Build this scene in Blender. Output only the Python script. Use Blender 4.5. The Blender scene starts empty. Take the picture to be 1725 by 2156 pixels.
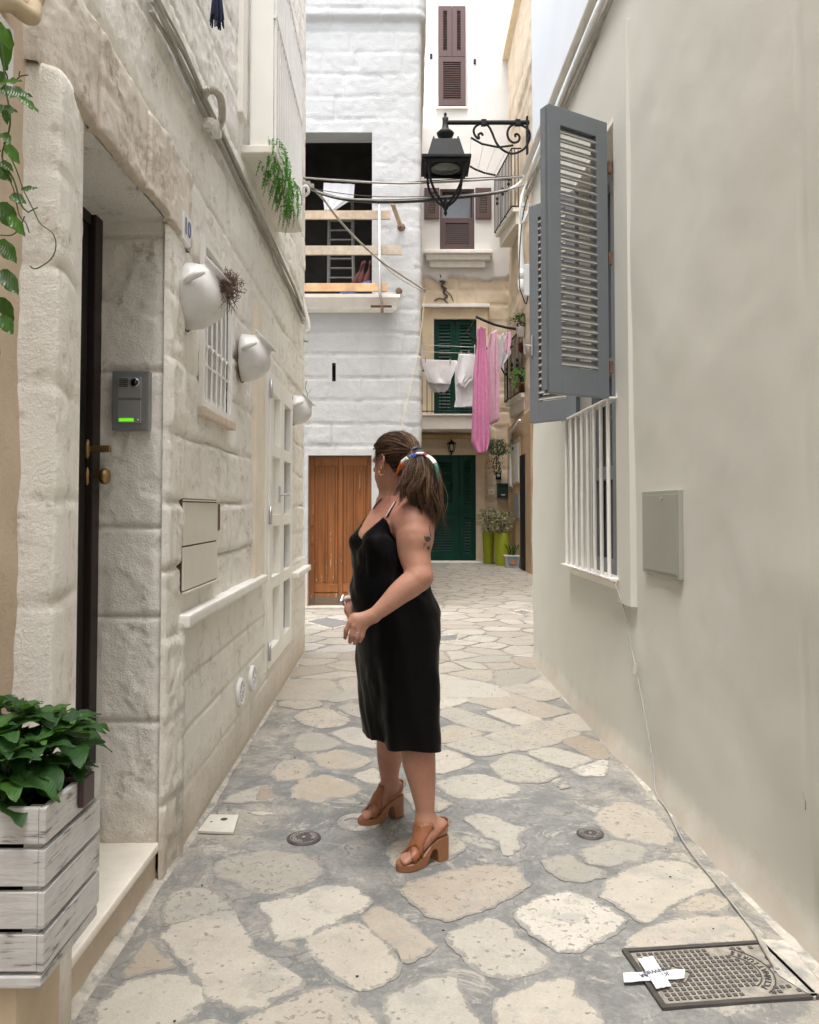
import bpy, bmesh, math, random
import numpy as np
from mathutils import Vector, Matrix
R = math.radians
rng = np.random.default_rng(7)
random.seed(11)
C = bpy.context.scene.collection
scene = bpy.context.scene

# ------------------------------------------------------------------ camera
F = 1688.6; CX = 862.5; HV = 1070.0; CAMH = 1.40; PITCH = R(2.0)
IMW, IMH = 1725.0, 2156.0
V0 = HV - F * math.tan(PITCH)
cd = bpy.data.cameras.new('camera'); cam = bpy.data.objects.new('camera', cd); C.objects.link(cam)
cam.location = (0, 0, CAMH); cam.rotation_euler = (R(90) + PITCH, 0, 0)
cd.sensor_fit = 'VERTICAL'; cd.sensor_height = 36.0; cd.sensor_width = 36.0
cd.lens = F / IMH * 36.0
cd.shift_y = -(IMH / 2 - V0) / IMH
cd.clip_start = 0.05; cd.clip_end = 500
scene.camera = cam

# ------------------------------------------------------------------ sky, sun, exposure
w = bpy.data.worlds.new('World'); scene.world = w; w.use_nodes = True
nt = w.node_tree; bgn = nt.nodes['Background']
sky = nt.nodes.new('ShaderNodeTexSky'); sky.sky_type = 'NISHITA'; sky.sun_disc = False
SUN_EL = R(76); SUN_AZ = R(200)
sky.sun_elevation = SUN_EL; sky.sun_rotation = SUN_AZ; sky.dust_density = 6.0; sky.ozone_density = 0.6; sky.air_density = 1.0
hs = nt.nodes.new('ShaderNodeHueSaturation'); hs.inputs['Saturation'].default_value = 0.42
nt.links.new(sky.outputs[0], hs.inputs['Color']); nt.links.new(hs.outputs[0], bgn.inputs[0]); bgn.inputs[1].default_value = 0.15
sl = bpy.data.lights.new('sun', 'SUN'); so = bpy.data.objects.new('sun', sl); C.objects.link(so)
sl.energy = 0.7; sl.angle = R(28); sl.color = (1.0, 0.98, 0.955)
sd = Vector((math.sin(SUN_AZ) * math.cos(SUN_EL), math.cos(SUN_AZ) * math.cos(SUN_EL), math.sin(SUN_EL)))
so.rotation_euler = sd.to_track_quat('Z', 'Y').to_euler()
so.location = (0, -3, 12)
vs = scene.view_settings
vs.view_transform = 'Standard'; vs.look = 'None'; vs.gamma = 1.0; vs.use_curve_mapping = False
vs.exposure = 1.76
cy = scene.cycles
cy.use_denoising = True; cy.max_bounces = 10; cy.diffuse_bounces = 7; cy.glossy_bounces = 3
cy.transmission_bounces = 4; cy.transparent_max_bounces = 8
try: cy.denoiser = 'OPENIMAGEDENOISE'
except Exception: pass

# ------------------------------------------------------------------ measuring helpers: a sight line of the photograph as a ray, met with a real plane
def ray(u, v):
    p = (v - V0) / F
    return np.array([(u - CX) / F, math.cos(PITCH) + p * math.sin(PITCH), math.sin(PITCH) - p * math.cos(PITCH)])
def P(u, v, d):
    r = ray(u, v); return np.array([0, 0, CAMH]) + r * (d / r[1])
def G(u, v, z=0.0):
    r = ray(u, v); return np.array([0, 0, CAMH]) + r * ((z - CAMH) / r[2])
LA, LB = -0.88, -0.020
def Lx(y): return LA + LB * y
def PL(u, v, off=0.0):            # point on the left wall plane
    r = ray(u, v); t = (LA + off) / (r[0] - LB * r[1]); return np.array([0, 0, CAMH]) + r * t
RPTS = np.array([(1.32, -13.0), (1.285, 0.5), (1.262, 2.4), (1.235, 3.2), (1.215, 4.0), (1.185, 5.0), (1.160, 6.0), (1.140, 6.9), (1.128, 7.35), (1.150, 7.58), (1.23, 7.72), (1.40, 7.78), (6.0, 7.9)])
def Rx(y): return float(np.interp(y, RPTS[:9, 1], RPTS[:9, 0]))
def PR(u, v, off=0.0):
    r = ray(u, v); t = 4.0
    for _ in range(30): t = (Rx(r[1] * t) + off) / r[0]
    return np.array([0, 0, CAMH]) + r * t

# ------------------------------------------------------------------ object helpers
def link(name, me, mat=None, parent=None, smooth=False):
    o = bpy.data.objects.new(name, me); C.objects.link(o)
    if mat is not None:
        for m in (mat if isinstance(mat, (list, tuple)) else [mat]): me.materials.append(m)
    if parent is not None: o.parent = parent; o.matrix_parent_inverse = parent.matrix_world.inverted() if False else Matrix.Translation(parent.location).inverted()
    if smooth and hasattr(me, 'polygons'): me.polygons.foreach_set('use_smooth', [True] * len(me.polygons))
    return o
def tag(o, label=None, cat=None, group=None, kind=None):
    if label: o['label'] = label
    if cat: o['category'] = cat
    if group: o['group'] = group
    if kind: o['kind'] = kind
    return o
def thing(name, loc, label, cat, group=None):
    o = bpy.data.objects.new(name, None); C.objects.link(o); o.location = tuple(loc); o.empty_display_size = 0.1
    return tag(o, label, cat, group)
class MB:
    """collects shapes in world space for ONE mesh object"""
    def __init__(s): s.v = []; s.f = []; s.n = 0
    def add(s, v, f):
        v = [tuple(map(float, q)) for q in v]
        s.f += [tuple(i + s.n for i in q) for q in f]; s.v += v; s.n += len(v); return s
    def box(s, c, d, rz=0.0, b=0.0, M=None):
        bm = bmesh.new(); bmesh.ops.create_cube(bm, size=1.0)
        for q in bm.verts: q.co = Vector((q.co.x * d[0], q.co.y * d[1], q.co.z * d[2]))
        if b > 0: bmesh.ops.bevel(bm, geom=list(bm.edges), offset=min(b, min(d) * 0.45), segments=2, profile=0.7, affect='EDGES')
        X = Matrix.Translation(Vector(c)) @ (M if M is not None else Matrix.Rotation(rz, 4, 'Z'))
        bm.verts.ensure_lookup_table(); bm.verts.index_update()
        s.add([X @ q.co for q in bm.verts], [[q.index for q in f.verts] for f in bm.faces]); bm.free(); return s
    def frame_box(s, o, ax, ay, az, b=0.0):
        """box from corner o spanned by three vectors"""
        o, ax, ay, az = map(lambda q: Vector([float(k) for k in q]), (o, ax, ay, az))
        M = Matrix((ax.normalized(), ay.normalized(), az.normalized())).transposed().to_4x4()
        return s.box(o + (ax + ay + az) / 2, (ax.length, ay.length, az.length), b=b, M=M)
    def tube(s, pts, r, seg=8, cap=True, flat=None):
        pts = [np.array(p, float) for p in pts]; n = len(pts)
        rr = r if isinstance(r, (list, tuple, np.ndarray)) else [r] * n
        T = [pts[min(i + 1, n - 1)] - pts[max(i - 1, 0)] for i in range(n)]
        up = np.array([0, 0, 1.0]);
        t0 = T[0] / (np.linalg.norm(T[0]) + 1e-12)
        if abs(t0 @ up) > 0.9: up = np.array([1.0, 0, 0])
        a = np.cross(t0, up); a /= np.linalg.norm(a)
        V = []
        for i in range(n):
            t = T[i] / (np.linalg.norm(T[i]) + 1e-12)
            a = a - t * (a @ t); a /= (np.linalg.norm(a) + 1e-12); b = np.cross(t, a)
            for k in range(seg):
                an = 2 * math.pi * k / seg
                V.append(pts[i] + rr[i] * (math.cos(an) * a + math.sin(an) * b))
        Fc = []
        for i in range(n - 1):
            for k in range(seg):
                k2 = (k + 1) % seg
                Fc.append((i * seg + k, i * seg + k2, (i + 1) * seg + k2, (i + 1) * seg + k))
        if cap: Fc.append(tuple(range(seg))[::-1]); Fc.append(tuple((n - 1) * seg + k for k in range(seg)))
        return s.add(V, Fc)
    def lathe(s, prof, c=(0, 0, 0), seg=24, M=None, cap=True):
        V = []; n = len(prof)
        for (r, z) in prof:
            for k in range(seg):
                a = 2 * math.pi * k / seg; q = Vector((r * math.cos(a), r * math.sin(a), z))
                if M is not None: q = M @ q
                V.append(q + Vector([float(t) for t in c]))
        Fc = [(i * seg + k, i * seg + (k + 1) % seg, (i + 1) * seg + (k + 1) % seg, (i + 1) * seg + k) for i in range(n - 1) for k in range(seg)]
        if cap: Fc.append(tuple(range(seg))[::-1]); Fc.append(tuple((n - 1) * seg + k for k in range(seg)))
        return s.add(V, Fc)
    def prism(s, poly, a, b):
        """polygon (list of 3D points) swept from +a to +b offset vectors"""
        n = len(poly); poly = [np.array(p, float) for p in poly]; a = np.array(a, float); b = np.array(b, float)
        V = [p + a for p in poly] + [p + b for p in poly]
        Fc = [tuple(range(n))[::-1], tuple(range(n, 2 * n))] + [(i, (i + 1) % n, n + (i + 1) % n, n + i) for i in range(n)]
        return s.add(V, Fc)
    def grid(s, A):
        nu, nv = A.shape[:2]
        return s.add(A.reshape(-1, 3), [(i * nv + j, (i + 1) * nv + j, (i + 1) * nv + j + 1, i * nv + j + 1) for i in range(nu - 1) for j in range(nv - 1)])
    def build(s, name, mat=None, parent=None, smooth=False, mods=None, fix=True):
        me = bpy.data.meshes.new(name)
        off = np.array(parent.location) if parent is not None else np.zeros(3)
        V = np.array(s.v) if s.v else np.zeros((0, 3))
        org = np.zeros(3)
        if parent is None and len(V):
            org = np.array([V[:, 0].mean(), V[:, 1].mean(), V[:, 2].min()])
        me.from_pydata((V - org).tolist(), [], s.f)
        if fix:
            bm = bmesh.new(); bm.from_mesh(me); bmesh.ops.recalc_face_normals(bm, faces=bm.faces); bm.to_mesh(me); bm.free()
        me.update()
        o = link(name, me, mat, parent, smooth)
        if parent is None: o.location = tuple(org)
        if smooth == 'auto':
            pass
        return o
def world_parent(o, parent):
    o.parent = parent
    return o
def fix_parent(): pass

# ------------------------------------------------------------------ numpy noise
def _h(ix, iy, seed):
    n = (ix.astype(np.int64) * 374761393 + iy.astype(np.int64) * 668265263 + seed * 1442695041) & 0xffffffff
    n = ((n ^ (n >> 13)) * 1274126177) & 0xffffffff
    return ((n ^ (n >> 16)) & 0xffff) / 65535.0
def vnoise(x, y, seed=0):
    x = np.asarray(x, float); y = np.asarray(y, float)
    ix = np.floor(x); iy = np.floor(y); fx = x - ix; fy = y - iy
    fx = fx * fx * (3 - 2 * fx); fy = fy * fy * (3 - 2 * fy); ix = ix.astype(np.int64); iy = iy.astype(np.int64)
    a = _h(ix, iy, seed); b = _h(ix + 1, iy, seed); c = _h(ix, iy + 1, seed); d = _h(ix + 1, iy + 1, seed)
    return (a * (1 - fx) + b * fx) * (1 - fy) + (c * (1 - fx) + d * fx) * fy
def fbm(x, y, seed=0, o=4):
    s = 0; a = 0.5; t = 0
    for k in range(o): s = s + a * vnoise(x * 2 ** k, y * 2 ** k, seed + k * 17); t += a; a *= 0.5
    return s / t - 0.5

# ------------------------------------------------------------------ materials
def newmat(name):
    m = bpy.data.materials.new(name); m.use_nodes = True
    return m, m.node_tree, m.node_tree.nodes['Principled BSDF']
def col(c): return (c[0], c[1], c[2], 1.0)
def noise_node(nt, scale, detail=5, rough=0.6, vec=None, dist=0.0):
    n = nt.nodes.new('ShaderNodeTexNoise'); n.inputs['Scale'].default_value = scale; n.inputs['Detail'].default_value = detail
    n.inputs['Roughness'].default_value = rough; n.inputs['Distortion'].default_value = dist
    if vec is not None: nt.links.new(vec, n.inputs['Vector'])
    return n.outputs['Fac']
def ramp(nt, fac, stops):
    r = nt.nodes.new('ShaderNodeValToRGB'); e = r.color_ramp.elements
    while len(e) < len(stops): e.new(0.5)
    for i, (p, c) in enumerate(stops):
        e[i].position = p; e[i].color = col(c) if not isinstance(c, (int, float)) else (c, c, c, 1)
    nt.links.new(fac, r.inputs['Fac']); return r.outputs['Color']
def mix(nt, fac, a, b, mode='MIX'):
    n = nt.nodes.new('ShaderNodeMix'); n.data_type = 'RGBA'; n.blend_type = mode
    if isinstance(fac, (int, float)): n.inputs[0].default_value = fac
    else: nt.links.new(fac, n.inputs[0])
    for k, q in ((6, a), (7, b)):
        if isinstance(q, (tuple, list)): n.inputs[k].default_value = col(q)
        else: nt.links.new(q, n.inputs[k])
    return n.outputs[2]
def mathn(nt, op, a, b=None):
    n = nt.nodes.new('ShaderNodeMath'); n.operation = op
    for k, q in ((0, a), (1, b)):
        if q is None: continue
        if isinstance(q, (int, float)): n.inputs[k].default_value = q
        else: nt.links.new(q, n.inputs[k])
    return n.outputs[0]
def geo_pos(nt):
    return nt.nodes.new('ShaderNodeNewGeometry').outputs['Position']
def bump(nt, bs, h, strength=0.3, dist=0.01):
    b = nt.nodes.new('ShaderNodeBump'); b.inputs['Strength'].default_value = strength; b.inputs['Distance'].default_value = dist
    nt.links.new(h, b.inputs['Height']); nt.links.new(b.outputs[0], bs.inputs['Normal'])
def pm(name, base, rough=0.6, var=0.08, scale=6.0, bmp=0.15, bscale=60.0, metal=0.0, dist=0.004, second=None, s2=0.5, spec=None):
    m, nt, bs = newmat(name); pos = geo_pos(nt)
    f = noise_node(nt, scale, 5, 0.62, pos)
    lo = tuple(max(0, c * (1 - var)) for c in base); hi = tuple(min(1, c * (1 + var)) for c in base)
    c = ramp(nt, f, [(0.3, lo), (0.7, hi)])
    if second is not None:
        f2 = noise_node(nt, scale * 0.6, 6, 0.7, pos, 0.4)
        k = ramp(nt, f2, [(s2, 0.0), (s2 + 0.12, 1.0)])
        c = mix(nt, k, c, second)
    nt.links.new(c, bs.inputs['Base Color'])
    bs.inputs['Roughness'].default_value = rough; bs.inputs['Metallic'].default_value = metal
    if spec is not None: bs.inputs['Specular IOR Level'].default_value = spec
    if bmp > 0: bump(nt, bs, noise_node(nt, bscale, 4, 0.6, pos), bmp, dist)
    return m
def text_geo(body, size, extrude=0.0015):
    cu = bpy.data.curves.new('t', 'FONT'); cu.body = body; cu.size = size; cu.extrude = extrude; cu.align_x = 'CENTER'; cu.align_y = 'CENTER'; cu.resolution_u = 2
    ob = bpy.data.objects.new('t', cu); C.objects.link(ob); bpy.context.view_layer.update()
    me = bpy.data.meshes.new_from_object(ob.evaluated_get(bpy.context.evaluated_depsgraph_get()))
    V = [v.co.copy() for v in me.vertices]; Fc = [tuple(p.vertices) for p in me.polygons]
    bpy.data.objects.remove(ob); bpy.data.meshes.remove(me); bpy.data.curves.remove(cu)
    return V, Fc
def put_text(m, body, size, X, extrude=0.0015):
    V, Fc = text_geo(body, size, extrude); m.add([X @ v for v in V], Fc)
def sub(o, parent):            # make a top-level-built mesh a child of a mesh object
    o.parent = parent; o.location = o.location - parent.location
    return o
def child(m, name, mat, parent, smooth=False): return m.build(name, mat, parent, smooth)

# ------------------------------------------------------------------ wall relief
def rows_layout(seed, z0, z1, s0, s1, hmin, hmax, lmin, lmax):
    r = np.random.default_rng(seed); zs = [z0]
    while zs[-1] < z1: zs.append(zs[-1] + r.uniform(hmin, hmax))
    rows = []
    for _ in zs[:-1]:
        e = [s0 - r.uniform(0, lmax)]
        while e[-1] < s1: e.append(e[-1] + r.uniform(lmin, lmax))
        rows.append(np.array(e))
    return np.array(zs), rows
def block_field(S, Z, lay, seed, warp=0.02, wf=2.0, corner=0.03):
    zs, rows = lay
    Sw = S + warp * 2 * fbm(S * wf + 3.1, Z * wf, seed, 3); Zw = Z + warp * 2 * fbm(S * wf * 0.8, Z * wf + 9.7, seed + 5, 3)
    ri = np.clip(np.searchsorted(zs, Zw) - 1, 0, len(rows) - 1)
    dz = np.minimum(Zw - zs[ri], zs[ri + 1] - Zw); ds = np.zeros_like(S); bid = np.zeros_like(S)
    for k, e in enumerate(rows):
        m = ri == k
        if not m.any(): continue
        x = Sw[m]; j = np.clip(np.searchsorted(e, x) - 1, 0, len(e) - 2)
        ds[m] = np.minimum(x - e[j], e[j + 1] - x); bid[m] = _h(j, np.full_like(j, k), seed)
    dj = np.where((dz < corner * 2) & (ds < corner * 2), np.minimum(dz, ds) - 0.3 * (np.maximum(0, corner - dz) * np.maximum(0, corner - ds)) / corner, np.minimum(dz, ds))
    return dj, bid
def sst(a, b, x):
    t = np.clip((x - a) / (b - a), 0, 1); return t * t * (3 - 2 * t)
def hewn(S, Z, seed, f=1.0):
    """rough hewn, flaking limewash: sharp edged shallow plates, tool scars, grain"""
    a = fbm(S * 6 * f, Z * 7 * f, seed, 5); b = fbm(S * 15 * f + 4, Z * 11 * f, seed + 3, 4); c = fbm(S * 34 * f, Z * 34 * f, seed + 6, 3)
    return -0.0045 * sst(0.05, 0.075, a) - 0.0040 * sst(0.07, 0.09, b) + 0.007 * (0.12 - np.abs(b)) + 0.007 * c + 0.003 * a
def wall_mesh(name, path, z0, z1, cell, disp, holes, mat, parent, slope=None, zcell=None, zmaxfn=None):
    """relief wall along a plan path (list of (x,y)); disp(s,z)->(height, joint, block id); outward normal is to the LEFT of the path direction"""
    path = np.array(path, float); seg = np.linalg.norm(np.diff(path, axis=0), axis=1); cum = np.concatenate([[0], np.cumsum(seg)])
    L = cum[-1]; zc = zcell or cell
    sl_ = list(np.linspace(0, L, max(2, int(L / cell) + 1))); zl = list(np.linspace(z0, z1, max(2, int((z1 - z0) / zc) + 1)))
    def snap(arr, val, c):
        i = int(np.argmin(np.abs(np.array(arr) - val)))
        if 0 < i < len(arr) - 1: arr[i] = val
    for h in holes:
        snap(sl_, h[0], cell); snap(sl_, h[1], cell); snap(zl, h[2], zc); snap(zl, h[3], zc)
    s = np.array(sorted(sl_)); z = np.array(sorted(zl))
    S, Z = np.meshgrid(s, z, indexing='ij')
    px = np.interp(s, cum, path[:, 0]); py = np.interp(s, cum, path[:, 1])
    tx = np.gradient(px, s); ty = np.gradient(py, s); tl = np.hypot(tx, ty); nx = -ty / tl; ny = tx / tl
    H, J, B = disp(S, Z)
    X = px[:, None] + nx[:, None] * H; Y = py[:, None] + ny[:, None] * H
    ns, nz = S.shape
    V = np.stack([X, Y, Z], -1).reshape(-1, 3)
    ii, jj = np.meshgrid(np.arange(ns - 1), np.arange(nz - 1), indexing='ij')
    cs = (s[ii] + s[ii + 1]) / 2; cz = (z[jj] + z[jj + 1]) / 2
    keep = np.ones_like(ii, bool)
    for h in holes: keep &= ~((cs > h[0]) & (cs < h[1]) & (cz > h[2]) & (cz < h[3]))
    ii = ii[keep]; jj = jj[keep]
    Fc = np.stack([ii * nz + jj, ii * nz + jj + 1, (ii + 1) * nz + jj + 1, (ii + 1) * nz + jj], -1)
    me = bpy.data.meshes.new(name)
    off = np.array(parent.location)
    me.vertices.add(len(V)); me.vertices.foreach_set('co', V.astype(np.float32).ravel())
    me.loops.add(len(Fc) * 4); me.loops.foreach_set('vertex_index', Fc.astype(np.int32).ravel())
    me.polygons.add(len(Fc)); me.polygons.foreach_set('loop_start', np.arange(0, len(Fc) * 4, 4, dtype=np.int32))
    me.polygons.foreach_set('use_smooth', np.ones(len(Fc), bool))
    for nm, A in (('joint', J), ('block', B)):
        a = me.attributes.new(nm, 'FLOAT', 'POINT'); a.data.foreach_set('value', A.astype(np.float32).ravel())
    me.update(calc_edges=True); me.validate()
    return link(name, me, mat, parent)
def attr(nt, name):
    a = nt.nodes.new('ShaderNodeAttribute'); a.attribute_name = name; return a.outputs['Fac']
def wall_mat(name, light, dark, stain, jointc, rough=0.85, stain_lo=0.58, bm1=0.35, foot=None, foot_z=0.5, blockvar=0.35, scale=1.0):
    m, nt, bs = newmat(name); pos = geo_pos(nt)
    n1 = noise_node(nt, 1.6 * scale, 6, 0.65, pos); n2 = noise_node(nt, 7 * scale, 6, 0.7, pos, 0.3); n3 = noise_node(nt, 45, 5, 0.7, pos)
    c = ramp(nt, n1, [(0.32, dark), (0.62, light)])
    b = attr(nt, 'block')
    c = mix(nt, mathn(nt, 'MULTIPLY', b, blockvar), c, dark)
    st = ramp(nt, n2, [(stain_lo, 0.0), (stain_lo + 0.16, 1.0)]); st2 = ramp(nt, n3, [(0.42, 0.0), (0.6, 1.0)])
    c = mix(nt, mathn(nt, 'MULTIPLY', mathn(nt, 'MULTIPLY', st, st2), 0.78), c, stain)
    j = ramp(nt, attr(nt, 'joint'), [(0.25, 0.0), (0.9, 1.0)])
    c = mix(nt, mathn(nt, 'MULTIPLY', j, 0.6), c, jointc)
    if foot is not None:
        sx = nt.nodes.new('ShaderNodeSeparateXYZ'); nt.links.new(pos, sx.inputs[0])
        q = mathn(nt, 'ADD', sx.outputs['Z'], mathn(nt, 'MULTIPLY', mathn(nt, 'SUBTRACT', n2, 0.5), 1.3 * foot_z * 2))
        k = ramp(nt, mathn(nt, 'DIVIDE', q, foot_z * 1.6), [(0.15, 0.75), (0.8, 0.0)])
        c = mix(nt, k, c, foot)
    nt.links.new(c, bs.inputs['Base Color']); bs.inputs['Roughness'].default_value = rough; bs.inputs['Specular IOR Level'].default_value = 0.25
    h = mathn(nt, 'ADD', mathn(nt, 'MULTIPLY', n3, 1.0), mathn(nt, 'MULTIPLY', noise_node(nt, 150, 3, 0.6, pos), 0.5))
    bump(nt, bs, h, bm1, 0.012)
    return m
M = {}
M['left_wall'] = wall_mat('painted limestone', (0.88, 0.855, 0.79), (0.80, 0.77, 0.71), (0.42, 0.35, 0.28), (0.62, 0.57, 0.50), stain_lo=0.52, foot=(0.58, 0.50, 0.40), foot_z=0.24, bm1=0.5)  # joint tone is mortar darkened further for shade in the joints
M['tan_wall'] = wall_mat('tan plaster', (0.66, 0.54, 0.42), (0.56, 0.45, 0.34), (0.36, 0.27, 0.19), (0.5, 0.42, 0.33), stain_lo=0.55)
M['lintel'] = wall_mat('stained lintel stone', (0.76, 0.71, 0.64), (0.62, 0.55, 0.48), (0.36, 0.27, 0.20), (0.42, 0.33, 0.25), stain_lo=0.46)
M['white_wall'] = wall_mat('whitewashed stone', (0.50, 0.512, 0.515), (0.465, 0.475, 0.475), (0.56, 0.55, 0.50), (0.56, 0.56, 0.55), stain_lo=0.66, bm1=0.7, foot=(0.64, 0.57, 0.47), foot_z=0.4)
M['white_far'] = wall_mat('white render far', (0.62, 0.61, 0.59), (0.585, 0.575, 0.555), (0.72, 0.6, 0.48), (0.8, 0.78, 0.74), stain_lo=0.63, bm1=0.2)
M['tuff'] = wall_mat('bare tuff stone', (0.70, 0.60, 0.46), (0.60, 0.49, 0.36), (0.50, 0.30, 0.18), (0.74, 0.66, 0.54), stain_lo=0.55, bm1=0.4)
M['right_wall'] = wall_mat('smooth grey cream render', (0.635, 0.632, 0.580), (0.620, 0.618, 0.565), (0.51, 0.505, 0.45), (0.6, 0.57, 0.5), stain_lo=0.68, bm1=0.07, foot=(0.52, 0.46, 0.38), foot_z=0.13, scale=0.6)
M['skylit_wall'] = wall_mat('sky lit render tint', (0.74, 0.79, 0.86), (0.70, 0.75, 0.82), (0.7, 0.7, 0.7), (0.7, 0.7, 0.7), stain_lo=0.75, bm1=0.1)  # blue of the sky's light put into the upper wall's colour
M['trim'] = pm('painted trim', (0.80, 0.765, 0.69), 0.6, 0.05, 5, 0.1, 80)
M['white_paint'] = pm('white painted metal', (0.82, 0.81, 0.78), 0.35, 0.05, 8, 0.05, 90, second=(0.55, 0.47, 0.38), s2=0.66)
M['cream_wood'] = pm('cream painted wood', (0.86, 0.845, 0.79), 0.4, 0.03, 4, 0.05, 60)
M['grey_shutter'] = pm('grey blue painted wood', (0.150, 0.168, 0.185), 0.45, 0.05, 5, 0.08, 120)
M['black_iron'] = pm('black iron', (0.009, 0.010, 0.011), 0.65, 0.3, 20, 0.15, 90, spec=0.25)
M['dark_door'] = pm('dark brown door', (0.010, 0.008, 0.007), 0.55, 0.25, 6, 0.15, 50)
M['interior'] = pm('unlit interior', (0.05, 0.045, 0.04), 0.9, 0.2, 3, 0.0)
M['brass'] = pm('aged brass', (0.36, 0.235, 0.10), 0.38, 0.2, 30, 0.1, 120, metal=0.9)
M['chrome'] = pm('brushed steel', (0.55, 0.55, 0.56), 0.3, 0.05, 10, 0.05, 200, metal=0.9)
M['galv'] = pm('galvanised steel', (0.42, 0.43, 0.43), 0.45, 0.15, 15, 0.1, 120, metal=0.5)
M['steel_panel'] = pm('intercom steel', (0.27, 0.275, 0.27), 0.4, 0.05, 12, 0.04, 200, metal=0.35)
M['glass_dark'] = pm('window glass', (0.10, 0.108, 0.115), 0.06, 0.05, 3, 0.0, spec=0.9)
M['brown_shutter'] = pm('brown painted aluminium', (0.066, 0.032, 0.028), 0.5, 0.08, 3, 0.05, 60)
M['green_paint'] = pm('dark green paint', (0.003, 0.050, 0.032), 0.5, 0.12, 3, 0.05, 60, spec=0.2)
M['cable_white'] = pm('dusty white cable', (0.62, 0.60, 0.55), 0.6, 0.12, 12, 0.1, 60)
M['cable_grey'] = pm('dusty grey cable', (0.36, 0.34, 0.30), 0.7, 0.2, 12, 0.1, 60)
M['cable_black'] = pm('black cable', (0.02, 0.022, 0.025), 0.5, 0.2, 12, 0.05, 60)
M['pvc'] = pm('white plastic', (0.76, 0.76, 0.74), 0.4, 0.03, 8, 0.03, 60)
M['ceramic'] = pm('white glazed ceramic', (0.66, 0.655, 0.635), 0.32, 0.08, 10, 0.10, 40, second=(0.46, 0.42, 0.36), s2=0.62)
M['marble'] = pm('cream marble', (0.84, 0.79, 0.69), 0.35, 0.10, 9, 0.05, 50, second=(0.72, 0.62, 0.48), s2=0.60)
M['riser'] = pm('travertine riser', (0.60, 0.50, 0.38), 0.6, 0.14, 5, 0.15, 60)
M['sill'] = pm('painted stone sill', (0.82, 0.80, 0.76), 0.7, 0.06, 8, 0.35, 50)
M['leaf'] = pm('leaf green', (0.045, 0.115, 0.030), 0.38, 0.35, 9, 0.2, 60)
M['leaf_var'] = pm('variegated leaf', (0.22, 0.24, 0.15), 0.5, 0.4, 40, 0.2, 60, second=(0.5, 0.47, 0.36), s2=0.5)
M['fern'] = pm('bright fern green', (0.10, 0.30, 0.045), 0.5, 0.3, 14, 0.1, 60)
M['soil'] = pm('dark soil', (0.025, 0.018, 0.012), 0.95, 0.5, 40, 0.8, 90, dist=0.01)
M['twig'] = pm('dry twig', (0.16, 0.10, 0.075), 0.9, 0.35, 30, 0.2, 90)
M['lime'] = pm('lime green plastic', (0.33, 0.38, 0.02), 0.42, 0.06, 6, 0.05, 60)
M['terracotta'] = pm('terracotta', (0.34, 0.11, 0.06), 0.8, 0.15, 10, 0.1, 60)
M['new_wood'] = pm('raw pine plank', (0.46, 0.36, 0.26), 0.75, 0.25, 5, 0.2, 60, second=(0.30, 0.22, 0.15), s2=0.6)
M['rust'] = pm('rusty iron', (0.14, 0.07, 0.045), 0.85, 0.4, 25, 0.3, 80)
M['tassel'] = pm('navy tassel thread', (0.012, 0.015, 0.05), 0.9, 0.3, 60, 0.3, 120)
def planeX(u, v, x):
    r = ray(u, v); return np.array([0, 0, CAMH]) + r * (x / r[0])
def planeLine(u, v, a, b):       # x = a + b*y
    r = ray(u, v); return np.array([0, 0, CAMH]) + r * (a / (r[0] - b * r[1]))
def taper(S, Z, holes, w=0.03):
    t = np.ones_like(S)
    for h in holes:
        dx = np.maximum(np.maximum(h[0] - S, S - h[1]), 0); dz = np.maximum(np.maximum(h[2] - Z, Z - h[3]), 0)
        t = np.minimum(t, np.clip(np.hypot(dx, dz) / w, 0, 1))
    return t

# =================================================================== LEFT HOUSE
YE = 7.87
lh = thing('stone_house', (Lx(4), 4, 0), 'cream painted stone house lining the left side of the alley', 'house')
hL = [(YE - 3.05, YE - 2.24, -0.1, 2.51), (YE - 4.24, YE - 3.62, 1.88, 2.62), (YE - 6.80, YE - 5.45, 0.29, 2.36)]
layL = rows_layout(5, -0.05, 7.3, 0, 6.2, 0.25, 0.34, 0.45, 0.95)
layS = rows_layout(8, 0.02, 1.2, 0, 6.2, 0.20, 0.24, 0.30, 0.62)
def dispL(S, Z):
    Y = YE - S
    d1, b1 = block_field(S, Z, layL, 3, 0.022, 2.6)
    d2, b2 = block_field(S, Z, layS, 9, 0.006, 1.5, 0.01)
    low = ((Z < 0.93) & (Y > 3.26)).astype(float)
    patch = np.clip(fbm(S * 1.3, Z * 1.3, 31, 3) * 5 + 0.45, 0.15, 1)
    j1 = np.exp(-(d1 / 0.011) ** 2) * patch; j2 = np.exp(-(d2 / 0.006) ** 2)
    rough = hewn(S, Z, 12) - 0.007 * np.clip(1 - d1 / 0.035, 0, 1) ** 2
    chip = np.clip(fbm(S * 9 + 5, Z * 9, 77, 4) - 0.13, 0, 1) * 0.015
    H1 = (b1 - 0.5) * 0.014 - j1 * 0.021 + rough - chip + fbm(S * 0.9, Z * 0.9, 2, 3) * 0.03
    H1 = H1 * np.where(Y < 2.25, 0.42, 1.0)
    H2 = (b2 - 0.5) * 0.004 - j2 * 0.007 + rough * 0.22 + 0.018
    H = H1 * (1 - low) + H2 * low
    pil = ((Y > 3.05) & (Y < 3.27) & (Z < 2.5)).astype(float)
    H = H + pil * 0.022
    b = b1 * (1 - low) + b2 * low
    H = H * taper(S, Z, hL, 0.014)
    H = H + 0.052 * np.clip((2.24 - Y) / 0.22, 0, 1) * (Z < 2.5) - np.clip(1 - (Y - 1.935) / 0.020, 0, 1) * 0.085
    return H, np.maximum(j1 * (1 - low), j2 * low * 0.7), b
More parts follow.
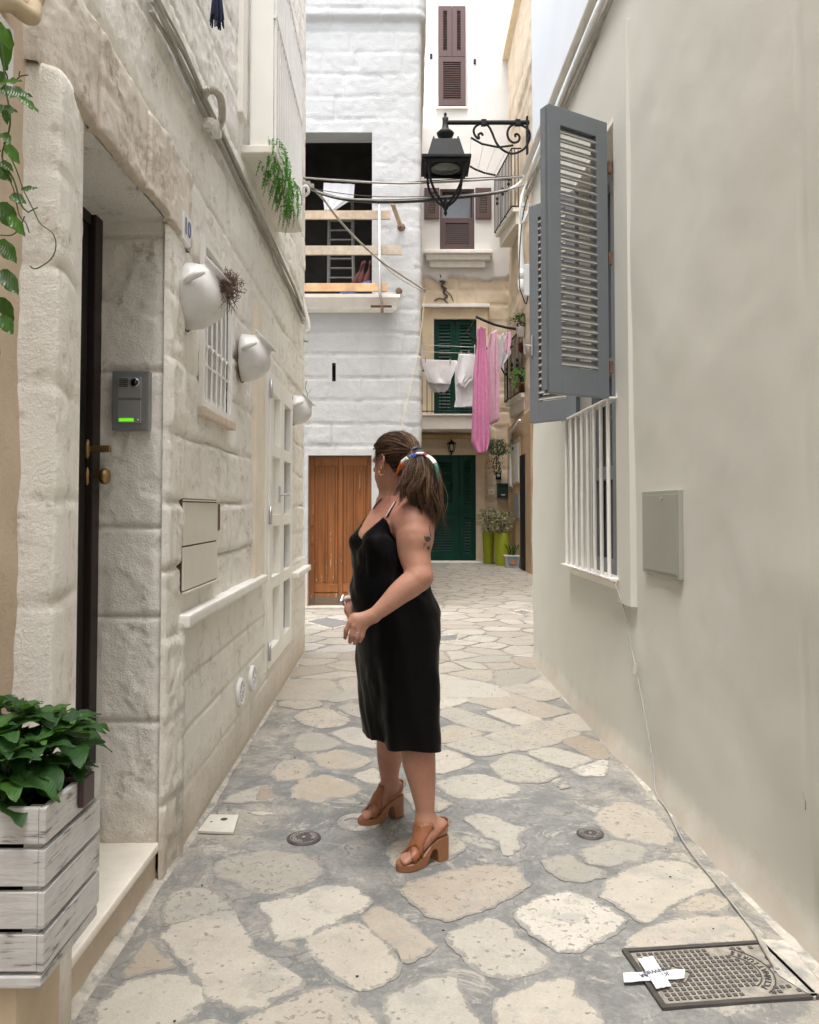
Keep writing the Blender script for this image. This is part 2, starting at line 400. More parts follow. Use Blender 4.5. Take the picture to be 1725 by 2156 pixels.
wall_mesh('wall', [(Lx(YE), YE), (Lx(1.93), 1.93)], 0.0, 7.3, 0.0125, dispL, hL, M['left_wall'], lh, zcell=0.014)
def dispT(S, Z):
    H = fbm(S * 4, Z * 4, 44, 5) * 0.03 + fbm(S * 20, Z * 20, 45, 4) * 0.008 - 0.028
    return H, np.zeros_like(S), vnoise(S * 2, Z * 1.2, 46)
wall_mesh('plastered_wall', [(Lx(1.935), 1.935), (Lx(-13), -13)], 0.0, 7.3, 0.04, dispT, [], M['tan_wall'], lh, zcell=0.04)
def dispE(S, Z):
    d, b = block_field(S, Z, layL, 3, 0.035, 2.2); j = np.exp(-(d / 0.02) ** 2)
    return -j * 0.015 + fbm(S * 6, Z * 6, 12, 4) * 0.02, j, b
wall_mesh('end_wall', [(-5.0, YE), (Lx(YE) , YE)][::1], 0.0, 7.3, 0.05, lambda S, Z: tuple(np.array(q) for q in dispE(S, Z)), [], M['left_wall'], lh)
# unseen core added to stop light from behind the walls
m = MB(); m.frame_box((-6, -13, 0.0), (4.45, 0, 0), (0, YE + 12.9, 0), (0, 0, 7.25)); m.build('blocking_core', M['interior'], lh)
m = MB(); m.frame_box((-6, -13, 7.25), (5.0, 0, 0), (0, YE + 12.95, 0), (0, 0, 0.12)); m.build('roof', M['sill'], lh)
# doorway reveal
def dispR(S, Z):
    lay = (np.array([-0.2, 0.60, 0.985, 1.325, 1.93, 2.45, 3.2]), [np.array([-9, 9.0])] * 6)
    d, b = block_field(S, Z, lay, 21, 0.012, 2.5); j = np.exp(-(d / 0.011) ** 2)
    edge = np.clip(S / 0.045, 0, 1); H = (-j * 0.013 + hewn(S, Z, 51, 0.8) * 0.9 + 0.010)
    H = H - (1 - np.sqrt(np.clip(1 - (1 - edge) ** 2, 0, 1))) * 0.035
    return H, j, b
wall_mesh('door_reveal', [(Lx(3.05) + 0.004, 3.062), (-1.24, 3.062)], 0.10, 2.53, 0.009, dispR, [], M['left_wall'], lh)
m = MB(); m.frame_box((-1.30, 2.20, 2.505), (1.30 + Lx(2.2) - 0.012, 0, 0), (0, 0.90, 0), (0, 0, 0.03)); m.frame_box((-1.30, 2.215, 0.0), (1.30 + Lx(2.2) - 0.01, 0, 0), (0, 0.02, 0), (0, 0, 2.5)); m.build('soffit', M['left_wall'], lh)
# rough lintel over the doorway
def dispLin(S, Z):
    y = 3.42 - S; top = 2.83 + 0.008 * np.sin(S * 7) + fbm(S * 5, Z * 0 + 1, 61, 3) * 0.03
    e = np.minimum(np.minimum(S / 0.06, (1.50 - S) / 0.10), np.minimum((top - Z) / 0.035, (Z - 2.497) / 0.012 + 0.2))
    lump = np.exp(-((S - 0.52) / 0.14) ** 2) * 0.022 * (Z < 2.80)
    jj = np.exp(-(np.minimum(np.abs(S - 0.68 + 0.05 * (Z - 2.6)), np.abs(S - 1.12)) / 0.011) ** 2) + np.exp(-((np.abs(S - 0.40)) / 0.012) ** 2)
    H = np.clip(e, -0.6, 1) * 0.028 + lump * 0.6 + hewn(S, Z, 62) * 0.8 - np.clip(jj, 0, 1) * 0.02
    H = np.where(e < 0.02, -0.03, H)
    return H, np.clip(jj + np.clip(1 - (Z - 2.5) / 0.05, 0, 1) * 0.9, 0, 1), vnoise(S * 3, Z * 3, 63)
wall_mesh('lintel', [(Lx(3.42), 3.42), (Lx(1.90), 1.90)], 2.497, 2.90, 0.010, dispLin, [], M['lintel'], lh, zcell=0.009)
# dark entrance door in the recess
DX = -1.205
dr = MB(); dr.frame_box((DX - 0.05, 2.24, 0.14), (0.05, 0, 0), (0, 0.74, 0), (0, 0, 2.36), b=0.006)
for z0 in (0.30, 1.02, 1.72): dr.frame_box((DX, 2.36, z0), (0.012, 0, 0), (0, 0.50, 0), (0, 0, 0.60), b=0.008)
door = dr.build('door', M['dark_door'], lh)
m = MB(); m.frame_box((DX - 0.05, 2.985, 0.14), (0.075, 0, 0), (0, 0.07, 0), (0, 0, 2.37), b=0.006); m.frame_box((DX - 0.05, 2.24, 2.46), (0.06, 0, 0), (0, 0.74, 0), (0, 0, 0.05), b=0.004)
m.build('door_frame', pm('red brown timber', (0.016, 0.009, 0.008), 0.5, 0.2, 8, 0.1), lh)
Rx90 = Matrix.Rotation(R(90), 4, 'Y')
for (v, kind) in ((945, 'bolt'), (1003, 'knob')):
    c = planeX(184, v, DX); m = MB(); S = Matrix.Diagonal((1, 1, 1, 1))
    m.lathe([(0.028, -0.002), (0.030, 0.006), (0.022, 0.012), (0.0, 0.013)], c, 20, Matrix.Diagonal((1, 0.72, 1.35, 1)) @ Rx90)
    if kind == 'bolt': m.box((c[0] + 0.045, c[1], c[2]), (0.085, 0.016, 0.026), b=0.004)
    else: m.lathe([(0.011, 0.0), (0.010, 0.035), (0.016, 0.045), (0.028, 0.055), (0.031, 0.068), (0.024, 0.080), (0.0, 0.084)], c, 20, Rx90)
    o = m.build('door_knob' if kind == 'knob' else 'door_bolt', M['brass'], door, True)
# step of the doorway: marble tread on a travertine riser
st = thing('doorstep', (-1.05, 2.65, 0), 'polished cream marble doorstep with travertine riser at the recessed doorway', 'step')
m = MB(); m.frame_box((-1.24, 2.235, 0.115), (0.30, 0, 0), (0, 0.83, 0), (0, 0, 0.03), b=0.010); m.build('tread', M['marble'], st)
m = MB(); m.frame_box((-1.24, 2.0, 0.0), (0.287, 0, 0), (0.0, 1.06, 0), (0, 0, 0.114), b=0.003); m.build('riser', M['riser'], st)
# intercom on the reveal
ic = thing('intercom', P(278, 907, 3.03), 'grey steel video intercom with green lit name plate on the doorway reveal', 'intercom')
a = P(241, 783, 3.035); b = P(316, 907, 3.035)
W = b[0] - a[0]; Hh = a[2] - b[2]
def icp(fx, fz): return (a[0] + W * fx, b[2] + Hh * fz)
m = MB(); m.frame_box((a[0], 3.015, b[2]), (W, 0, 0), (0, 0.04, 0), (0, 0, Hh), b=0.004); m.build('housing', M['steel_panel'], ic)
m = MB()
for (z0, z1) in ((0.54, 0.90), (0.12, 0.50)):
    x0, zz0 = icp(0.17, z0); x1, zz1 = icp(0.80, z1); m.frame_box((x0, 3.010, zz0), (x1 - x0, 0, 0), (0, 0.006, 0), (0, 0, zz1 - zz0), b=0.002)
m.build('faceplate', pm('satin steel', (0.36, 0.365, 0.36), 0.35, 0.04, 12, 0.03, 200, metal=0.35), ic)
m = MB()
for k in range(5):
    x0, zz = icp(0.21, 0.735 + k * 0.030); m.frame_box((x0, 3.0065, zz), (W * 0.24, 0, 0), (0, 0.004, 0), (0, 0, 0.0022))
m.build('speaker_slot', M['black_iron'], ic)
cx_, cz_ = icp(0.64, 0.80); RxX = Matrix.Rotation(R(90), 4, 'X')
m = MB(); m.lathe([(0.017, -0.002), (0.0175, 0.006), (0.014, 0.008)], (cx_, 3.010, cz_), 24, RxX, cap=False); m.build('camera_ring', M['chrome'], ic, True)
m = MB(); m.lathe([(0.0145, 0.0), (0.0145, 0.006), (0.010, 0.010), (0.0, 0.012)], (cx_, 3.010, cz_), 24, RxX); m.build('camera_lens', pm('lens', (0.005, 0.005, 0.006), 0.08, 0, 5, 0), ic, True)
mg, ng, bg = newmat('lit name plate'); bg.inputs['Base Color'].default_value = (0.1, 0.4, 0.02, 1); bg.inputs['Emission Color'].default_value = (0.18, 0.75, 0.02, 1); bg.inputs['Emission Strength'].default_value = 0.28
x0, zz = icp(0.21, 0.145); m = MB(); m.frame_box((x0, 3.0072, zz), (W * 0.40, 0, 0), (0, 0.003, 0), (0, 0, Hh * 0.055), b=0.001); m.build('name_plate', mg, ic)
x0, zz = icp(0.72, 0.172); m = MB(); m.lathe([(0.0045, -0.001), (0.0045, 0.005), (0, 0.006)], (x0, 3.010, zz), 12, RxX); m.build('button', M['chrome'], ic, True)

def lbox(m, y0, y1, z0, z1, x0, x1, b=0.0):
    """box following the left wall: x offsets relative to the wall plane"""
    return m.frame_box((Lx(y0) + x0, y0, z0), (x1 - x0, 0, 0), (Lx(y1) - Lx(y0), y1 - y0, 0), (0, 0, z1 - z0), b)
# sill ledge
m = MB(); lbox(m, 3.265, 5.30, 0.915, 0.965, -0.02, 0.056, 0.012); o = m.build('ledge', M['sill'], lh)
m = MB(); lbox(m, 6.86, 7.86, 0.80, 0.85, -0.02, 0.075, 0.012); o = m.build('ledge', M['sill'], lh)
# tuff pilaster strips beside the french door
m = MB(); lbox(m, 5.00, 5.22, 0.965, 2.72, -0.02, 0.022, 0.008); lbox(m, 5.22, 5.44, 0.30, 2.40, -0.02, 0.008, 0.006)
m.build('door_surround', pm('pale tuff strip', (0.80, 0.72, 0.60), 0.8, 0.07, 6, 0.25, 60), lh)
# grille window
wn = MB(); y0, y1, z0, z1 = 3.62, 4.24, 1.88, 2.62
for q in ((y0, y0 + 0.045, z0, z1), (y1 - 0.045, y1, z0, z1)): lbox(wn, *q, -0.14, -0.01, 0.003)
lbox(wn, y0 + 0.045, y1 - 0.045, z1 - 0.045, z1, -0.14, -0.01, 0.003); lbox(wn, y0 + 0.045, y1 - 0.045, z0, z0 + 0.045, -0.14, -0.01, 0.003)
win = wn.build('window', M['cream_wood'], lh)
m = MB(); lbox(m, y0 + 0.02, y1 - 0.02, z0 + 0.02, z1 - 0.02, -0.12, -0.11); m.build('pane', M['glass_dark'], win)
m = MB()
for q in ((y0 - 0.02, y0 + 0.02, z0 - 0.02, z1 + 0.02), (y1 - 0.02, y1 + 0.02, z0 - 0.02, z1 + 0.02)): lbox(m, *q, 0.0, 0.022, 0.004)
for zz in (z0 - 0.02, z1 - 0.02): lbox(m, y0 + 0.02, y1 - 0.02, zz, zz + 0.030, 0.0, 0.022, 0.004)
for k in range(1, 6):
    y = y0 + (y1 - y0) * k / 6; m.tube([(Lx(y) + 0.006, y, z0), (Lx(y) + 0.006, y, z1)], 0.0065, 8)
    zc = 2.14
    for s_ in (-1, 1):
        pts = [(Lx(y) + 0.008, y + s_ * (0.045 - 0.045 * math.cos(t)) , zc - 0.01 + 0.055 * math.sin(t) * 0.6 - 0.0) for t in np.linspace(0, 2.4, 9)]
        m.tube(pts, 0.0055, 6)
y = y0; m.tube([(Lx(y0) + 0.006, y0, 2.065), (Lx(y1) + 0.006, y1, 2.065)], 0.006, 8)
m.build('grille', M['white_paint'], win)
m = MB(); lbox(m, y0 - 0.05, y1 + 0.05, z0 - 0.065, z0 - 0.022, -0.1, 0.036, 0.008); m.build('window_sill', pm('worn sill', (0.62, 0.52, 0.42), 0.8, 0.2, 12, 0.3, 60), win)
# french door, two leaves of four panes
fd = MB(); y0, y1, z0, z1 = 5.45, 6.80, 0.29, 2.36
lbox(fd, y0, y0 + 0.06, z0, z1, -0.05, 0.018, 0.004); lbox(fd, y1 - 0.06, y1, z0, z1, -0.05, 0.018, 0.004); lbox(fd, y0 + 0.06, y1 - 0.06, z1 - 0.05, z1, -0.05, 0.018, 0.004)
fdo = fd.build('french_door', M['cream_wood'], lh)
for (a0, a1) in ((y0 + 0.063, 6.122), (6.128, y1 - 0.063)):
    m = MB(); p = MB(); st_ = 0.10
    lbox(m, a0, a0 + st_, z0 + 0.01, z1 - 0.055, -0.03, 0.032, 0.006); lbox(m, a1 - st_, a1, z0 + 0.01, z1 - 0.055, -0.03, 0.032, 0.006)
    zs = [z0 + 0.01, 0.83, 1.27, 1.77, z1 - 0.055 - 0.09]
    for i, zz in enumerate(zs): lbox(m, a0 + st_, a1 - st_, zz, zz + (0.12 if i == 0 else 0.085), -0.028, 0.030, 0.006)
    leaf = m.build('door_leaf', M['cream_wood'], fdo)
    for i in range(4):
        zz0 = zs[i] + (0.12 if i == 0 else 0.085); zz1 = zs[i + 1]
        lbox(p, a0 + st_, a1 - st_, zz0, zz1, -0.022, -0.016)
    p.build('pane', M['glass_dark'] if a0 > 6 else M['cream_wood'], fdo)
for zz in (0.42, 1.35, 2.22):
    m = MB(); c = (Lx(y0 + 0.062) + 0.036, y0 + 0.062, zz); m.tube([(c[0], c[1], zz - 0.06), (c[0], c[1], zz + 0.06)], 0.011, 10); m.build('hinge', M['chrome'], fdo, True)
c = PL(589, 1041, 0.035); m = MB(); m.box(c, (0.012, 0.045, 0.12), b=0.003); m.tube([c, (c[0] + 0.055, c[1], c[2]), (c[0] + 0.06, c[1] + 0.10, c[2])], 0.009, 8); m.build('door_handle', M['chrome'], fdo)
# meter cover doors
m = MB(); ya, yb = 3.30, 3.93
lbox(m, ya, yb, 1.245, 1.425, 0.0, 0.020, 0.003); lbox(m, ya, yb, 1.06, 1.238, 0.0, 0.020, 0.003); lbox(m, ya, yb, 1.430, 1.436, 0.0, 0.030); lbox(m, ya, yb, 1.440, 1.446, 0.0, 0.030); lbox(m, ya, yb, 1.048, 1.054, 0.0, 0.03)
mt = m.build('meter_cover', pm('cream sheet metal', (0.74, 0.71, 0.63), 0.45, 0.04, 5, 0.04, 60), lh)
m = MB(); lbox(m, ya - 0.004, yb + 0.004, 1.050, 1.445, -0.01, 0.012); m.build('cover_gap', M['rust'], mt)
m = MB(); lbox(m, yb + 0.03, yb + 0.09, 1.29, 1.42, 0.0, 0.012); m.build('rust_patch', M['rust'], mt)
# vents
for (u, v) in ((503, 1457), (529, 1428)):
    c = PL(u, v, 0.020); m = MB(); r = 0.078
    m.lathe([(r, 0), (r, 0.016), (r - 0.006, 0.021), (r - 0.016, 0.021), (r - 0.018, 0.010)], c, 28, Rx90, cap=False)
    for k in range(4):
        a_ = k * math.pi / 4 + 0.2; d = np.array([0, math.cos(a_), math.sin(a_)]) * (r - 0.014); m.tube([c + d + [0.016, 0, 0], c - d + [0.016, 0, 0]], 0.0045, 6)
    m.lathe([(0.018, 0.0), (0.018, 0.016), (0.0, 0.018)], c, 14, Rx90)
    vo = m.build('vent', M['pvc'], None); vo['label'] = ('round white plastic air vent low on the left wall, nearer the camera and larger' if u == 503 else 'round white plastic air vent low on the left wall, farther one nearer the french door'); vo['category'] = 'vent'; vo['group'] = 'round wall vents'
    m = MB(); m.lathe([(r - 0.014, 0.0), (r - 0.014, 0.011), (0, 0.011)], c, 20, Rx90)
    k = m.build('vent_hole', M['interior'], None); k.location = k.location
    k.parent = vo; k.location = (k.location - vo.location)
# number tile
a = PL(386, 442, 0.030); b = PL(397, 516, 0.030)
m = MB(); m.frame_box((a[0] - 0.035, a[1], b[2]), (0.037, 0, 0), (Lx(b[1]) - Lx(a[1]), b[1] - a[1] + 0.03, 0), (0, 0, a[2] - b[2]), b=0.002)
nt_ = m.build('house_number_tile', M['pvc']); tag(nt_, 'small white ceramic house number tile beside the stained lintel', 'number tile')
m_ = MB(); put_text(m_, '10', 0.10, Matrix.Translation(Vector((a[0] + 0.0035, nt_.location.y, (a[2] + b[2]) / 2))) @ Matrix(((0, 0, 1, 0), (1, 0, 0, 0), (0, 1, 0, 0), (0, 0, 0, 1))), 0.0008)
sub(m_.build('number', pm('tile blue', (0.05, 0.08, 0.25), 0.3, 0, 5, 0)), nt_)
# balcony above
by0, by1, bz, bo = 4.60, 5.95, 3.47, 0.195
m = MB(); lbox(m, by0, by1, bz, bz + 0.045, -0.02, bo, 0.006); bal = m.build('balcony', M['trim'], lh)
m = MB(); lbox(m, by0 + 0.012, by0 + 0.03, bz + 0.045, 5.6, 0.05, bo - 0.02); m.build('side_panel', M['cream_wood'], bal)
m = MB()
for yy in (by0 + 0.02,): 
    for xo in (0.045, bo - 0.01): m.tube([(Lx(yy) + xo, yy, bz + 0.04), (Lx(yy) + xo, yy, 5.65)], 0.008, 6)
n = 17
for k in range(n):
    yy = by0 + 0.05 + (by1 - by0 - 0.08) * k / (n - 1); m.tube([(Lx(yy) + bo - 0.01, yy, bz - 0.0), (Lx(yy) + bo - 0.01, yy, 4.75)], 0.008, 6)
for zz in (4.75, 4.28, bz + 0.06): m.tube([(Lx(by0) + bo - 0.01, by0, zz), (Lx(by1) + bo - 0.01, by1, zz)], 0.011, 6)
m.build('railing', M['white_paint'], bal)
# corner strip of the upper window
m = MB(); lbox(m, 4.42, 4.56, 3.62, 7.2, -0.02, 0.035, 0.01); m.build('upper_pilaster', M['trim'], lh)

# =================================================================== RIGHT HOUSE
rh = thing('rendered_house', (1.3, 4, 0), 'grey cream rendered house lining the right side of the alley, sky-lit tint above the pipes', 'house')
path = []
for i in range(len(RPTS) - 1):
    a, b = RPTS[i], RPTS[i + 1]; n = max(1, int(np.linalg.norm(b - a) / 0.05))
    for k in range(n): path.append(a + (b - a) * k / n)
path.append(RPTS[-1]); path = np.array(path)
for _ in range(14):
    path[1:-1] = (path[:-2] + 2 * path[1:-1] + path[2:]) / 4
rs = np.concatenate([[0], np.cumsum(np.linalg.norm(np.diff(path, axis=0), axis=1))])
def s_of_y(y): return float(np.interp(y, path[:60000, 1][:int(np.argmax(path[:, 1] > 7.4))], rs[:int(np.argmax(path[:, 1] > 7.4))]))
wy0, wy1, wz0, wz1 = 4.56, 5.74, 0.97, 3.66
hR = [(s_of_y(wy0), s_of_y(wy1), wz0, wz1)]
def dispRw(S, Z):
    H = fbm(S * 1.1, Z * 0.9, 5, 3) * 0.035 + fbm(S * 5, Z * 5, 6, 3) * 0.006 - np.exp(-((S - s_of_y(2.55) - 0.012 * np.sin(Z * 3)) / 0.006) ** 2) * 0.006
    foot = np.clip(1 - Z / 0.14, 0, 1) ** 1.6 * 0.028 * (1 + 1.2 * fbm(S * 3, Z * 2, 8, 3))
    return H * taper(S, Z, hR, 0.1) + foot, np.zeros_like(S), vnoise(S * 0.5, Z * 0.5, 9)
wall_mesh('wall', path, 0.0, 4.56, 0.022, dispRw, hR, M['right_wall'], rh, zcell=0.03)
wall_mesh('upper_wall', path, 4.56, 8.2, 0.06, lambda S, Z: (fbm(S, Z, 5, 3) * 0.02 - 0.012, np.zeros_like(S), vnoise(S, Z, 9)), [], M['skylit_wall'], rh, zcell=0.1)
m = MB(); m.frame_box((1.55, -13, 0), (4.4, 0, 0), (0, 20.5, 0), (0, 0, 8.15)); m.build('blocking_core', M['interior'], rh)  # added solid core, unseen, keeps light out of the house
m = MB(); m.frame_box((1.15, -13, 8.2), (4.8, 0, 0), (0, 20.8, 0), (0, 0, 0.1)); m.build('roof', M['sill'], rh)
def rbox(m, y0, y1, z0, z1, o0, o1, b=0.0):
    """box following the right wall; offsets towards the street"""
    return m.frame_box((Rx(y0) - o1, y0, z0), (o1 - o0, 0, 0), (Rx(y1) - Rx(y0), y1 - y0, 0), (0, 0, z1 - z0), b)
m = MB(); rbox(m, 4.30, 4.548, 0.87, 4.08, -0.02, 0.026, 0.004); m.build('window_surround', M['right_wall'], rh)
# window: jambs, frame, glass, grille, shutters
m = MB()
rbox(m, wy0 - 0.03, wy0, wz0, wz1, -0.30, 0.006); rbox(m, wy1, wy1 + 0.03, wz0, wz1, -0.30, 0.006)
rbox(m, wy0 - 0.03, wy1 + 0.03, wz1, wz1 + 0.03, -0.30, 0.006); rbox(m, wy0 - 0.03, wy1 + 0.03, wz0 - 0.035, wz0, -0.30, 0.012)
win = m.build('window', M['trim'], rh)
m = MB(); d0, d1 = -0.20, -0.14
for (a, b) in ((wy0, wy0 + 0.09), (wy1 - 0.09, wy1), ((wy0 + wy1) / 2 - 0.06, (wy0 + wy1) / 2 + 0.06)): rbox(m, a, b, wz0, wz1, d0, d1, 0.006)
for zz in (wz0, wz0 + 0.62, wz1 - 0.1, 2.30): rbox(m, wy0 + 0.09, wy1 - 0.09, zz, zz + 0.09, d0 + 0.003, d1 - 0.003, 0.006)
m.build('window_frame', M['grey_shutter'], win)
m = MB(); rbox(m, wy0, wy1, wz0, wz1, -0.23, -0.205); m.build('pane', M['glass_dark'], win)
m = MB(); gz0, gz1 = 0.995, 2.02; ga, gb = wy0 - 0.05, wy1 + 0.05
for zz in (gz0, gz1): rbox(m, ga, gb, zz, zz + 0.010, 0.0, 0.075, 0.002)
for k in range(8):
    yy = wy0 + 0.05 + (wy1 - wy0 - 0.10) * k / 7; m.tube([(Rx(yy) - 0.052, yy, gz0 + 0.005), (Rx(yy) - 0.052, yy, gz1)], 0.0115, 10)
m.build('grille', M['white_paint'], win)
m = MB(); m.tube([(Rx(4.62) + 0.07, 4.62, 1.02), (Rx(4.62) + 0.07, 4.62, 1.17)], 0.014, 8); o = m.build('wooden_peg', M['new_wood'], win)
M['slat'] = pm('warm grey slats', (0.27, 0.265, 0.245), 0.45, 0.05, 5, 0.08, 120)  # slats lighter and warmer than the shutter frame
def shutter(hinge, free, z0, z1, parent, nsl, hb=(0.15, 0.10), fold=False):
    h = np.array([*hinge, 0.0]); f = np.array([*free, 0.0]); d = (f - h); W = np.linalg.norm(d); d /= W
    nb = np.array([-d[1], d[0], 0.0]);
    if nb[1] < 0: nb = -nb              # away from the camera side
    T = 0.048; sw = 0.085
    m = MB(); up = np.array([0, 0, 1.0])
    def bx(a0, a1, b0, b1, t0=0.0, t1=T, bev=0.004): m.frame_box(h + d * a0 + nb * t0 + up * b0, d * (a1 - a0), nb * (t1 - t0), up * (b1 - b0), bev)
    bx(0, sw, z0, z1); bx(W - sw, W, z0, z1); bx(sw, W - sw, z0, z0 + hb[0]); bx(sw, W - sw, z1 - hb[1], z1)
    if fold: bx(W - 0.0, W + 0.014, z0 + 0.015, z1 - 0.012, T * 0.35, T * 1.15)
    o = m.build('shutter', M['grey_shutter'], parent)
    m = MB(); zz0 = z0 + hb[0]; zz1 = z1 - hb[1]; p = (zz1 - zz0) / nsl
    for k in range(nsl):
        zc = zz0 + p * (k + 0.5)
        # tilted slat: lower edge towards the back
        a = h + d * (sw - 0.004) + nb * 0.004 + up * (zc - 0.022)
        m.frame_box(a, d * (W - 2 * sw + 0.008), nb * 0.036 + up * 0.040, (nb * -0.7 + up * 0.7) * 0.0095, 0.001)
    m.build('louvres', M['slat'], o)
    return o
s1 = shutter((1.128, 4.505), (0.755, 4.285), 2.02, 3.60, win, 27, fold=True)
s2 = shutter((1.150, 5.52), (0.880, 5.84), 2.02, 3.62, win, 27)
for zz in (2.20, 2.82, 3.35):
    m = MB(); m.box((1.145, 4.53, zz), (0.02, 0.03, 0.07), b=0.003); m.build('hinge', M['rust'], s1)
m = MB(); c = P(1120, 728, 5.82); m.box(c, (0.012, 0.03, 0.15), b=0.004); m.tube([c, c + [-0.05, -0.01, 0.0], c + [-0.055, -0.01, -0.01]], 0.007, 6); m.tube([c + [-0.052, -0.01, -0.06], c + [-0.057, -0.01, 0.05]], 0.009, 6); m.build('shutter_handle', M['galv'], s2)
# meter box
a = PR(1357, 1037); b = PR(1436, 1215); m = MB()
rbox(m, b[1], a[1], 1.075, 1.485, -0.01, 0.013, 0.005); o = m.build('meter_box', pm('grey painted sheet', (0.31, 0.32, 0.275), 0.5, 0.04, 4, 0.05, 80)); tag(o, 'flat grey green metal meter box set in the right wall', 'meter box')
bx_ = o
m = MB(); rbox(m, b[1] + 0.02, a[1] - 0.02, 1.095, 1.465, 0.013, 0.0165, 0.003); mm = m.build('box_door', bx_.data.materials[0], None); mm.parent = bx_; mm.location = mm.location - bx_.location
c = PR(1393, 1050, -0.018); m = MB(); m.lathe([(0.007, 0), (0.007, 0.004), (0, 0.005)], c, 10, Matrix.Rotation(R(-90), 4, 'Y')); mm = m.build('lock', M['galv'], None); mm.parent = bx_; mm.location = mm.location - bx_.location
# pipes running along the wall top edge and down the corner
def rline(ys, z, off, sag=0.0):
    return [(Rx(y) - off, y, z + sag * math.sin(y * 5.0)) for y in ys]
ys = np.linspace(1.6, 7.45, 40)
m = MB(); m.tube(rline(ys, 4.565, 0.045), 0.028, 12); o = m.build('rain_pipe', pm('dusty white pipe', (0.60, 0.585, 0.53), 0.5, 0.1, 5, 0.1, 60)); tag(o, 'dusty white pipe running along the right wall below the sky-lit tint', 'pipe')
m = MB(); m.tube(rline(ys, 4.455, 0.03, 0.006), 0.017, 8); o = m.build('wall_conduit', M['pvc']); tag(o, 'thin white conduit just below the pipe on the right wall', 'conduit')
m = MB()
for k in range(4): m.tube([(Rx(y) - 0.018 - 0.012 * (k % 2), y, 4.335 + 0.018 * k + 0.02 * math.sin(y * 3.1 + k) ) for y in np.linspace(1.6, 7.45, 60)], 0.009, 6)
o = m.build('wall_cable_bundle', M['cable_grey']); tag(o, 'bundle of dusty grey cables under the white conduit on the right wall', 'cable')

# =================================================================== GROUND
GX = 1.0
m = MB(); m.add([(-80, -60, -0.0045), (80, -60, -0.0045), (80, 140, -0.0045), (-80, 140, -0.0045)], [(0, 1, 2, 3)])
def mortar_mat():
    m, nt, bs = newmat('grey cement mortar'); pos = geo_pos(nt)
    n1 = noise_node(nt, 1.1, 5, 0.6, pos, 0.3); n2 = noise_node(nt, 6, 6, 0.75, pos, 0.2); n3 = noise_node(nt, 60, 4, 0.7, pos)
    c = ramp(nt, n2, [(0.28, (0.125, 0.13, 0.127)), (0.48, (0.225, 0.23, 0.22)), (0.74, (0.335, 0.33, 0.305))])
    sx = nt.nodes.new('ShaderNodeSeparateXYZ'); nt.links.new(pos, sx.inputs[0])
    # old pale cement shows along both walls and farther up the alley
    e = mathn(nt, 'ABSOLUTE', mathn(nt, 'SUBTRACT', sx.outputs['X'], 0.12))
    e = mathn(nt, 'ADD', mathn(nt, 'MULTIPLY', e, 0.52), mathn(nt, 'ADD', mathn(nt, 'MULTIPLY', mathn(nt, 'SUBTRACT', n1, 0.5), 1.3), mathn(nt, 'MULTIPLY', mathn(nt, 'SUBTRACT', n2, 0.5), 0.7)))
    e = mathn(nt, 'MAXIMUM', e, mathn(nt, 'MULTIPLY', mathn(nt, 'SUBTRACT', sx.outputs['Y'], 4.2), 0.28))
    k = ramp(nt, e, [(0.36, 0.0), (0.58, 1.0)])
    c2 = ramp(nt, n2, [(0.3, (0.29, 0.27, 0.23)), (0.7, (0.40, 0.375, 0.325))])
    c = mix(nt, k, c, c2)
    d = ramp(nt, n3, [(0.38, 0.80), (0.6, 1.0)]); c = mix(nt, 1.0, c, d, 'MULTIPLY')
    n5 = noise_node(nt, 2.6, 6, 0.8, pos, 1.2); c = mix(nt, ramp(nt, n5, [(0.50, 0.0), (0.56, 0.65)]), c, (0.15, 0.155, 0.155))
    n6 = noise_node(nt, 3.4, 6, 0.8, pos, 0.8); c = mix(nt, ramp(nt, n6, [(0.56, 0.0), (0.62, 0.7)]), c, (0.44, 0.41, 0.35))
    wn_ = nt.nodes.new('ShaderNodeTexVoronoi'); wn_.feature = 'DISTANCE_TO_EDGE'; wn_.inputs['Scale'].default_value = 3.2
    vm = nt.nodes.new('ShaderNodeVectorMath'); vm.operation = 'ADD'; nz = nt.nodes.new('ShaderNodeTexNoise'); nz.inputs['Scale'].default_value = 9; nz.inputs['Detail'].default_value = 5; nt.links.new(pos, nz.inputs['Vector'])
    vs_ = nt.nodes.new('ShaderNodeVectorMath'); vs_.operation = 'SCALE'; vs_.inputs[3].default_value = 0.16; nt.links.new(nz.outputs['Color'], vs_.inputs[0]); nt.links.new(pos, vm.inputs[0]); nt.links.new(vs_.outputs[0], vm.inputs[1]); nt.links.new(vm.outputs[0], wn_.inputs['Vector'])
    c = mix(nt, mathn(nt, 'MULTIPLY', ramp(nt, wn_.outputs['Distance'], [(0.004, 0.8), (0.014, 0.0)]), ramp(nt, n2, [(0.45, 0.0), (0.6, 1.0)])), c, (0.10, 0.09, 0.08))
    nt.links.new(c, bs.inputs['Base Color']); bs.inputs['Roughness'].default_value = 0.75
    bump(nt, bs, mathn(nt, 'ADD', n2, mathn(nt, 'MULTIPLY', n3, 0.5)), 0.4, 0.012)
    return m
M['mortar'] = mortar_mat()
gnd = m.build('ground', M['mortar']); tag(gnd, kind='structure')
def G_(N):
    return np.stack(np.meshgrid(np.linspace(-1.15, 1.4, N), np.linspace(0.4, 8, int(N * 2.6)), indexing='ij'), -1)
g = G_(130); hh = fbm(g[..., 0] * 2.2, g[..., 1] * 2.2, 90, 4) * 0.010 + fbm(g[..., 0] * 12, g[..., 1] * 12, 91, 3) * 0.003 - 0.0015
m = MB(); m.grid(np.concatenate([g, np.minimum(hh, 0.0008)[..., None]], -1)); o = m.build('cement_bed', M['mortar'], smooth=True); tag(o, kind='structure')
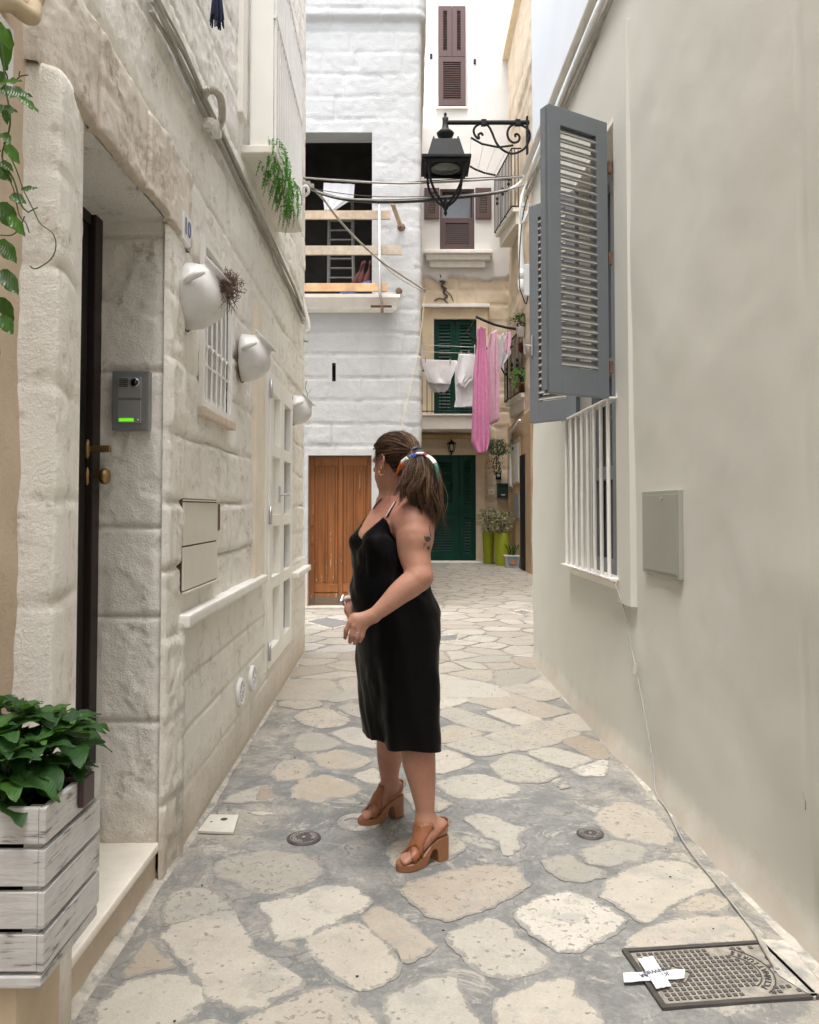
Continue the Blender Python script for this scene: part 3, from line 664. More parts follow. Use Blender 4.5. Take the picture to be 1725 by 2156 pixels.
# paving stones: polygons met with the ground plane
def za(x, y): return (182.5 + x * .4233, 1608.3 + y * .4233)
def zb(x, y): return (821.5 + x * .4233, 1608.3 + y * .4233)
def zc_(x, y): return (547.6 + x * .4233, 1277.8 + y * .4233)
SA = [[(640,520),(700,480),(800,450),(930,436),(1050,455),(1140,490),(1165,540),(1120,580),(1040,620),(930,652),(830,640),(790,610),(740,580),(660,555)],
[(430,640),(520,615),(610,630),(680,680),(720,715),(600,750),(480,785),(380,805),(370,740)],
[(370,850),(450,800),(560,770),(680,745),(745,740),(750,790),(820,860),(810,910),(880,960),(970,1000),(1060,1070),(1060,1110),(980,1140),(880,1200),(750,1225),(690,1200),(620,1160),(570,1090),(500,1010),(430,930)],
[(310,880),(370,940),(430,1000),(400,1020),(290,1045),(190,1065),(170,1040),(230,960)],
[(60,1290),(60,1200),(150,1120),(260,1070),(400,1040),(480,1050),(560,1110),(580,1190),(540,1240),(450,1294),(300,1400),(0,1400)],
[(870,700),(1000,670),(1100,640),(1210,605),(1330,620),(1395,680),(1380,720),(1250,785),(1080,862),(960,880),(940,830),(890,760)],
[(1080,885),(1240,815),(1350,790),(1430,850),(1520,920),(1550,1000),(1490,1070),(1390,1115),(1300,1110),(1220,1050),(1150,980)],
[(1370,775),(1460,712),(1560,760),(1640,830),(1725,905),(1700,950),(1570,985),(1530,910),(1440,845)],
[(760,1294),(880,1240),(1000,1180),(1180,1100),(1290,1130),(1340,1190),(1430,1260),(1480,1340),(1300,1420),(800,1420)],
[(690,190),(700,160),(840,115),(900,108),(945,175),(880,185),(780,200)],
[(810,240),(930,238),(945,255),(880,260)],
[(1030,130),(1080,80),(1200,60),(1310,90),(1365,130),(1270,160),(1180,190),(1080,180)],
[(470,1300),(560,1270),(650,1265),(720,1310),(740,1420),(400,1420)],
[(940,835),(1040,880),(1060,920),(990,935),(950,910)]]
SB = [[(65,150),(130,135),(240,165),(320,200),(240,240),(120,225)],
[(0,420),(80,370),(200,350),(290,345),(380,400),(340,440),(270,480),(150,520),(20,500)],
[(70,640),(110,590),(250,545),(400,515),(530,512),(620,520),(640,550),(690,605),(640,640),(480,710),(300,770),(200,755),(140,710)],
[(290,850),(380,800),(500,765),(590,800),(620,850),(700,890),(765,960),(760,1010),(600,1065),(500,1050),(400,1000),(320,930)],
[(620,730),(740,670),(870,640),(930,650),(1050,710),(1160,770),(1150,830),(1060,870),(960,920),(880,945),(780,900),(640,800)],
[(1040,650),(1090,580),(1200,520),(1350,475),(1500,500),(1580,560),(1620,610),(1480,660),(1380,720),(1270,790),(1170,720)],
[(755,480),(810,460),(910,460),(940,490),(1080,540),(1060,570),(960,590),(860,580),(800,530)],
[(930,440),(1030,400),(1130,380),(1250,410),(1280,450),(1220,490),(1100,508),(990,490)],
[(370,280),(450,248),(530,270),(620,310),(675,325),(640,380),(640,420),(590,450),(550,440),(565,400),(470,370),(430,320)],
[(230,90),(330,65),(450,55),(560,85),(650,120),(560,165),(430,183),(300,155)],
[(820,110),(860,102),(900,112),(850,125)],
[(0,1150),(100,1110),(230,1075),(320,1070),(350,1140),(390,1200),(450,1294),(470,1400),(0,1400),(-20,1240)],
[(515,1170),(620,1130),(760,1085),(910,1075),(930,1140),(1000,1190),(1035,1250),(1030,1400),(560,1400)],
[(1000,270),(1100,200),(1200,190),(1330,250),(1400,330),(1400,400),(1280,400),(1130,370),(1070,320)],
[(1380,730),(1480,680),(1600,640),(1690,690),(1640,745),(1550,745)],
[(1190,920),(1230,840),(1400,775),(1725,755),(1860,840),(1850,890)]]
SC = [[(175,545),(240,515),(340,508),(440,560),(400,590),(300,600),(220,580)],
[(170,690),(200,640),(300,630),(400,680),(340,705),(220,722)],
[(260,745),(400,712),(550,760),(480,800),(360,810),(300,790)],
[(50,830),(110,770),(200,762),(265,805),(220,850),(100,865)],
[(165,910),(200,870),(330,840),(500,905),(430,940),(280,970),(180,950)],
[(0,890),(40,890),(80,945),(30,965),(-30,960)],
[(885,530),(960,500),(1250,595),(1180,620),(1090,615),(960,570)],
[(930,685),(1060,650),(1130,650),(1280,710),(1100,742),(1000,715)],
[(885,610),(960,590),(1060,610),(1120,635),(900,680)],
[(885,720),(940,715),(1060,770),(1000,800),(885,830),(840,770)],
[(1155,790),(1240,735),(1330,750),(1475,825),(1400,870),(1230,865)],
[(1030,465),(1200,418),(1290,440),(1380,465),(1200,508)],
[(1190,405),(1330,385),(1510,440),(1400,470),(1290,440)],
[(890,415),(1080,375),(1190,400),(1000,455),(900,440)],
[(1270,500),(1380,470),(1540,520),(1400,555)],
[(1120,525),(1250,505),(1410,560),(1280,590)],
[(1130,640),(1420,565),(1600,630),(1330,715),(1200,680)],
[(1450,560),(1580,530),(1700,610),(1560,620)],
[(1500,670),(1600,645),(1725,690),(1725,750),(1650,750)],
[(1330,730),(1440,700),(1660,760),(1550,800),(1450,780)],
[(1540,810),(1725,760),(1725,840),(1600,840)],
[(310,450),(400,425),(505,430),(500,455),(370,475)],
[(390,500),(450,480),(512,490),(510,550),(430,530)],
[(90,490),(160,445),(260,450),(310,490),(200,510)],
[(360,630),(450,600),(560,620),(575,700),(450,680)],
[(450,840),(580,800),(600,880),(520,870)],
[(885,460),(960,445),(1050,460),(980,490),(885,510)],
[(870,960),(960,980),(880,1025)]]
stones = []
for S_, fz in ((SA, za), (SB, zb), (SC, zc_)):
    for poly in S_:
        _q = np.array([G(*fz(x, y))[:2] for x, y in poly]); _c0 = _q.mean(0); stones.append(_c0 + (_q - _c0) * (1.15 if fz is zc_ else 1.08))
def clip_half(poly, p, n):
    out = []
    for i in range(len(poly)):
        a, b = poly[i], poly[(i + 1) % len(poly)]; da = (a - p) @ n; db = (b - p) @ n
        if da <= 0: out.append(a)
        if (da < 0) != (db < 0) and abs(da - db) > 1e-12: out.append(a + (b - a) * da / (da - db))
    return out
def parea(p): x, y = p[:, 0], p[:, 1]; return 0.5 * abs(np.dot(x, np.roll(y, -1)) - np.dot(y, np.roll(x, -1)))
# remaining ground: irregular slabs between the traced ones and all the way up the alley
near_sites = [s.mean(0) for s in stones]
sites = []
ang = R(38)
for i in range(-70, 90):
    for j in range(-70, 90):
        x, y = i * 0.42 + (0.21 if j % 2 else 0), j * 0.34
        x, y = x * math.cos(ang) - y * math.sin(ang), x * math.sin(ang) + y * math.cos(ang) + 12
        x += rng.uniform(-0.17, 0.17); y += rng.uniform(-0.13, 0.13)
        if not (-6 < x < 6 and 6.45 < y < 22.5): continue
        if x < Lx(y) - 0.2 and y < 7.7: continue
        if x > 1.5 and y < 7.2: continue
        sites.append((x, y))
sites = np.array(sites); allp = sites
for i, s in enumerate(sites):
    d = np.linalg.norm(allp - s, axis=1); nb = np.argsort(d)[1:14]
    poly = [s + q for q in np.array([(-.6, -.6), (.6, -.6), (.6, .6), (-.6, .6)])]
    for j in nb:
        mid = (s + allp[j]) / 2; n_ = allp[j] - s
        poly = clip_half(poly, mid, n_)
        if len(poly) < 3: break
    if len(poly) >= 3:
        p = np.array(poly); c = p.mean(0); gap = 0.006 + 0.014 * rng.random() ** 2
        if parea(p) > 0.015:
            dd = p - c; L_ = np.linalg.norm(dd, axis=1, keepdims=True); stones.append(c + dd * np.clip(1 - gap / L_, 0.5, 1))
def stone_mesh(polys):
    V = []; Fc = []; A = []; n = 0
    for k, p in enumerate(polys):
        c = p.mean(0); y = c[1]; step = 0.012 if y < 4.2 else (0.03 if y < 7 else 0.09)
        # subdivide, smooth corners, jitter
        for _ in range(1):
            q = []
            for i in range(len(p)):
                a, b = p[i], p[(i + 1) % len(p)]; q += [a * 0.85 + b * 0.15, a * 0.15 + b * 0.85]
            p = np.array(q)
        out = []
        for i in range(len(p)):
            a, b = p[i], p[(i + 1) % len(p)]; m_ = max(1, int(np.linalg.norm(b - a) / step))
            for t in range(m_): out.append(a + (b - a) * t / m_)
        p = np.array(out); dd = p - c; L_ = np.linalg.norm(dd, axis=1, keepdims=True); rad = dd / L_
        amp = 0.030 if y < 4.2 else 0.016
        jit = fbm(p[:, 0] * 14, p[:, 1] * 14, 200 + k, 4)[:, None] * amp * 1.6 + fbm(p[:, 0] * 50, p[:, 1] * 50, 300 + k, 2)[:, None] * amp * 0.5
        if y > 7: jit *= 0.7
        p = p + rad * jit; N = len(p)
        h = rng.uniform(0.001, 0.0028) if y < 6 else rng.uniform(0.0015, 0.0045)
        tilt = rng.normal(0, 0.002, 2)
        rings = [(1.0, -0.010, 0.0), (1.0, h * 0.35, 0.0), (1.0, h, 0.006)]
        base = n
        for (sc_, z, ins) in rings:
            pp = p - rad * ins
            for i in range(N): V.append((pp[i, 0], pp[i, 1], z + (tilt @ (pp[i] - c) if z > 0 else 0))); A.append(1.0)
        n += 3 * N
        for r_ in range(2):
            for i in range(N): Fc.append((base + r_ * N + i, base + r_ * N + (i + 1) % N, base + (r_ + 1) * N + (i + 1) % N, base + (r_ + 1) * N + i))
        # cap as fan with inner rings for relief
        prev = base + 2 * N; rad_m = np.linalg.norm(p - c, axis=1)
        for f_ in (0.9, 0.78, 0.45):
            for i in range(N):
                x = c + (p[i] - rad[i] * 0.006 - c) * f_
                V.append((x[0], x[1], h + tilt @ (x - c) + float(fbm(x[0] * 9, x[1] * 9, 5, 3)) * 0.004 + 0.001)); A.append(max(0.0, 1 - (1 - f_) * rad_m[i] / 0.055) if True else 0)
            for i in range(N): Fc.append((prev + i, prev + (i + 1) % N, n + (i + 1) % N, n + i))
            prev = n; n += N
        V.append((c[0], c[1], h + 0.001)); A.append(0.0)
        for i in range(N): Fc.append((prev + i, prev + (i + 1) % N, n))
        n += 1
    return V, Fc, A
V, Fc, EA = stone_mesh(stones)
me = bpy.data.meshes.new('paving_stones'); me.from_pydata([tuple(map(float, v)) for v in V], [], Fc); me.update()
at_ = me.attributes.new('rim', 'FLOAT', 'POINT'); at_.data.foreach_set('value', np.array(EA, np.float32))
def stone_mat():
    m, nt, bs = newmat('limestone paving'); pos = geo_pos(nt)
    gn = nt.nodes.new('ShaderNodeNewGeometry'); ri = gn.outputs['Random Per Island']
    n2 = noise_node(nt, 9, 6, 0.7, pos, 0.3); n3 = noise_node(nt, 34, 5, 0.65, pos, 0.6); n4 = noise_node(nt, 4.0, 5, 0.7, pos)
    c = ramp(nt, ri, [(0.0, (0.58, 0.55, 0.475)), (0.22, (0.42, 0.365, 0.295)), (0.38, (0.64, 0.61, 0.535)), (0.56, (0.39, 0.375, 0.325)), (0.70, (0.66, 0.635, 0.57)), (0.82, (0.50, 0.45, 0.37)), (0.9, (0.40, 0.34, 0.265)), (1.0, (0.64, 0.62, 0.56))])
    c = mix(nt, 1.0, c, ramp(nt, n2, [(0.3, (0.84, 0.82, 0.80)), (0.68, (1.0, 1.0, 1.0))]), 'MULTIPLY')
    # cement smeared over some stones
    sm = ramp(nt, n4, [(0.54, 0.0), (0.60, 1.0)]); c = mix(nt, mathn(nt, 'MULTIPLY', sm, 0.55), c, (0.36, 0.36, 0.33))
    # solution pits, denser on some stones
    th = mathn(nt, 'ADD', n3, mathn(nt, 'MULTIPLY', mathn(nt, 'SINE', mathn(nt, 'MULTIPLY', ri, 61.0)), 0.035))
    pit = ramp(nt, th, [(0.345, 1.0), (0.405, 0.0)])
    c = mix(nt, mathn(nt, 'MULTIPLY', pit, 0.85), c, (0.27, 0.245, 0.20))
    vo = nt.nodes.new('ShaderNodeTexVoronoi'); vo.inputs['Scale'].default_value = 26; vo.inputs['Randomness'].default_value = 1
    nt.links.new(pos, vo.inputs['Vector'])
    vp = ramp(nt, vo.outputs['Distance'], [(0.10, 1.0), (0.19, 0.0)]); vk = mathn(nt, 'MULTIPLY', vp, ramp(nt, n2, [(0.45, 0.0), (0.55, 1.0)]))
    c = mix(nt, mathn(nt, 'MULTIPLY', vk, 0.7), c, (0.20, 0.19, 0.165))
    # cement smeared raggedly over the rims
    rim = mathn(nt, 'ADD', attr(nt, 'rim'), mathn(nt, 'MULTIPLY', mathn(nt, 'SUBTRACT', noise_node(nt, 22, 6, 0.75, pos, 0.5), 0.5), 1.9))
    c = mix(nt, ramp(nt, rim, [(0.80, 0.0), (0.90, 0.9)]), c, ramp(nt, n2, [(0.3, (0.20, 0.20, 0.19)), (0.7, (0.37, 0.355, 0.32))]))
    g_ = noise_node(nt, 160, 3, 0.7, pos); c = mix(nt, 1.0, c, ramp(nt, g_, [(0.3, 0.86), (0.65, 1.04)]), 'MULTIPLY')
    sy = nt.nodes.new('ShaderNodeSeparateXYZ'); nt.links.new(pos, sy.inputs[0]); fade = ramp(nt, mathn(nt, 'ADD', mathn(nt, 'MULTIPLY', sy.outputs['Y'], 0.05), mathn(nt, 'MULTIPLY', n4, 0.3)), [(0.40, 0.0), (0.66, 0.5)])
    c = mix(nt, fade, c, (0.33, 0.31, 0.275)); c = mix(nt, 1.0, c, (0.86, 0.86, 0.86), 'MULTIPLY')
    nt.links.new(c, bs.inputs['Base Color']); bs.inputs['Roughness'].default_value = 0.55
    h = mathn(nt, 'SUBTRACT', mathn(nt, 'MULTIPLY', n2, 0.6), mathn(nt, 'ADD', pit, mathn(nt, 'MULTIPLY', vk, 0.8)))
    bump(nt, bs, h, 0.45, 0.006)
    return m
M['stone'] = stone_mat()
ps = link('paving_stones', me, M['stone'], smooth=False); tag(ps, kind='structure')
# lime mortar skirting at the feet of the walls
def skirt(pts_fn, ya, yb, side, wd, name):
    ysx = np.linspace(ya, yb, int((yb - ya) / 0.02)); A = []
    for y in ysx:
        x = pts_fn(y); wv = wd * (1 + 1.6 * float(fbm(y * 3, 0.3, 401 + side, 4))); hz = 0.015 * (1 + 1.5 * float(fbm(y * 5, 2.2, 402, 3)))
        A.append([(x - side * 0.02, y, hz * 2.0), (x + side * wv * 0.15, y, hz), (x + side * wv * 0.5, y, hz * 0.45), (x + side * wv, y, 0.0035), (x + side * (wv + 0.01), y, -0.01)])
    m = MB(); m.grid(np.array(A)); return tag(m.build(name, M['lime_mortar'], smooth=True), kind='structure')
M['lime_mortar'] = pm('lime mortar', (0.50, 0.47, 0.41), 0.8, 0.25, 14, 0.8, 50, dist=0.008, second=(0.30, 0.30, 0.28), s2=0.48)
skirt(lambda y: Lx(y) + 0.0, 3.06, YE, 1, 0.032, 'mortar_skirting')
skirt(lambda y: -0.953, 0.5, 3.06, 1, 0.04, 'mortar_skirting')
skirt(lambda y: Rx(y) - 0.0, 0.5, 7.35, -1, 0.030, 'mortar_skirting')
# =================================================================== WHITEWASHED HOUSE at the turn
D1 = 11.2
wh = thing('whitewashed_house', (-1.2, D1, 0), 'whitewashed stone house with an orange brown door and a dark unfinished upper opening', 'house')
X1 = P(888, 700, D1)[0]
hW = [(9.8 + X1 + 0.53, 9.8 + X1 + 2.3, 4.42, 6.73), (9.8 + X1 + 0.53, 9.8 + X1 + 1.42, -0.1, 2.14), (9.8 + X1 + 1.035, 9.8 + X1 + 1.09, 3.18, 3.44)]
layW = rows_layout(15, -0.1, 12, 0, 14, 0.26, 0.34, 0.42, 0.75)
def dispW(S, Z):
    d, b = block_field(S, Z, layW, 23, 0.02, 2.4); j = np.exp(-(d / 0.015) ** 2) * np.clip(fbm(S * 1.2, Z * 1.2, 81, 3) * 4 + 0.5, 0.1, 1)
    H = (b - 0.5) * 0.008 - j * 0.016 + hewn(S, Z, 82, 0.8) * 0.9 + fbm(S, Z, 84, 3) * 0.025
    H = H + np.clip((Z - 8.33) / 0.06, 0, 1) * 0.07
    return H * taper(S, Z, hW, 0.08), j * 0.8, b
pth = [(X1, 21.0), (X1, D1), (-5.5, D1)]
pp = []
for a, b in zip(pth[:-1], pth[1:]):
    a = np.array(a); b = np.array(b); n = int(np.linalg.norm(b - a) / 0.05)
    for k in range(n): pp.append(a + (b - a) * k / n)
pp.append(np.array(pth[-1])); pp = np.array(pp)
for _ in range(3): pp[1:-1] = (pp[:-2] + 2 * pp[1:-1] + pp[2:]) / 4
_c = np.concatenate([[0], np.cumsum(np.linalg.norm(np.diff(pp, axis=0), axis=1))]); _off = _c[-1] - (9.8 + X1 + 5.5)
hW = [(a + _off, b + _off, c, d) for a, b, c, d in hW]
wall_mesh('wall', pp, 0.0, 11.5, 0.026, dispW, hW, M['white_wall'], wh, zcell=0.028)
m = MB(); m.frame_box((-5.5, D1 + 1.9, 0), (5.5 + X1 - 0.1, 0, 0), (0, 7.9, 0), (0, 0, 11.4)); m.build('blocking_core', M['interior'], wh)  # unseen core, added so no light leaks through the house
m = MB(); m.frame_box((-5.5, D1 - 0.05, 11.5), (5.6 + X1, 0, 0), (0, 9.8, 0), (0, 0, 0.12)); m.build('roof', M['sill'], wh)
m = MB()
def hole_box(m, x0, x1, z0, z1, D, y=D1, t=0.04, b=0.0):
    m.frame_box((x0 - t, y + 0.01, z0 - t), (t, 0, 0), (0, D, 0), (0, 0, z1 - z0 + 2 * t)); m.frame_box((x1, y + 0.01, z0 - t), (t, 0, 0), (0, D, 0), (0, 0, z1 - z0 + 2 * t))
    m.frame_box((x0, y + 0.01, z1), (x1 - x0, 0, 0), (0, D, 0), (0, 0, t)); m.frame_box((x0, y + 0.01, z0 - t), (x1 - x0, 0, 0), (0, D, 0), (0, 0, t))
ox0, ox1 = -2.3, -0.53
hole_box(m, ox0, ox1, 4.42, 6.73, 0.32); hole_box(m, -1.42, -0.53, 0.0, 2.14, 0.25); hole_box(m, -1.09, -1.035, 3.18, 3.44, 0.2, t=0.02)
m.build('reveal', M['white_wall'], wh)
M['dark_room'] = pm('bare dark room', (0.045, 0.042, 0.036), 0.95, 0.3, 3, 0)  # darkness of the unlit room is put into this colour
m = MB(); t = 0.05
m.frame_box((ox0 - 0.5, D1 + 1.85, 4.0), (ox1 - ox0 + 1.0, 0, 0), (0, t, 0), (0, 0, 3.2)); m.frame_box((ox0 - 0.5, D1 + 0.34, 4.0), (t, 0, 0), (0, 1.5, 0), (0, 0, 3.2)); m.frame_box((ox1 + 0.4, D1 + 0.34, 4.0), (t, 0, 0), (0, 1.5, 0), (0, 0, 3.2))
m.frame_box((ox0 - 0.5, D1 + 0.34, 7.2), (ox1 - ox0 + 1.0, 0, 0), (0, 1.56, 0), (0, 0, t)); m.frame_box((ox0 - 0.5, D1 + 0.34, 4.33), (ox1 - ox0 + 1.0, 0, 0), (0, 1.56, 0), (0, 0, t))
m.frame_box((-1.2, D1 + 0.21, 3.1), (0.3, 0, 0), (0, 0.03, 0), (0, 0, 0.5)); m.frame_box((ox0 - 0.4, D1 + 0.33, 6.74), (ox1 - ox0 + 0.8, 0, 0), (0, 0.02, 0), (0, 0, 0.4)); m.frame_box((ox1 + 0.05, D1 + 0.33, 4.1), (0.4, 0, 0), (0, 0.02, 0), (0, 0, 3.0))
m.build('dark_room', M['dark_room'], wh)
# moulded ledge under the opening
a = P(843, 620, D1 - 0.12); m = MB(); prof = [(0.0, 0.0), (0.17, 0.0), (0.17, -0.045), (0.145, -0.06), (0.10, -0.13), (0.085, -0.15), (0.085, -0.19), (0.0, -0.22)]
zt = P(740, 619, D1 - 0.17)[2]
V = []
for (x, shr) in ((-2.6, 0), (a[0], 1)):
    for (o_, z) in prof: V.append((x - shr * (0.17 - o_) * 0.6, D1 - o_, zt + z))
n = len(prof); m.add(V, [tuple(range(n)), tuple(range(n, 2 * n))[::-1]] + [(i, (i + 1) % n, n + (i + 1) % n, n + i) for i in range(n)]); m.build('ledge', M['sill'], wh)
# ladder, cloth, folded parasols and blue sheet inside the opening
YI = D1 + 0.55
def at(u, v, y): return P(u, v, y)
ld = MB(); M['old_wood'] = pm('grey old wood', (0.16, 0.155, 0.14), 0.85, 0.2, 12, 0.2)
for (u0, u1) in ((694, 692), (742, 745)): ld.tube([at(u0, 410, YI + 0.25), at(u1, 612, YI)], 0.024, 4)
for v in range(425, 610, 20): ld.tube([at(693, v, YI + 0.2 - (v - 425) * 0.001), at(743, v, YI + 0.2 - (v - 425) * 0.001)], 0.014, 4)
tag(ld.build('ladder', M['old_wood']), 'old grey wooden ladder leaning inside the dark upper opening', 'ladder')
def cloth_grid(name, rows, mat, thick=0.004, amp=0.02, seed=0, freq=9, parent=None, label=None, cat=None, group=None, nv=36, foldy=1.0):
    """rows: list of (left point, right point) from top to bottom; interpolated into a hanging sheet with folds"""
    nu = 44; k = len(rows); A = np.zeros((nv, nu, 3)); t = np.linspace(0, k - 1, nv)
    L = np.array([r[0] for r in rows]); Rr = np.array([r[1] for r in rows])
    for c in range(3):
        l = np.interp(t, range(k), L[:, c]); r = np.interp(t, range(k), Rr[:, c]); s = np.linspace(0, 1, nu)
        A[..., c] = l[:, None] * (1 - s) + r[:, None] * s
    s = np.linspace(0, 1, nu)[None, :]; tt = np.linspace(0, 1, nv)[:, None]
    f = np.sin(s * freq * 2 + seed + 1.2 * np.sin(tt * 2 + seed)) * 0.6 + fbm(s * freq * 0.9 + seed, tt * 1.5, seed, 3) * 1.4
    A[..., 1] += f * amp * (0.35 + 0.65 * tt) * foldy
    A[..., 2] += (fbm(s * 3 + seed, tt * 0 + 3, seed + 4, 3)) * 0.06 * tt
    m = MB(); m.grid(A); o = m.build(name, mat, parent, True, fix=True)
    sm = o.modifiers.new('s', 'SOLIDIFY'); sm.thickness = thick
    if label: tag(o, label, cat, group)
    return o
M['white_cloth'] = pm('white cotton', (0.92, 0.92, 0.95), 0.9, 0.04, 8, 0.2, 120)
M['grey_cloth'] = pm('pale grey cotton', (0.60, 0.60, 0.64), 0.9, 0.04, 8, 0.2, 120)
M['pink_cloth'] = pm('pink cotton', (0.66, 0.25, 0.44), 0.9, 0.10, 14, 0.25, 90)
M['pale_pink'] = pm('pale pink cotton', (0.72, 0.45, 0.56), 0.9, 0.10, 14, 0.25, 90)
cloth_grid('hanging_cloth', [(at(682, 385, YI - 0.1), at(747, 388, YI - 0.1)), (at(680, 415, YI - 0.1), at(745, 416, YI - 0.1)), (at(684, 445, YI - 0.1), at(704, 443, YI - 0.1))], M['white_cloth'], label='small white cloth hanging inside the dark upper opening', cat='cloth', seed=4)
for q, u in enumerate((745, 757, 769)):
    m = MB(); c = at(u, 606, YI - 0.2); m.lathe([(0.05, 0), (0.055, 0.10), (0.035, 0.20), (0.02, 0.24), (0.012, 0.26), (0.012, 0.34), (0.022, 0.36), (0.02, 0.40), (0, 0.41)], c, 10, Matrix.Rotation(0.35 if q == 0 else 0.2, 4, 'Y'))
    o = m.build('folded_parasol', pm('dusty red fabric', (0.09, 0.025, 0.025), 0.9, 0.3, 20, 0.2), smooth=True)
    tag(o, ['dusty red folded parasol in the dark opening, leftmost of three', 'dusty red folded parasol in the dark opening, middle of three', 'dusty red folded parasol in the dark opening, nearest the right edge'][q], 'parasol', 'folded parasols in the opening')
cloth_grid('blue_tarpaulin', [(at(722, 606, YI - 0.35), at(781, 590, YI - 0.35)), (at(715, 617, YI - 0.4), at(781, 617, YI - 0.4))], pm('blue tarpaulin', (0.01, 0.035, 0.12), 0.5, 0.2, 8, 0.1), label='crumpled blue tarpaulin lying on the floor of the dark opening', cat='tarpaulin', seed=2)
# planks of the makeshift barrier
def plank(u0, u1, vt, vb, y, label, wood, d=0.035):
    a = P(u0, vt, y); b = P(u1, vb, y); m = MB(); m.frame_box((a[0], y, b[2]), (b[0] - a[0], 0, 0), (0, d, 0), (0, 0, a[2] - b[2]), b=0.003)
    return tag(m.build('plank', wood), label, 'plank', 'planks across the opening')
YP = D1 - 0.30
plank(600, 822, 443, 461, YP, 'pale pine plank across the dark opening, topmost of three', M['new_wood'])
plank(600, 846, 517, 536, YP, 'greyish pine plank across the dark opening, middle and longest of three', pm('grey plank', (0.42, 0.35, 0.27), 0.8, 0.25, 6, 0.2, 60, second=(0.50, 0.33, 0.2), s2=0.6))
plank(600, 815, 596, 613, YP, 'warm orange pine plank across the dark opening, lowest of three', pm('orange plank', (0.62, 0.38, 0.20), 0.75, 0.2, 6, 0.2, 60))
a = P(822, 430, YP - 0.05); b = P(843, 488, D1 + 0.05); m = MB(); dv = b - a
m.frame_box(a, dv, (0.055, 0, 0.0), (0, 0.03, 0.05), 0.003); tag(m.build('brace_board', M['new_wood']), 'short pine board slanting into a broken hole in the white wall', 'board')
m = MB(); m.lathe([(0.06, -0.01), (0.05, 0.012), (0.03, 0.016), (0, 0.017)], P(845, 478, D1 - 0.012), 9, Matrix.Rotation(R(90), 4, 'X')); m.build('broken_hole', M['twig'], wh)
m = MB(); m.lathe([(0.05, -0.01), (0.04, 0.012), (0.02, 0.016), (0, 0.017)], P(840, 612, D1 - 0.015), 8, Matrix.Rotation(R(90), 4, 'X')); m.build('broken_hole', M['twig'], wh)
m = MB(); YQ = YP - 0.04
m.tube([P(799, 432, YQ), P(800, 618, YQ), P(805, 640, YQ)], 0.020, 8); m.tube([P(795, 420, YQ), P(799, 434, YQ)], 0.006, 5); pr = m.build('steel_prop', M['galv'], None, True); tag(pr, 'galvanised steel tube clamped upright to the three planks', 'prop')
m = MB(); m.box(P(803, 645, D1 - 0.19), (0.29, 0.09, 0.012)); m.box(P(805, 650, YQ), (0.04, 0.03, 0.10)); sub(m.build('rusty_foot', M['rust']), pr)
# slim orange brown panelled door
def door_mat():
    m, nt, bs = newmat('weathered orange varnish'); pos = geo_pos(nt)
    mp = nt.nodes.new('ShaderNodeMapping'); mp.inputs['Scale'].default_value = (1, 1, 0.12); nt.links.new(pos, mp.inputs[0])
    n1 = noise_node(nt, 14, 5, 0.6, mp.outputs[0]); n2 = noise_node(nt, 30, 6, 0.75, mp.outputs[0], 0.3)
    c = ramp(nt, n1, [(0.3, (0.17, 0.058, 0.014)), (0.7, (0.30, 0.105, 0.024))])
    sx = nt.nodes.new('ShaderNodeSeparateXYZ'); nt.links.new(pos, sx.inputs[0])
    thr = mathn(nt, 'ADD', n2, mathn(nt, 'MULTIPLY', mathn(nt, 'SUBTRACT', 1.0, sx.outputs['Z']), 0.045))
    c = mix(nt, ramp(nt, thr, [(0.63, 0.0), (0.66, 1.0)]), c, (0.48, 0.38, 0.29))
    c = mix(nt, ramp(nt, mathn(nt, 'ADD', sx.outputs['Z'], mathn(nt, 'MULTIPLY', n2, 0.1)), [(0.19, 1.0), (0.23, 0.0)]), c, (0.14, 0.10, 0.07))
    nt.links.new(c, bs.inputs['Base Color']); bs.inputs['Roughness'].default_value = 0.55; bump(nt, bs, n2, 0.3, 0.006); return m
M['orange_door'] = door_mat()
yd = D1 + 0.16; m = MB(); m.frame_box((-1.42, yd, 0.03), (0.89, 0, 0), (0, 0.05, 0), (0, 0, 2.10))
for (a0, a1) in ((0.0, 0.075), (0.42, 0.475), (0.83, 0.89)): m.frame_box((-1.42 + a0, yd - 0.025, 0.03), (a1 - a0, 0, 0), (0, 0.03, 0), (0, 0, 2.10), 0.004)
for (z0, z1) in ((0.03, 0.20), (0.22, 0.34), (2.0, 2.13)):
    for (a0, a1) in ((0.078, 0.417), (0.478, 0.827)): m.frame_box((-1.42 + a0, yd - 0.020, z0), (a1 - a0, 0, 0), (0, 0.03, 0), (0, 0, z1 - z0), 0.004)
for a0 in (0.10, 0.20, 0.235, 0.34, 0.375, 0.50, 0.60, 0.635, 0.74, 0.77):
    m.frame_box((-1.42 + a0, yd - 0.022, 0.36), (0.022, 0, 0), (0, 0.02, 0), (0, 0, 1.62), 0.003)
od = m.build('wooden_door', M['orange_door'], wh)
m = MB(); c = P(658, 1083, yd - 0.03); m.frame_box(c, (0.02, 0, 0), (0, 0.02, 0), (0, 0, 0.14), 0.004); m.build('pull_handle', M['brass'], od)
for v in (1107, 1145):
    m = MB(); m.lathe([(0.018, 0), (0.016, 0.012), (0, 0.014)], P(658, v, yd - 0.025), 12, Matrix.Rotation(R(90), 4, 'X')); m.build('keyhole', M['rust'], od)
m = MB(); m.frame_box(P(756, 1030, yd - 0.03), (0.022, 0, 0), (0, 0.02, 0), (0, 0, 0.22), 0.004); m.build('mail_slot', pm('mail slot', (0.30, 0.13, 0.06), 0.5, 0.1, 8, 0.1), od)
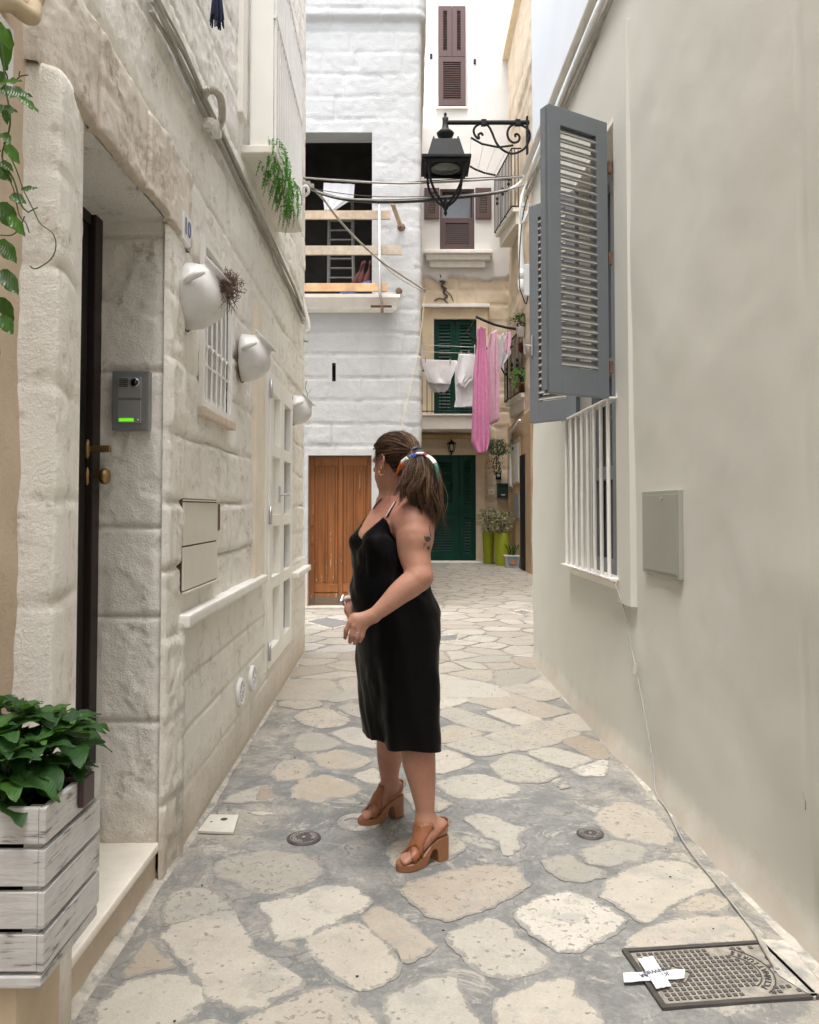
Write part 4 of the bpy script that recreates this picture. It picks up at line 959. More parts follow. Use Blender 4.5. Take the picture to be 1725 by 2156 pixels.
m = MB(); m.frame_box((-1.55, D1 - 0.10, 0.0), (1.15, 0, 0), (0, 0.34, 0), (0, 0, 0.035), 0.008); m.build('threshold', pm('worn threshold', (0.42, 0.38, 0.32), 0.7, 0.15, 9, 0.3), wh)

# =================================================================== FAR HOUSE (white render above, bare tuff below)
D2 = 21.0; SC2 = D2 / F
fh = thing('far_house', (1.6, D2, 0), 'tall far house with green shutters, white render above bare yellow stone', 'house')
def fx(u): return P(u, 1000, D2)[0]
def fz(v): return P(900, v, D2)[2]
layF = rows_layout(25, -0.1, 16, 0, 8, 0.32, 0.46, 0.5, 1.0)
XR = 4.2
def dispF(S, Z):
    d, b = block_field(S, Z, layF, 33, 0.03, 1.0, 0.05); j = np.exp(-(d / 0.028) ** 2)
    return (b - 0.5) * 0.03 - j * 0.03 + fbm(S * 5, Z * 5, 92, 4) * 0.05, j, b
split = fz(574)
hFl = [(XR - fx(1002), XR - fx(860), -0.1, fz(958)), (XR - fx(1004), XR - fx(914), fz(880), fz(673))]
wall_mesh('wall', [(XR, D2), (-1.0, D2)], 0.0, split + 0.04, 0.05, dispF, hFl, M['tuff'], fh, zcell=0.05)
def dispFw(S, Z):
    edge = (split - Z) / 0.5 + fbm(S * 1.5, Z * 1.5, 93, 4) * 1.2 + np.clip((S - (XR - fx(1035))) * -0.5, 0, 1.2)
    H = 0.045 + fbm(S * 2, Z * 2, 94, 3) * 0.03
    return np.where((edge > 0.25) & (Z < split + 0.7), -0.06, H), np.zeros_like(S), vnoise(S, Z, 95)
hF2 = [(XR - fx(1000), XR - fx(927), fz(533), fz(400))]
wall_mesh('rendered_wall', [(XR, D2 - 0.02), (-1.0, D2 - 0.02)], split - 0.4, 16.5, 0.06, dispFw, hF2, M['white_far'], fh, zcell=0.06)
m = MB(); m.frame_box((-1, D2 + 0.9, 0), (5.2, 0, 0), (0, 6, 0), (0, 0, 16.4)); m.build('blocking_core', M['interior'], fh)  # added core behind the facade, blocks light and stays unseen
m = MB(); m.frame_box((-1.1, D2 - 0.1, 16.5), (5.4, 0, 0), (0, 7, 0), (0, 0, 0.15)); m.build('roof', M['sill'], fh)
def fbox(m, u0, u1, v0, v1, y0, y1, b=0.0):
    x0, x1, z1, z0 = fx(u0), fx(u1), fz(v0), fz(v1); return m.frame_box((x0, D2 - y1, z0), (x1 - x0, 0, 0), (0, y1 - y0, 0), (0, 0, z1 - z0), b)
def louvred(name, u0, u1, v0, v1, mat, parent, y, n, fr=0.07, openl=False, mid=None):
    x0, x1, z1, z0 = fx(u0), fx(u1), fz(v0), fz(v1); W = x1 - x0; Hh = z1 - z0; m = MB(); T = 0.05
    def bb(a0, a1, b0, b1, t0=0.0, t1=T): m.frame_box((x0 + a0, D2 - y - t1, z0 + b0), (a1 - a0, 0, 0), (0, t1 - t0, 0), (0, 0, b1 - b0), 0.006)
    bb(0, fr, 0, Hh); bb(W - fr, W, 0, Hh); bb(fr, W - fr, 0, fr * 1.3); bb(fr, W - fr, Hh - fr, Hh)
    if mid: bb(fr, W - fr, Hh * mid, Hh * mid + fr)
    o = m.build(name, mat, parent); m = MB(); s0 = fr * 1.3; p = (Hh - fr - s0) / n
    for k in range(n):
        if mid and abs((s0 + p * (k + 0.5)) - Hh * mid - fr / 2) < fr * 0.6: continue
        if mid and z0 + s0 + p * (k + 0.5) > z0 + Hh * mid and not getattr(m, 'cut', False): m.build('louvres', mat, o); m = MB(); m.cut = True
        z = z0 + s0 + p * (k + 0.5); dz = 0.012 if openl else p * 0.36; ris = 0.030 if openl else p * 0.66
        m.frame_box((x0 + fr - 0.004, D2 - y - 0.043, z - dz), (W - 2 * fr + 0.008, 0, 0), (0, 0.034, ris), (0, -0.004, 0.006 if openl else 0.009))
    m.build('louvres', mat, o); return o
# top window with closed shutters
tw = MB(); fbox(tw, 919, 986, 229, 233, 0.0, 0.13, 0.005); topw = tw.build('window_sill', M['sill'], fh)
m = MB(); fbox(m, 925, 981, 20, 227, 0.07, 0.085); m.build('louvre_gap_shade', M['interior'], topw)  # dark sheet standing for the shade between the slats
for (u0, u1) in ((924, 953), (953.6, 982)): louvred('shutter', u0, u1, 19, 125, M['brown_shutter'], topw, 0.085, 15, 0.13, True)
louvred('shutter', 924, 982, 126, 228, M['brown_shutter'], topw, 0.085, 17, 0.13)
for u, v in ((908, 119), (1000, 130)):
    m = MB(); m.box(P(u, v, D2 - 0.08), (0.06, 0.08, 0.12), b=0.01); m.build('shutter_catch', M['black_iron'], fh)
# middle window
m = MB(); 
for (u0, u1, v0, v1) in ((927, 932, 400, 533), (995, 1000, 400, 533), (932, 995, 400, 404)): fbox(m, u0, u1, v0, v1, -0.2, 0.03)
mw = m.build('window', M['brown_shutter'], fh)
m = MB(); fbox(m, 930, 997, 402, 535, -0.22, -0.2); m.build('pane', M['glass_dark'], mw)
louvred('shutter', 928, 999, 461, 533, M['brown_shutter'], mw, 0.035, 11, 0.14)
for (ua, ub, sg) in ((894, 926, -1), (1002, 1036, 1)):
    louvred('shutter', ua, ub, 399, 464, M['brown_shutter'], mw, 0.07, 9, 0.12, True)
# moulded ledge
m = MB(); fbox(m, 892, 1037, 533, 541, 0.04, 0.34, 0.02); fbox(m, 897, 1032, 541, 552, 0.04, 0.26, 0.03); fbox(m, 905, 1022, 552, 566, 0.04, 0.16, 0.04); m.build('ledge', M['sill'], fh)
# green window door with stone surround
M['surround'] = pm('dressed tuff surround', (0.72, 0.60, 0.43), 0.8, 0.1, 3, 0.3, 40)
m = MB(); fbox(m, 889, 914, 650, 880, 0.0, 0.09, 0.01); fbox(m, 1004, 1028, 650, 880, 0.0, 0.09, 0.01); fbox(m, 914, 1004, 650, 673, 0.0, 0.088, 0.01); m.build('surround', M['surround'], fh)
m = MB(); fbox(m, 884, 1031, 643, 650, 0.0, 0.20, 0.01); m.build('cornice', M['sill'], fh)
gw = MB(); fbox(gw, 914, 1004, 673, 880, -0.12, -0.09); gwo = gw.build('balcony_door', M['interior'], fh)  # dark backing supplies the shade between the green slats
for (u0, u1) in ((915, 958.5), (959.5, 1003)): louvred('shutter', u0, u1, 674, 880, M['green_paint'], gwo, -0.08, 26, 0.12, False, 0.48)
# balcony
m = MB(); fbox(m, 870, 1030, 880, 884, 0.0, 0.95, 0.02); fbox(m, 870, 1028, 884, 911, 0.0, 0.90, 0.02); bl = m.build('balcony', M['trim'], fh)
m = MB(); za_ = fz(878) ; zb_ = fz(792)
for k in range(15):
    x = fx(888) + k * 0.125; m.tube([(x, D2 - 0.85, za_), (x, D2 - 0.85, zb_)], 0.010, 5)
m.tube([(fx(880), D2 - 0.85, zb_), (fx(1030), D2 - 0.85, zb_)], 0.018, 6); m.tube([(fx(880), D2 - 0.85, za_ + 0.05), (fx(1030), D2 - 0.85, za_ + 0.05)], 0.014, 6)
m.build('railing', M['black_iron'], bl)
# ground floor: beam, green double door, fittings
m = MB(); fbox(m, 880, 1024, 916, 924, 0.0, 0.12, 0.01); m.build('door_beam', pm('ochre beam', (0.50, 0.36, 0.18), 0.8, 0.1, 3, 0.2), fh)
m = MB(); fbox(m, 880, 1006, 945, 958, 0.0, 0.05, 0.006); fbox(m, 1002, 1021, 958, 1180, 0.0, 0.05, 0.006); m.build('door_surround', M['surround'], fh)
gd = MB(); fbox(gd, 868, 1002, 958, 1180, -0.14, -0.10); gdo = gd.build('green_door', M['interior'], fh)  # backing coloured dark as gap shade of the louvred leaves
for (u0, u1, n) in ((868, 966, 0), (967.5, 1001, 0)):
    louvred('door_leaf', u0, u1, 959, 1080, M['green_paint'], gdo, -0.09, 15, 0.17 if u0 < 900 else 0.12); louvred('door_leaf', u0, u1, 1081, 1180, M['green_paint'], gdo, -0.09, 12, 0.17 if u0 < 900 else 0.12)
m = MB(); m.lathe([(0.035, 0), (0.03, 0.05), (0.045, 0.08), (0, 0.1)], P(951, 1021, D2 + 0.02), 12, Matrix.Rotation(R(90), 4, 'X')); m.build('door_knob', M['black_iron'], gdo, True)
m = MB(); fbox(m, 866, 1060, 1180, 1187, 0.0, 0.5, 0.02); m.build('threshold', M['sill'], fh)
# wall lamp above the green door
wl = MB(); c = P(951, 940, D2 - 0.18)
wl.lathe([(0.0, 0.20), (0.012, 0.17), (0.03, 0.14), (0.12, 0.08), (0.125, 0.065), (0.10, 0.06)], c, 6); wl.lathe([(0.07, -0.13), (0.075, -0.12), (0.05, -0.15), (0, -0.16)], c, 6)
for k in range(6):
    a_ = k * math.pi / 3; wl.tube([c + [0.10 * math.cos(a_), 0.10 * math.sin(a_), 0.06], c + [0.07 * math.cos(a_), 0.07 * math.sin(a_), -0.12]], 0.008, 4)
wl.tube([c + [0, 0.0, -0.15], c + [0, 0.05, -0.20], c + [0, 0.14, -0.16], c + [0, 0.17, -0.12]], 0.018, 6); wl.lathe([(0.05, 0), (0.05, 0.02)], c + [0, 0.17, -0.14], 10, Matrix.Rotation(R(90), 4, 'X'))
wlo = wl.build('wall_lamp', M['black_iron']); tag(wlo, 'small black wall lamp above the green double door', 'lamp')
m = MB(); m.lathe([(0.03, -0.10), (0.035, 0.0), (0.02, 0.05), (0, 0.06)], c, 10); sub(m.build('bulb', M['pvc'], None, True), wlo)
# keypad, mailbox, bell plate
def fobj(name, u0, u1, v0, v1, dep, mat, label, cat, b=0.01, y0=0.03):
    m = MB(); fbox(m, u0, u1, v0, v1, y0 - 0.05, y0 + dep, b); return tag(m.build(name, mat), label, cat)
kp = fobj('entry_keypad', 1044, 1055, 995, 1010, 0.05, M['black_iron'], 'small black entry keypad above the dark green mailbox', 'keypad')
m = MB(); m.lathe([(0.045, 0), (0.04, 0.01), (0, 0.012)], P(1049.5, 1001, D2 - 0.085), 12, Matrix.Rotation(R(90), 4, 'X')); sub(m.build('dial', M['galv']), kp)
mb = fobj('mailbox', 1046, 1069, 1019, 1048, 0.12, pm('dark green metal', (0.006, 0.035, 0.03), 0.4, 0.1, 5, 0.05), 'dark green metal mailbox beside the green double door', 'mailbox', 0.02)
m = MB(); fbox(m, 1054, 1062, 1041, 1043, 0.152, 0.158); sub(m.build('mailbox_label', M['pvc']), mb)
m = MB(); fbox(m, 1045.5, 1069.5, 1018, 1022, 0.03, 0.18, 0.01); sub(m.build('mailbox_lid', mb.data.materials[0]), mb)
bp = fobj('bell_plate', 1028, 1040, 1030, 1041, 0.03, M['trim'], 'small cream bell plate left of the dark green mailbox', 'bell plate')
m = MB(); fbox(m, 1031, 1037, 1033, 1038, 0.06, 0.066); sub(m.build('bell_button', M['tuff']), bp)
# crack creeping down the bare stone
m = MB()
crk = [(925, 573), (928, 583), (926, 590), (934, 594), (930, 602), (938, 608), (934, 616), (941, 622), (936, 631), (944, 640)]
m.tube([P(u, v, D2 - 0.03) for u, v in crk], [0.03, 0.06, 0.03, 0.07, 0.03, 0.05, 0.03, 0.04, 0.03, 0.02], 5)
m.tube([P(u, v, D2 - 0.03) for u, v in ((915, 633), (925, 628), (934, 630), (943, 626))], 0.02, 4); m.tube([P(u, v, D2 - 0.03) for u, v in ((940, 612), (950, 622), (955, 634))], 0.012, 4)
m.build('crack', pm('dark crack', (0.10, 0.085, 0.07), 1, 0.3, 10, 0), fh)

# =================================================================== SIDE HOUSE on the right, behind the corner
sh = thing('side_house', (3.2, 17, 0), 'bare yellow tuff stone house with two iron balconies, behind the right corner', 'house')
XS = 2.62
def dispS(S, Z):
    d, b = block_field(S, Z, layF, 43, 0.03, 1.0, 0.05); j = np.exp(-(d / 0.028) ** 2)
    return (b - 0.5) * 0.05 - j * 0.03 + fbm(S * 5, Z * 5, 96, 4) * 0.05, j, b
wall_mesh('wall', [(XS, 8.5), (XS, D2)], 0.0, 13.3, 0.06, dispS, [], M['tuff'], sh, zcell=0.06)
m = MB(); m.frame_box((XS + 0.08, 8.5, 0), (4, 0, 0), (0, D2 - 8.6, 0), (0, 0, 13.2)); m.build('blocking_core', M['interior'], sh)  # unseen light-blocking core added behind the side wall
m = MB(); m.frame_box((XS - 0.16, 8.4, 13.3), (4.2, 0, 0), (0, D2 - 8.45, 0), (0, 0, 0.16), 0.02); m.build('cornice', M['surround'], sh)
m = MB(); m.frame_box((XS - 0.05, 17.0, 0.0), (0.07, 0, 0), (0, 3.98, 0), (0, 0, 3.5)); m.build('brown_render', pm('brown tuff cladding', (0.50, 0.35, 0.20), 0.85, 0.12, 2.5, 0.3, 30), sh)
def sbox(m, u0, u1, z0, z1, t0, t1, b=0.0):
    """box on the side wall between two sight lines"""
    y0 = XS / ((u1 - CX) / F); y1 = XS / ((u0 - CX) / F); return m.frame_box((XS - t1, y0, z0), (t1 - t0, 0, 0), (0, y1 - y0, 0), (0, 0, z1 - z0), b)
def sz(u, v): d = XS / ((u - CX) / F); return P(u, v, d)[2]
for (nm, u0, u1, v0, v1, mat, lab, cat) in (('paper_notice', 1086, 1098, 935, 1015, M['pvc'], 'tall white paper notice on the brown side wall, upper one', 'notice'), ('meter_hatch', 1087, 1099, 1041, 1090, M['galv'], 'pale grey metal hatch on the brown side wall, below the notice', 'hatch'), ('wall_plate', 1077, 1083, 988, 1024, M['pvc'], 'narrow white switch plate on the brown side wall', 'plate')):
    m = MB(); um = (u0 + u1) / 2; sbox(m, u0, u1, sz(um, v1), sz(um, v0), 0.04, 0.075, 0.004); tag(m.build(nm, mat), lab, cat)
m = MB(); sbox(m, 1103, 1111, 0.02, sz(1107, 958), 0.04, 0.09, 0.01); sd_ = m.build('side_door', M['black_iron'], sh)
m = MB(); sbox(m, 1083, 1101, sz(1092, 1019), sz(1092, 925), 0.015, 0.062, 0.0); m.build('notice_frame', M['surround'], sh)
# white drain pipe
m = MB(); dd = XS / ((1078 - CX) / F) - 0.2; m.tube([P(1104, 885, 18.0) - [0.1, 0, 0], P(1076, 912, 20.0), P(1075, 955, 20.2), P(1076, 1018, 20.2), P(1081, 1026, 20.0)], 0.035, 8); tag(m.build('drain_pipe', M['pvc'], None, True), 'thin white drain pipe on the brown side wall by the hanging plant', 'pipe')
def balcony(name, pf, pn, zt, zb, slab, parent):
    (x0, y0), (x1, y1) = pf, pn; sl_ = MB()
    V = [(x0 + 0.02, y0, zb - 0.03), (x1 + 0.02, y1, zb - 0.03), (XS + 0.05, y1, zb - 0.03), (XS + 0.05, y0, zb - 0.03)]
    sl_.prism(V, (0, 0, 0), (0, 0, -0.09)); V2 = [(x0 + 0.12, y0 - 0.05, zb - 0.12), (x1 + 0.10, y1 + 0.05, zb - 0.12), (XS + 0.05, y1 + 0.05, zb - 0.12), (XS + 0.05, y0 - 0.05, zb - 0.12)]
    sl_.prism(V2, (0, 0, 0), (0, 0, -slab)); o = sl_.build(name, M['trim'], parent)
    r = MB(); n = 13
    for k in range(n):
        t = k / (n - 1); x = x0 + (x1 - x0) * t; y = y0 + (y1 - y0) * t; r.tube([(x, y, zb), (x, y, zt)], 0.011, 5)
        if k % 4 == 2: r.lathe([(0.01, 0), (0.03, 0.06), (0.012, 0.12), (0.03, 0.18), (0.01, 0.24)], (x, y, (zt + zb) / 2 - 0.1), 6)
    for z in (zb, zt): r.tube([(XS, y0, z), (x0, y0, z), (x1, y1, z), (XS, y1, z)], 0.018, 6)
    for q in (0.33, 0.66):
        for (xx, yy) in ((x0, y0), (x1, y1)): r.tube([(xx + (XS - xx) * q, yy, zb), (xx + (XS - xx) * q, yy, zt)], 0.011, 5)
    r.build('railing', M['black_iron'], o)
    return o
b1 = balcony('upper_balcony', (2.18, 20.3), (2.39, 18.5), 9.82, 8.45, 0.28, sh)
b2 = balcony('lower_balcony', (2.38, 20.0), (2.52, 18.2), 5.45, 4.06, 0.28, sh)
m = MB(); m.tube([P(1044, 369, 20.3), P(1020, 364, 20.3), P(1000, 356, 20.3), P(990, 350, 20.3)], 0.025, 6); m.tube([P(1081, 306, 18.5), P(1050, 310, 18.5), P(1015, 303, 18.5), P(992, 290, 18.5)], 0.025, 6); m.build('clothes_arm', M['black_iron'], b1)
m = MB()
for t in (0.1, 0.4, 0.7, 1.0):
    a = P(1044 - 54 * t, 369 - 19 * t * t, 20.3); b = P(1081 - 89 * t, 306 + 14 * math.sin(t * 3) * 0.4 - 14 * t, 18.5); m.tube([a, b], 0.004, 4)
m.build('clothes_line', M['cable_white'], b1)
m = MB(); m.tube([P(1090, 693, 18.3), P(1068, 690, 18.3), P(1040, 683, 18.4), P(1018, 674, 18.4), P(1003, 667, 18.5)], 0.032, 6); m.tube([P(1064, 790, 19.9), P(1040, 745, 19.9), P(1010, 722, 19.9), P(982, 702, 19.9)], 0.022, 6); m.build('clothes_arm', M['black_iron'], b2)
m = MB()
for (p, q) in (((1003, 667, 18.5), (982, 702, 19.9)), ((1043, 684, 18.4), (1012, 722, 19.9)), ((1070, 691, 18.3), (1040, 745, 19.9))): m.tube([P(*p), P(*q)], 0.004, 4)
m.build('clothes_line', M['cable_white'], b2)
# laundry
def row(ul, vl, ur, vr, dl, dr=None): return (P(ul, vl, dl), P(ur, vr, dr or dl))
cloth_grid('pink_sheet', [row(1006, 690, 1022, 688, 18.5), row(1003, 735, 1024, 730, 18.5), row(997, 790, 1028, 780, 18.45), row(995, 870, 1030, 865, 18.4), row(993, 930, 1032, 925, 18.4), row(1004, 954, 1026, 952, 18.4)], M['pink_cloth'], amp=0.07, seed=3, freq=7, label='long bright pink sheet hanging lowest from the balcony arm', cat='laundry', nv=50)
cloth_grid('pale_pink_towel', [row(1032, 702, 1046, 694, 18.9), row(1026, 730, 1050, 740, 18.9), row(1026, 800, 1052, 800, 18.9), row(1031, 895, 1051, 885, 18.9)], M['pale_pink'], amp=0.07, seed=5, freq=6, label='paler pink cloth hanging just right of the long pink sheet', cat='laundry')
cloth_grid('folded_pale_cloth', [row(1050, 715, 1060, 700, 19.2), row(1050, 750, 1078, 742, 19.2), row(1051, 785, 1058, 770, 19.2)], M['grey_cloth'], amp=0.05, seed=8, freq=5, label='pale grey cloth folded over the line beside the iron railing', cat='laundry')
cloth_grid('bunched_cloth', [row(1066, 700, 1076, 698, 18.9), row(1060, 722, 1077, 720, 18.9), row(1062, 742, 1070, 746, 18.9)], M['pale_pink'], amp=0.05, seed=9, freq=5, label='small bunched pale pink cloth nearest the iron railing', cat='laundry')
# line from the balcony and white shirts
yl = D2 - 0.98
ln = MB(); ln.tube([P(889, 757, yl), P(1000, 763, yl)], 0.006, 4); ln.tube([P(889, 740, yl + 0.1), P(1000, 745, yl + 0.1)], 0.006, 4); ln.tube([P(889, 726, yl + 0.2), P(1000, 731, yl + 0.2)], 0.006, 4)
for u in (889, 1000): ln.tube([P(u, 726, yl + 0.2), P(u, 757, yl), P(u, 800, yl + 0.1), (P(u, 800, yl)[0], D2 - 0.85, zb_)], 0.010, 4)
tag(ln.build('clothes_line', M['cable_white']), 'three white clothes lines stretched in front of the green shutters', 'clothes line')
def garment(name, outline, y, mat, label, amp=0.05, seed=0):
    """outline: list of (u_left, u_right, v)"""
    cloth_grid(name, [row(a, v, b, v + 2, y) for a, b, v in outline], mat, amp=amp, seed=seed, freq=4, label=label, cat='laundry', nv=40)
garment('white_shirt', [(889, 963, 757), (889, 961, 770), (894, 956, 784), (898, 950, 797), (901, 949, 806)], yl - 0.02, M['white_cloth'], 'white shirt hung sideways on the line, leftmost of the laundry', seed=1)
garment('grey_vest', [(900, 950, 795), (902, 948, 808), (906, 944, 818), (915, 936, 825)], yl + 0.05, M['grey_cloth'], 'thin pale grey vest hanging below the white shirt', seed=2)
garment('white_trousers', [(966, 1001, 745), (963, 1000, 770), (962, 1000, 790), (964, 984, 806), (968, 980, 813)], yl - 0.06, M['white_cloth'], 'white trousers draped over the line left of the pink sheet', amp=0.08, seed=6)
garment('white_tshirt', [(958, 1000, 762), (958, 1000, 800), (960, 999, 840), (956, 998, 856)], yl + 0.06, M['white_cloth'], 'long white vest behind the draped trousers, left of the pink sheet', amp=0.05, seed=7)
for i, (u, v) in enumerate(((896, 756), (948, 760), (971, 744), (987, 744))):
    m = MB(); m.box(P(u, v, yl - 0.03), (0.03, 0.03, 0.11), b=0.004); o = m.build('clothes_peg', M['new_wood']); tag(o, ['wooden peg at the left end of the white shirt', 'wooden peg near the right end of the white shirt', 'wooden peg left of two on the draped white trousers', 'wooden peg right of two on the draped white trousers'][i], 'peg', 'clothes pegs')
# =================================================================== STREET LANTERN on its wall bracket
DL = 7.57
lc = P(938, 300, DL); lx, ly = lc[0], DL
def zl(v): return P(938, v, DL)[2]
ln_ = thing('street_lantern', (lx, ly, zl(445)), 'black wrought iron street lantern hanging from a scrolled wall bracket', 'lantern')
zp = 4.665; hs_ = 0.232
m = MB(); m.frame_box((lx - hs_, ly - hs_, zp), (2 * hs_, 0, 0), (0, 2 * hs_, 0), (0, 0, 0.028), 0.006)
m.frame_box((lx - hs_ + 0.03, ly - hs_ + 0.03, zp - 0.03), (2 * hs_ - 0.06, 0, 0), (0, 0.02, 0), (0, 0, 0.03)); m.frame_box((lx - hs_ + 0.03, ly + hs_ - 0.05, zp - 0.03), (2 * hs_ - 0.06, 0, 0), (0, 0.02, 0), (0, 0, 0.03))
for sx_ in (-1, 1): m.frame_box((lx + sx_ * (hs_ - 0.04) - 0.01, ly - hs_ + 0.05, zp - 0.03), (0.02, 0, 0), (0, 2 * hs_ - 0.1, 0), (0, 0, 0.03))
m.build('canopy', M['black_iron'], ln_)
m = MB(); q = 0.178; t = 0.128; zt_ = zl(304); V = [(lx + a * q, ly + b * q, zp + 0.028) for a, b in ((-1, -1), (1, -1), (1, 1), (-1, 1))] + [(lx + a * t, ly + b * t, zt_) for a, b in ((-1, -1), (1, -1), (1, 1), (-1, 1))]
m.add(V, [(0, 1, 2, 3), (7, 6, 5, 4), (0, 4, 5, 1), (1, 5, 6, 2), (2, 6, 7, 3), (3, 7, 4, 0)])
for a in (-1, 1):
    for b in (-1, 1): m.lathe([(0.008, 0), (0.008, 0.02), (0, 0.03)], (lx + a * t * 0.9, ly + b * t * 0.9, zt_), 6)
m.build('hood', M['black_iron'], ln_)
zz = lambda v: zl(v)
m = MB(); m.lathe([(0.055, zz(304)), (0.05, zz(291)), (0.075, zz(287)), (0.085, zz(281)), (0.06, zz(276)), (0.035, zz(272)), (0.028, zz(262)), (0.026, zz(256)), (0.030, zz(249)), (0.014, zz(247)), (0.012, zz(243)), (0.016, zz(240)), (0.008, zz(238)), (0.0, zz(235))], (lx, ly, 0), 18)
m.build('finial', M['black_iron'], ln_, True)
m = MB()
for a in (-1, 1):
    for b in (-1, 1):
        pts = []
        for k in range(12):
            f = k / 11; r = 0.185 * (1 - f) ** 0.0 if False else None
            rr = 0.17 * (1 - f ** 2.6) + 0.012; pts.append((lx + a * rr * 0.92, ly + b * rr * 0.92, zp - 0.01 - (zp - zl(432)) * f))
        m.tube(pts, 0.013, 6)
m.lathe([(0.012, zl(418)), (0.02, zl(424)), (0.035, zl(430)), (0.03, zl(437)), (0.012, zl(444)), (0.018, zl(450)), (0.0, zl(456))], (lx, ly, 0), 12)
m.build('cage', M['black_iron'], ln_, True)
m = MB(); m.lathe([(0.135, -0.015), (0.135, 0.0), (0.12, 0.0), (0.12, -0.02), (0.135, -0.015)], (lx, ly, zp - 0.005), 28, cap=False); m.lathe([(0.128, 0.0), (0.128, -0.018), (0.0, -0.028)], (lx, ly, zp - 0.002), 28)
m.build('lamp_glass', pm('frosted lamp glass', (0.10, 0.107, 0.10), 0.15, 0.1, 5, 0), ln_, True)
m = MB(); xw = Rx(7.4) + 0.02; az_ = zl(258)
m.tube([(lx, ly, az_), (xw, ly, az_)], 0.021, 12)
sc = [(1215,825),(1228,835),(1235,825),(1222,812),(1205,818),(1200,838),(1215,852),(1240,845),(1262,825),(1268,795),(1250,768),(1215,765),(1185,785),(1178,815),(1190,840)]
def zz2(x, y): return P(593.3 + x * .3439, y * .3439, DL)
s_a = [(1232, 830), (1222, 815), (1205, 825), (1208, 848), (1192, 840), (1177, 812), (1180, 785), (1205, 763), (1240, 758), (1268, 775), (1288, 812), (1303, 850), (1325, 890), (1360, 922), (1405, 940), (1450, 932), (1490, 905), (1515, 860), (1518, 815), (1500, 785), (1465, 766), (1425, 762), (1395, 780), (1382, 815), (1390, 850), (1415, 872), (1445, 868), (1457, 845), (1448, 824), (1430, 822), (1432, 838)]
def smooth_path(pts, n=4):
    pts = [np.array(p, float) for p in pts]; out = []
    for i in range(len(pts) - 1):
        p0 = pts[max(i - 1, 0)]; p1 = pts[i]; p2 = pts[i + 1]; p3 = pts[min(i + 2, len(pts) - 1)]
        for k in range(n):
            t = k / n; out.append(0.5 * ((2 * p1) + (-p0 + p2) * t + (2 * p0 - 5 * p1 + 4 * p2 - p3) * t * t + (-p0 + 3 * p1 - 3 * p2 + p3) * t ** 3))
    out.append(pts[-1]); return out
m.tube(smooth_path([zz2(*p) for p in s_a]), 0.0115, 8)
for x in (1237, 1445): m.box(zz2(x, 752), (0.05, 0.05, 0.055), b=0.005)
m.box((xw - 0.02, ly, (zl(248) + zl(322)) / 2), (0.02, 0.05, 0.36), b=0.004)
m.build('wall_bracket', M['black_iron'], ln_)

# =================================================================== WIRES
def wire(name, pts, r, mat, label, cat='cable', seg=6, sm=6): 
    m = MB(); m.tube(smooth_path(pts, sm), r, seg); return tag(m.build(name, mat, None, True), label, cat)
dW = 7.75
wire('overhead_cable', [P(636, 374, dW), P(700, 379, dW), P(780, 384, dW), P(860, 386, dW), P(960, 382, dW), P(1040, 377, dW), P(1100, 372, dW)], 0.010, M['cable_grey'], 'topmost pale grey cable crossing the alley, just under the lantern canopy')
wire('overhead_cable', [P(640, 377, dW), P(720, 378, dW), P(820, 385, dW), P(900, 381, dW), P(1000, 375, dW), P(1100, 370, dW)], 0.005, M['cable_black'], 'thin dark wire wound along the topmost pale grey cable')
wire('overhead_cable', [P(645, 392, dW), P(680, 408, dW), P(730, 420, dW), P(800, 425, dW), P(880, 423, dW), P(960, 416, dW), P(1030, 408, dW), P(1075, 398, dW)], 0.017, M['cable_black'], 'thick black cable sagging across the alley behind the lantern')
wire('overhead_cable', [P(1070, 400, dW), P(1090, 390, dW), P(1104, 372, dW), P(1112, 350, 7.6)], 0.017, M['pvc'], 'white sleeve joining the thick black cable to the right wall')
wire('overhead_cable', [P(645, 396, dW), P(720, 417, dW - .03), P(820, 420, dW - .03), P(930, 414, dW - .03), P(1040, 405, dW - .03), P(1104, 390, dW - .03)], 0.008, M['cable_grey'], 'slim grey cable strapped on top of the thick black cable')
wire('overhead_wire', [P(650, 396, dW), P(760, 412, dW), P(880, 414, dW), P(1000, 406, dW)], 0.004, M['cable_black'], 'hair thin dark wire just above the thick black cable', 'wire')
dg = [P(655, 394, 7.9), P(680, 418, 8.3), P(710, 458, 8.8), P(750, 502, 9.4), P(800, 548, 10.1), P(850, 582, 10.7), P(896, 612, 11.1)]
wire('diagonal_cable', dg, 0.013, M['cable_grey'], 'grey cable running diagonally down to the corner of the whitewashed house')
wire('diagonal_wire', [P(800, 550, 10.1), P(830, 578, 10.5), P(865, 600, 10.8), P(896, 616, 11.1)], 0.005, M['cable_grey'], 'thin slack wire hanging below the diagonal cable', 'wire')
wire('beige_wire', [P(895, 612, 11.1), P(889, 680, 11.1), P(880, 740, 11.1), P(868, 800, 11.1), P(852, 870, 11.1), P(843, 910, 11.1), P(836, 960, 11.12)], 0.006, pm('beige wire', (0.62, 0.56, 0.36), 0.6, 0.1, 9, 0), 'thin yellowish wire hanging down the whitewashed wall behind the woman', 'wire')
wire('anchor_cable', [P(632, 480, 7.8), P(630, 430, 7.75), P(634, 400, 7.7), P(645, 392, 7.7), P(650, 404, 7.72), P(640, 412, 7.75), P(633, 404, 7.75)], 0.016, M['pvc'], 'looped white cable end tied to the corner of the left house')
wire('white_downpipe', [P(634, 470, 7.82), P(636, 530, 7.82), P(635, 580, 7.82), P(638, 630, 7.8), P(648, 670, 7.78), P(651, 693, 7.76), P(646, 700, 7.76)], 0.018, pm('off white conduit', (0.68, 0.65, 0.58), 0.6, 0.08, 9, 0.1), 'off white conduit bending down the far corner of the left house', 'conduit')
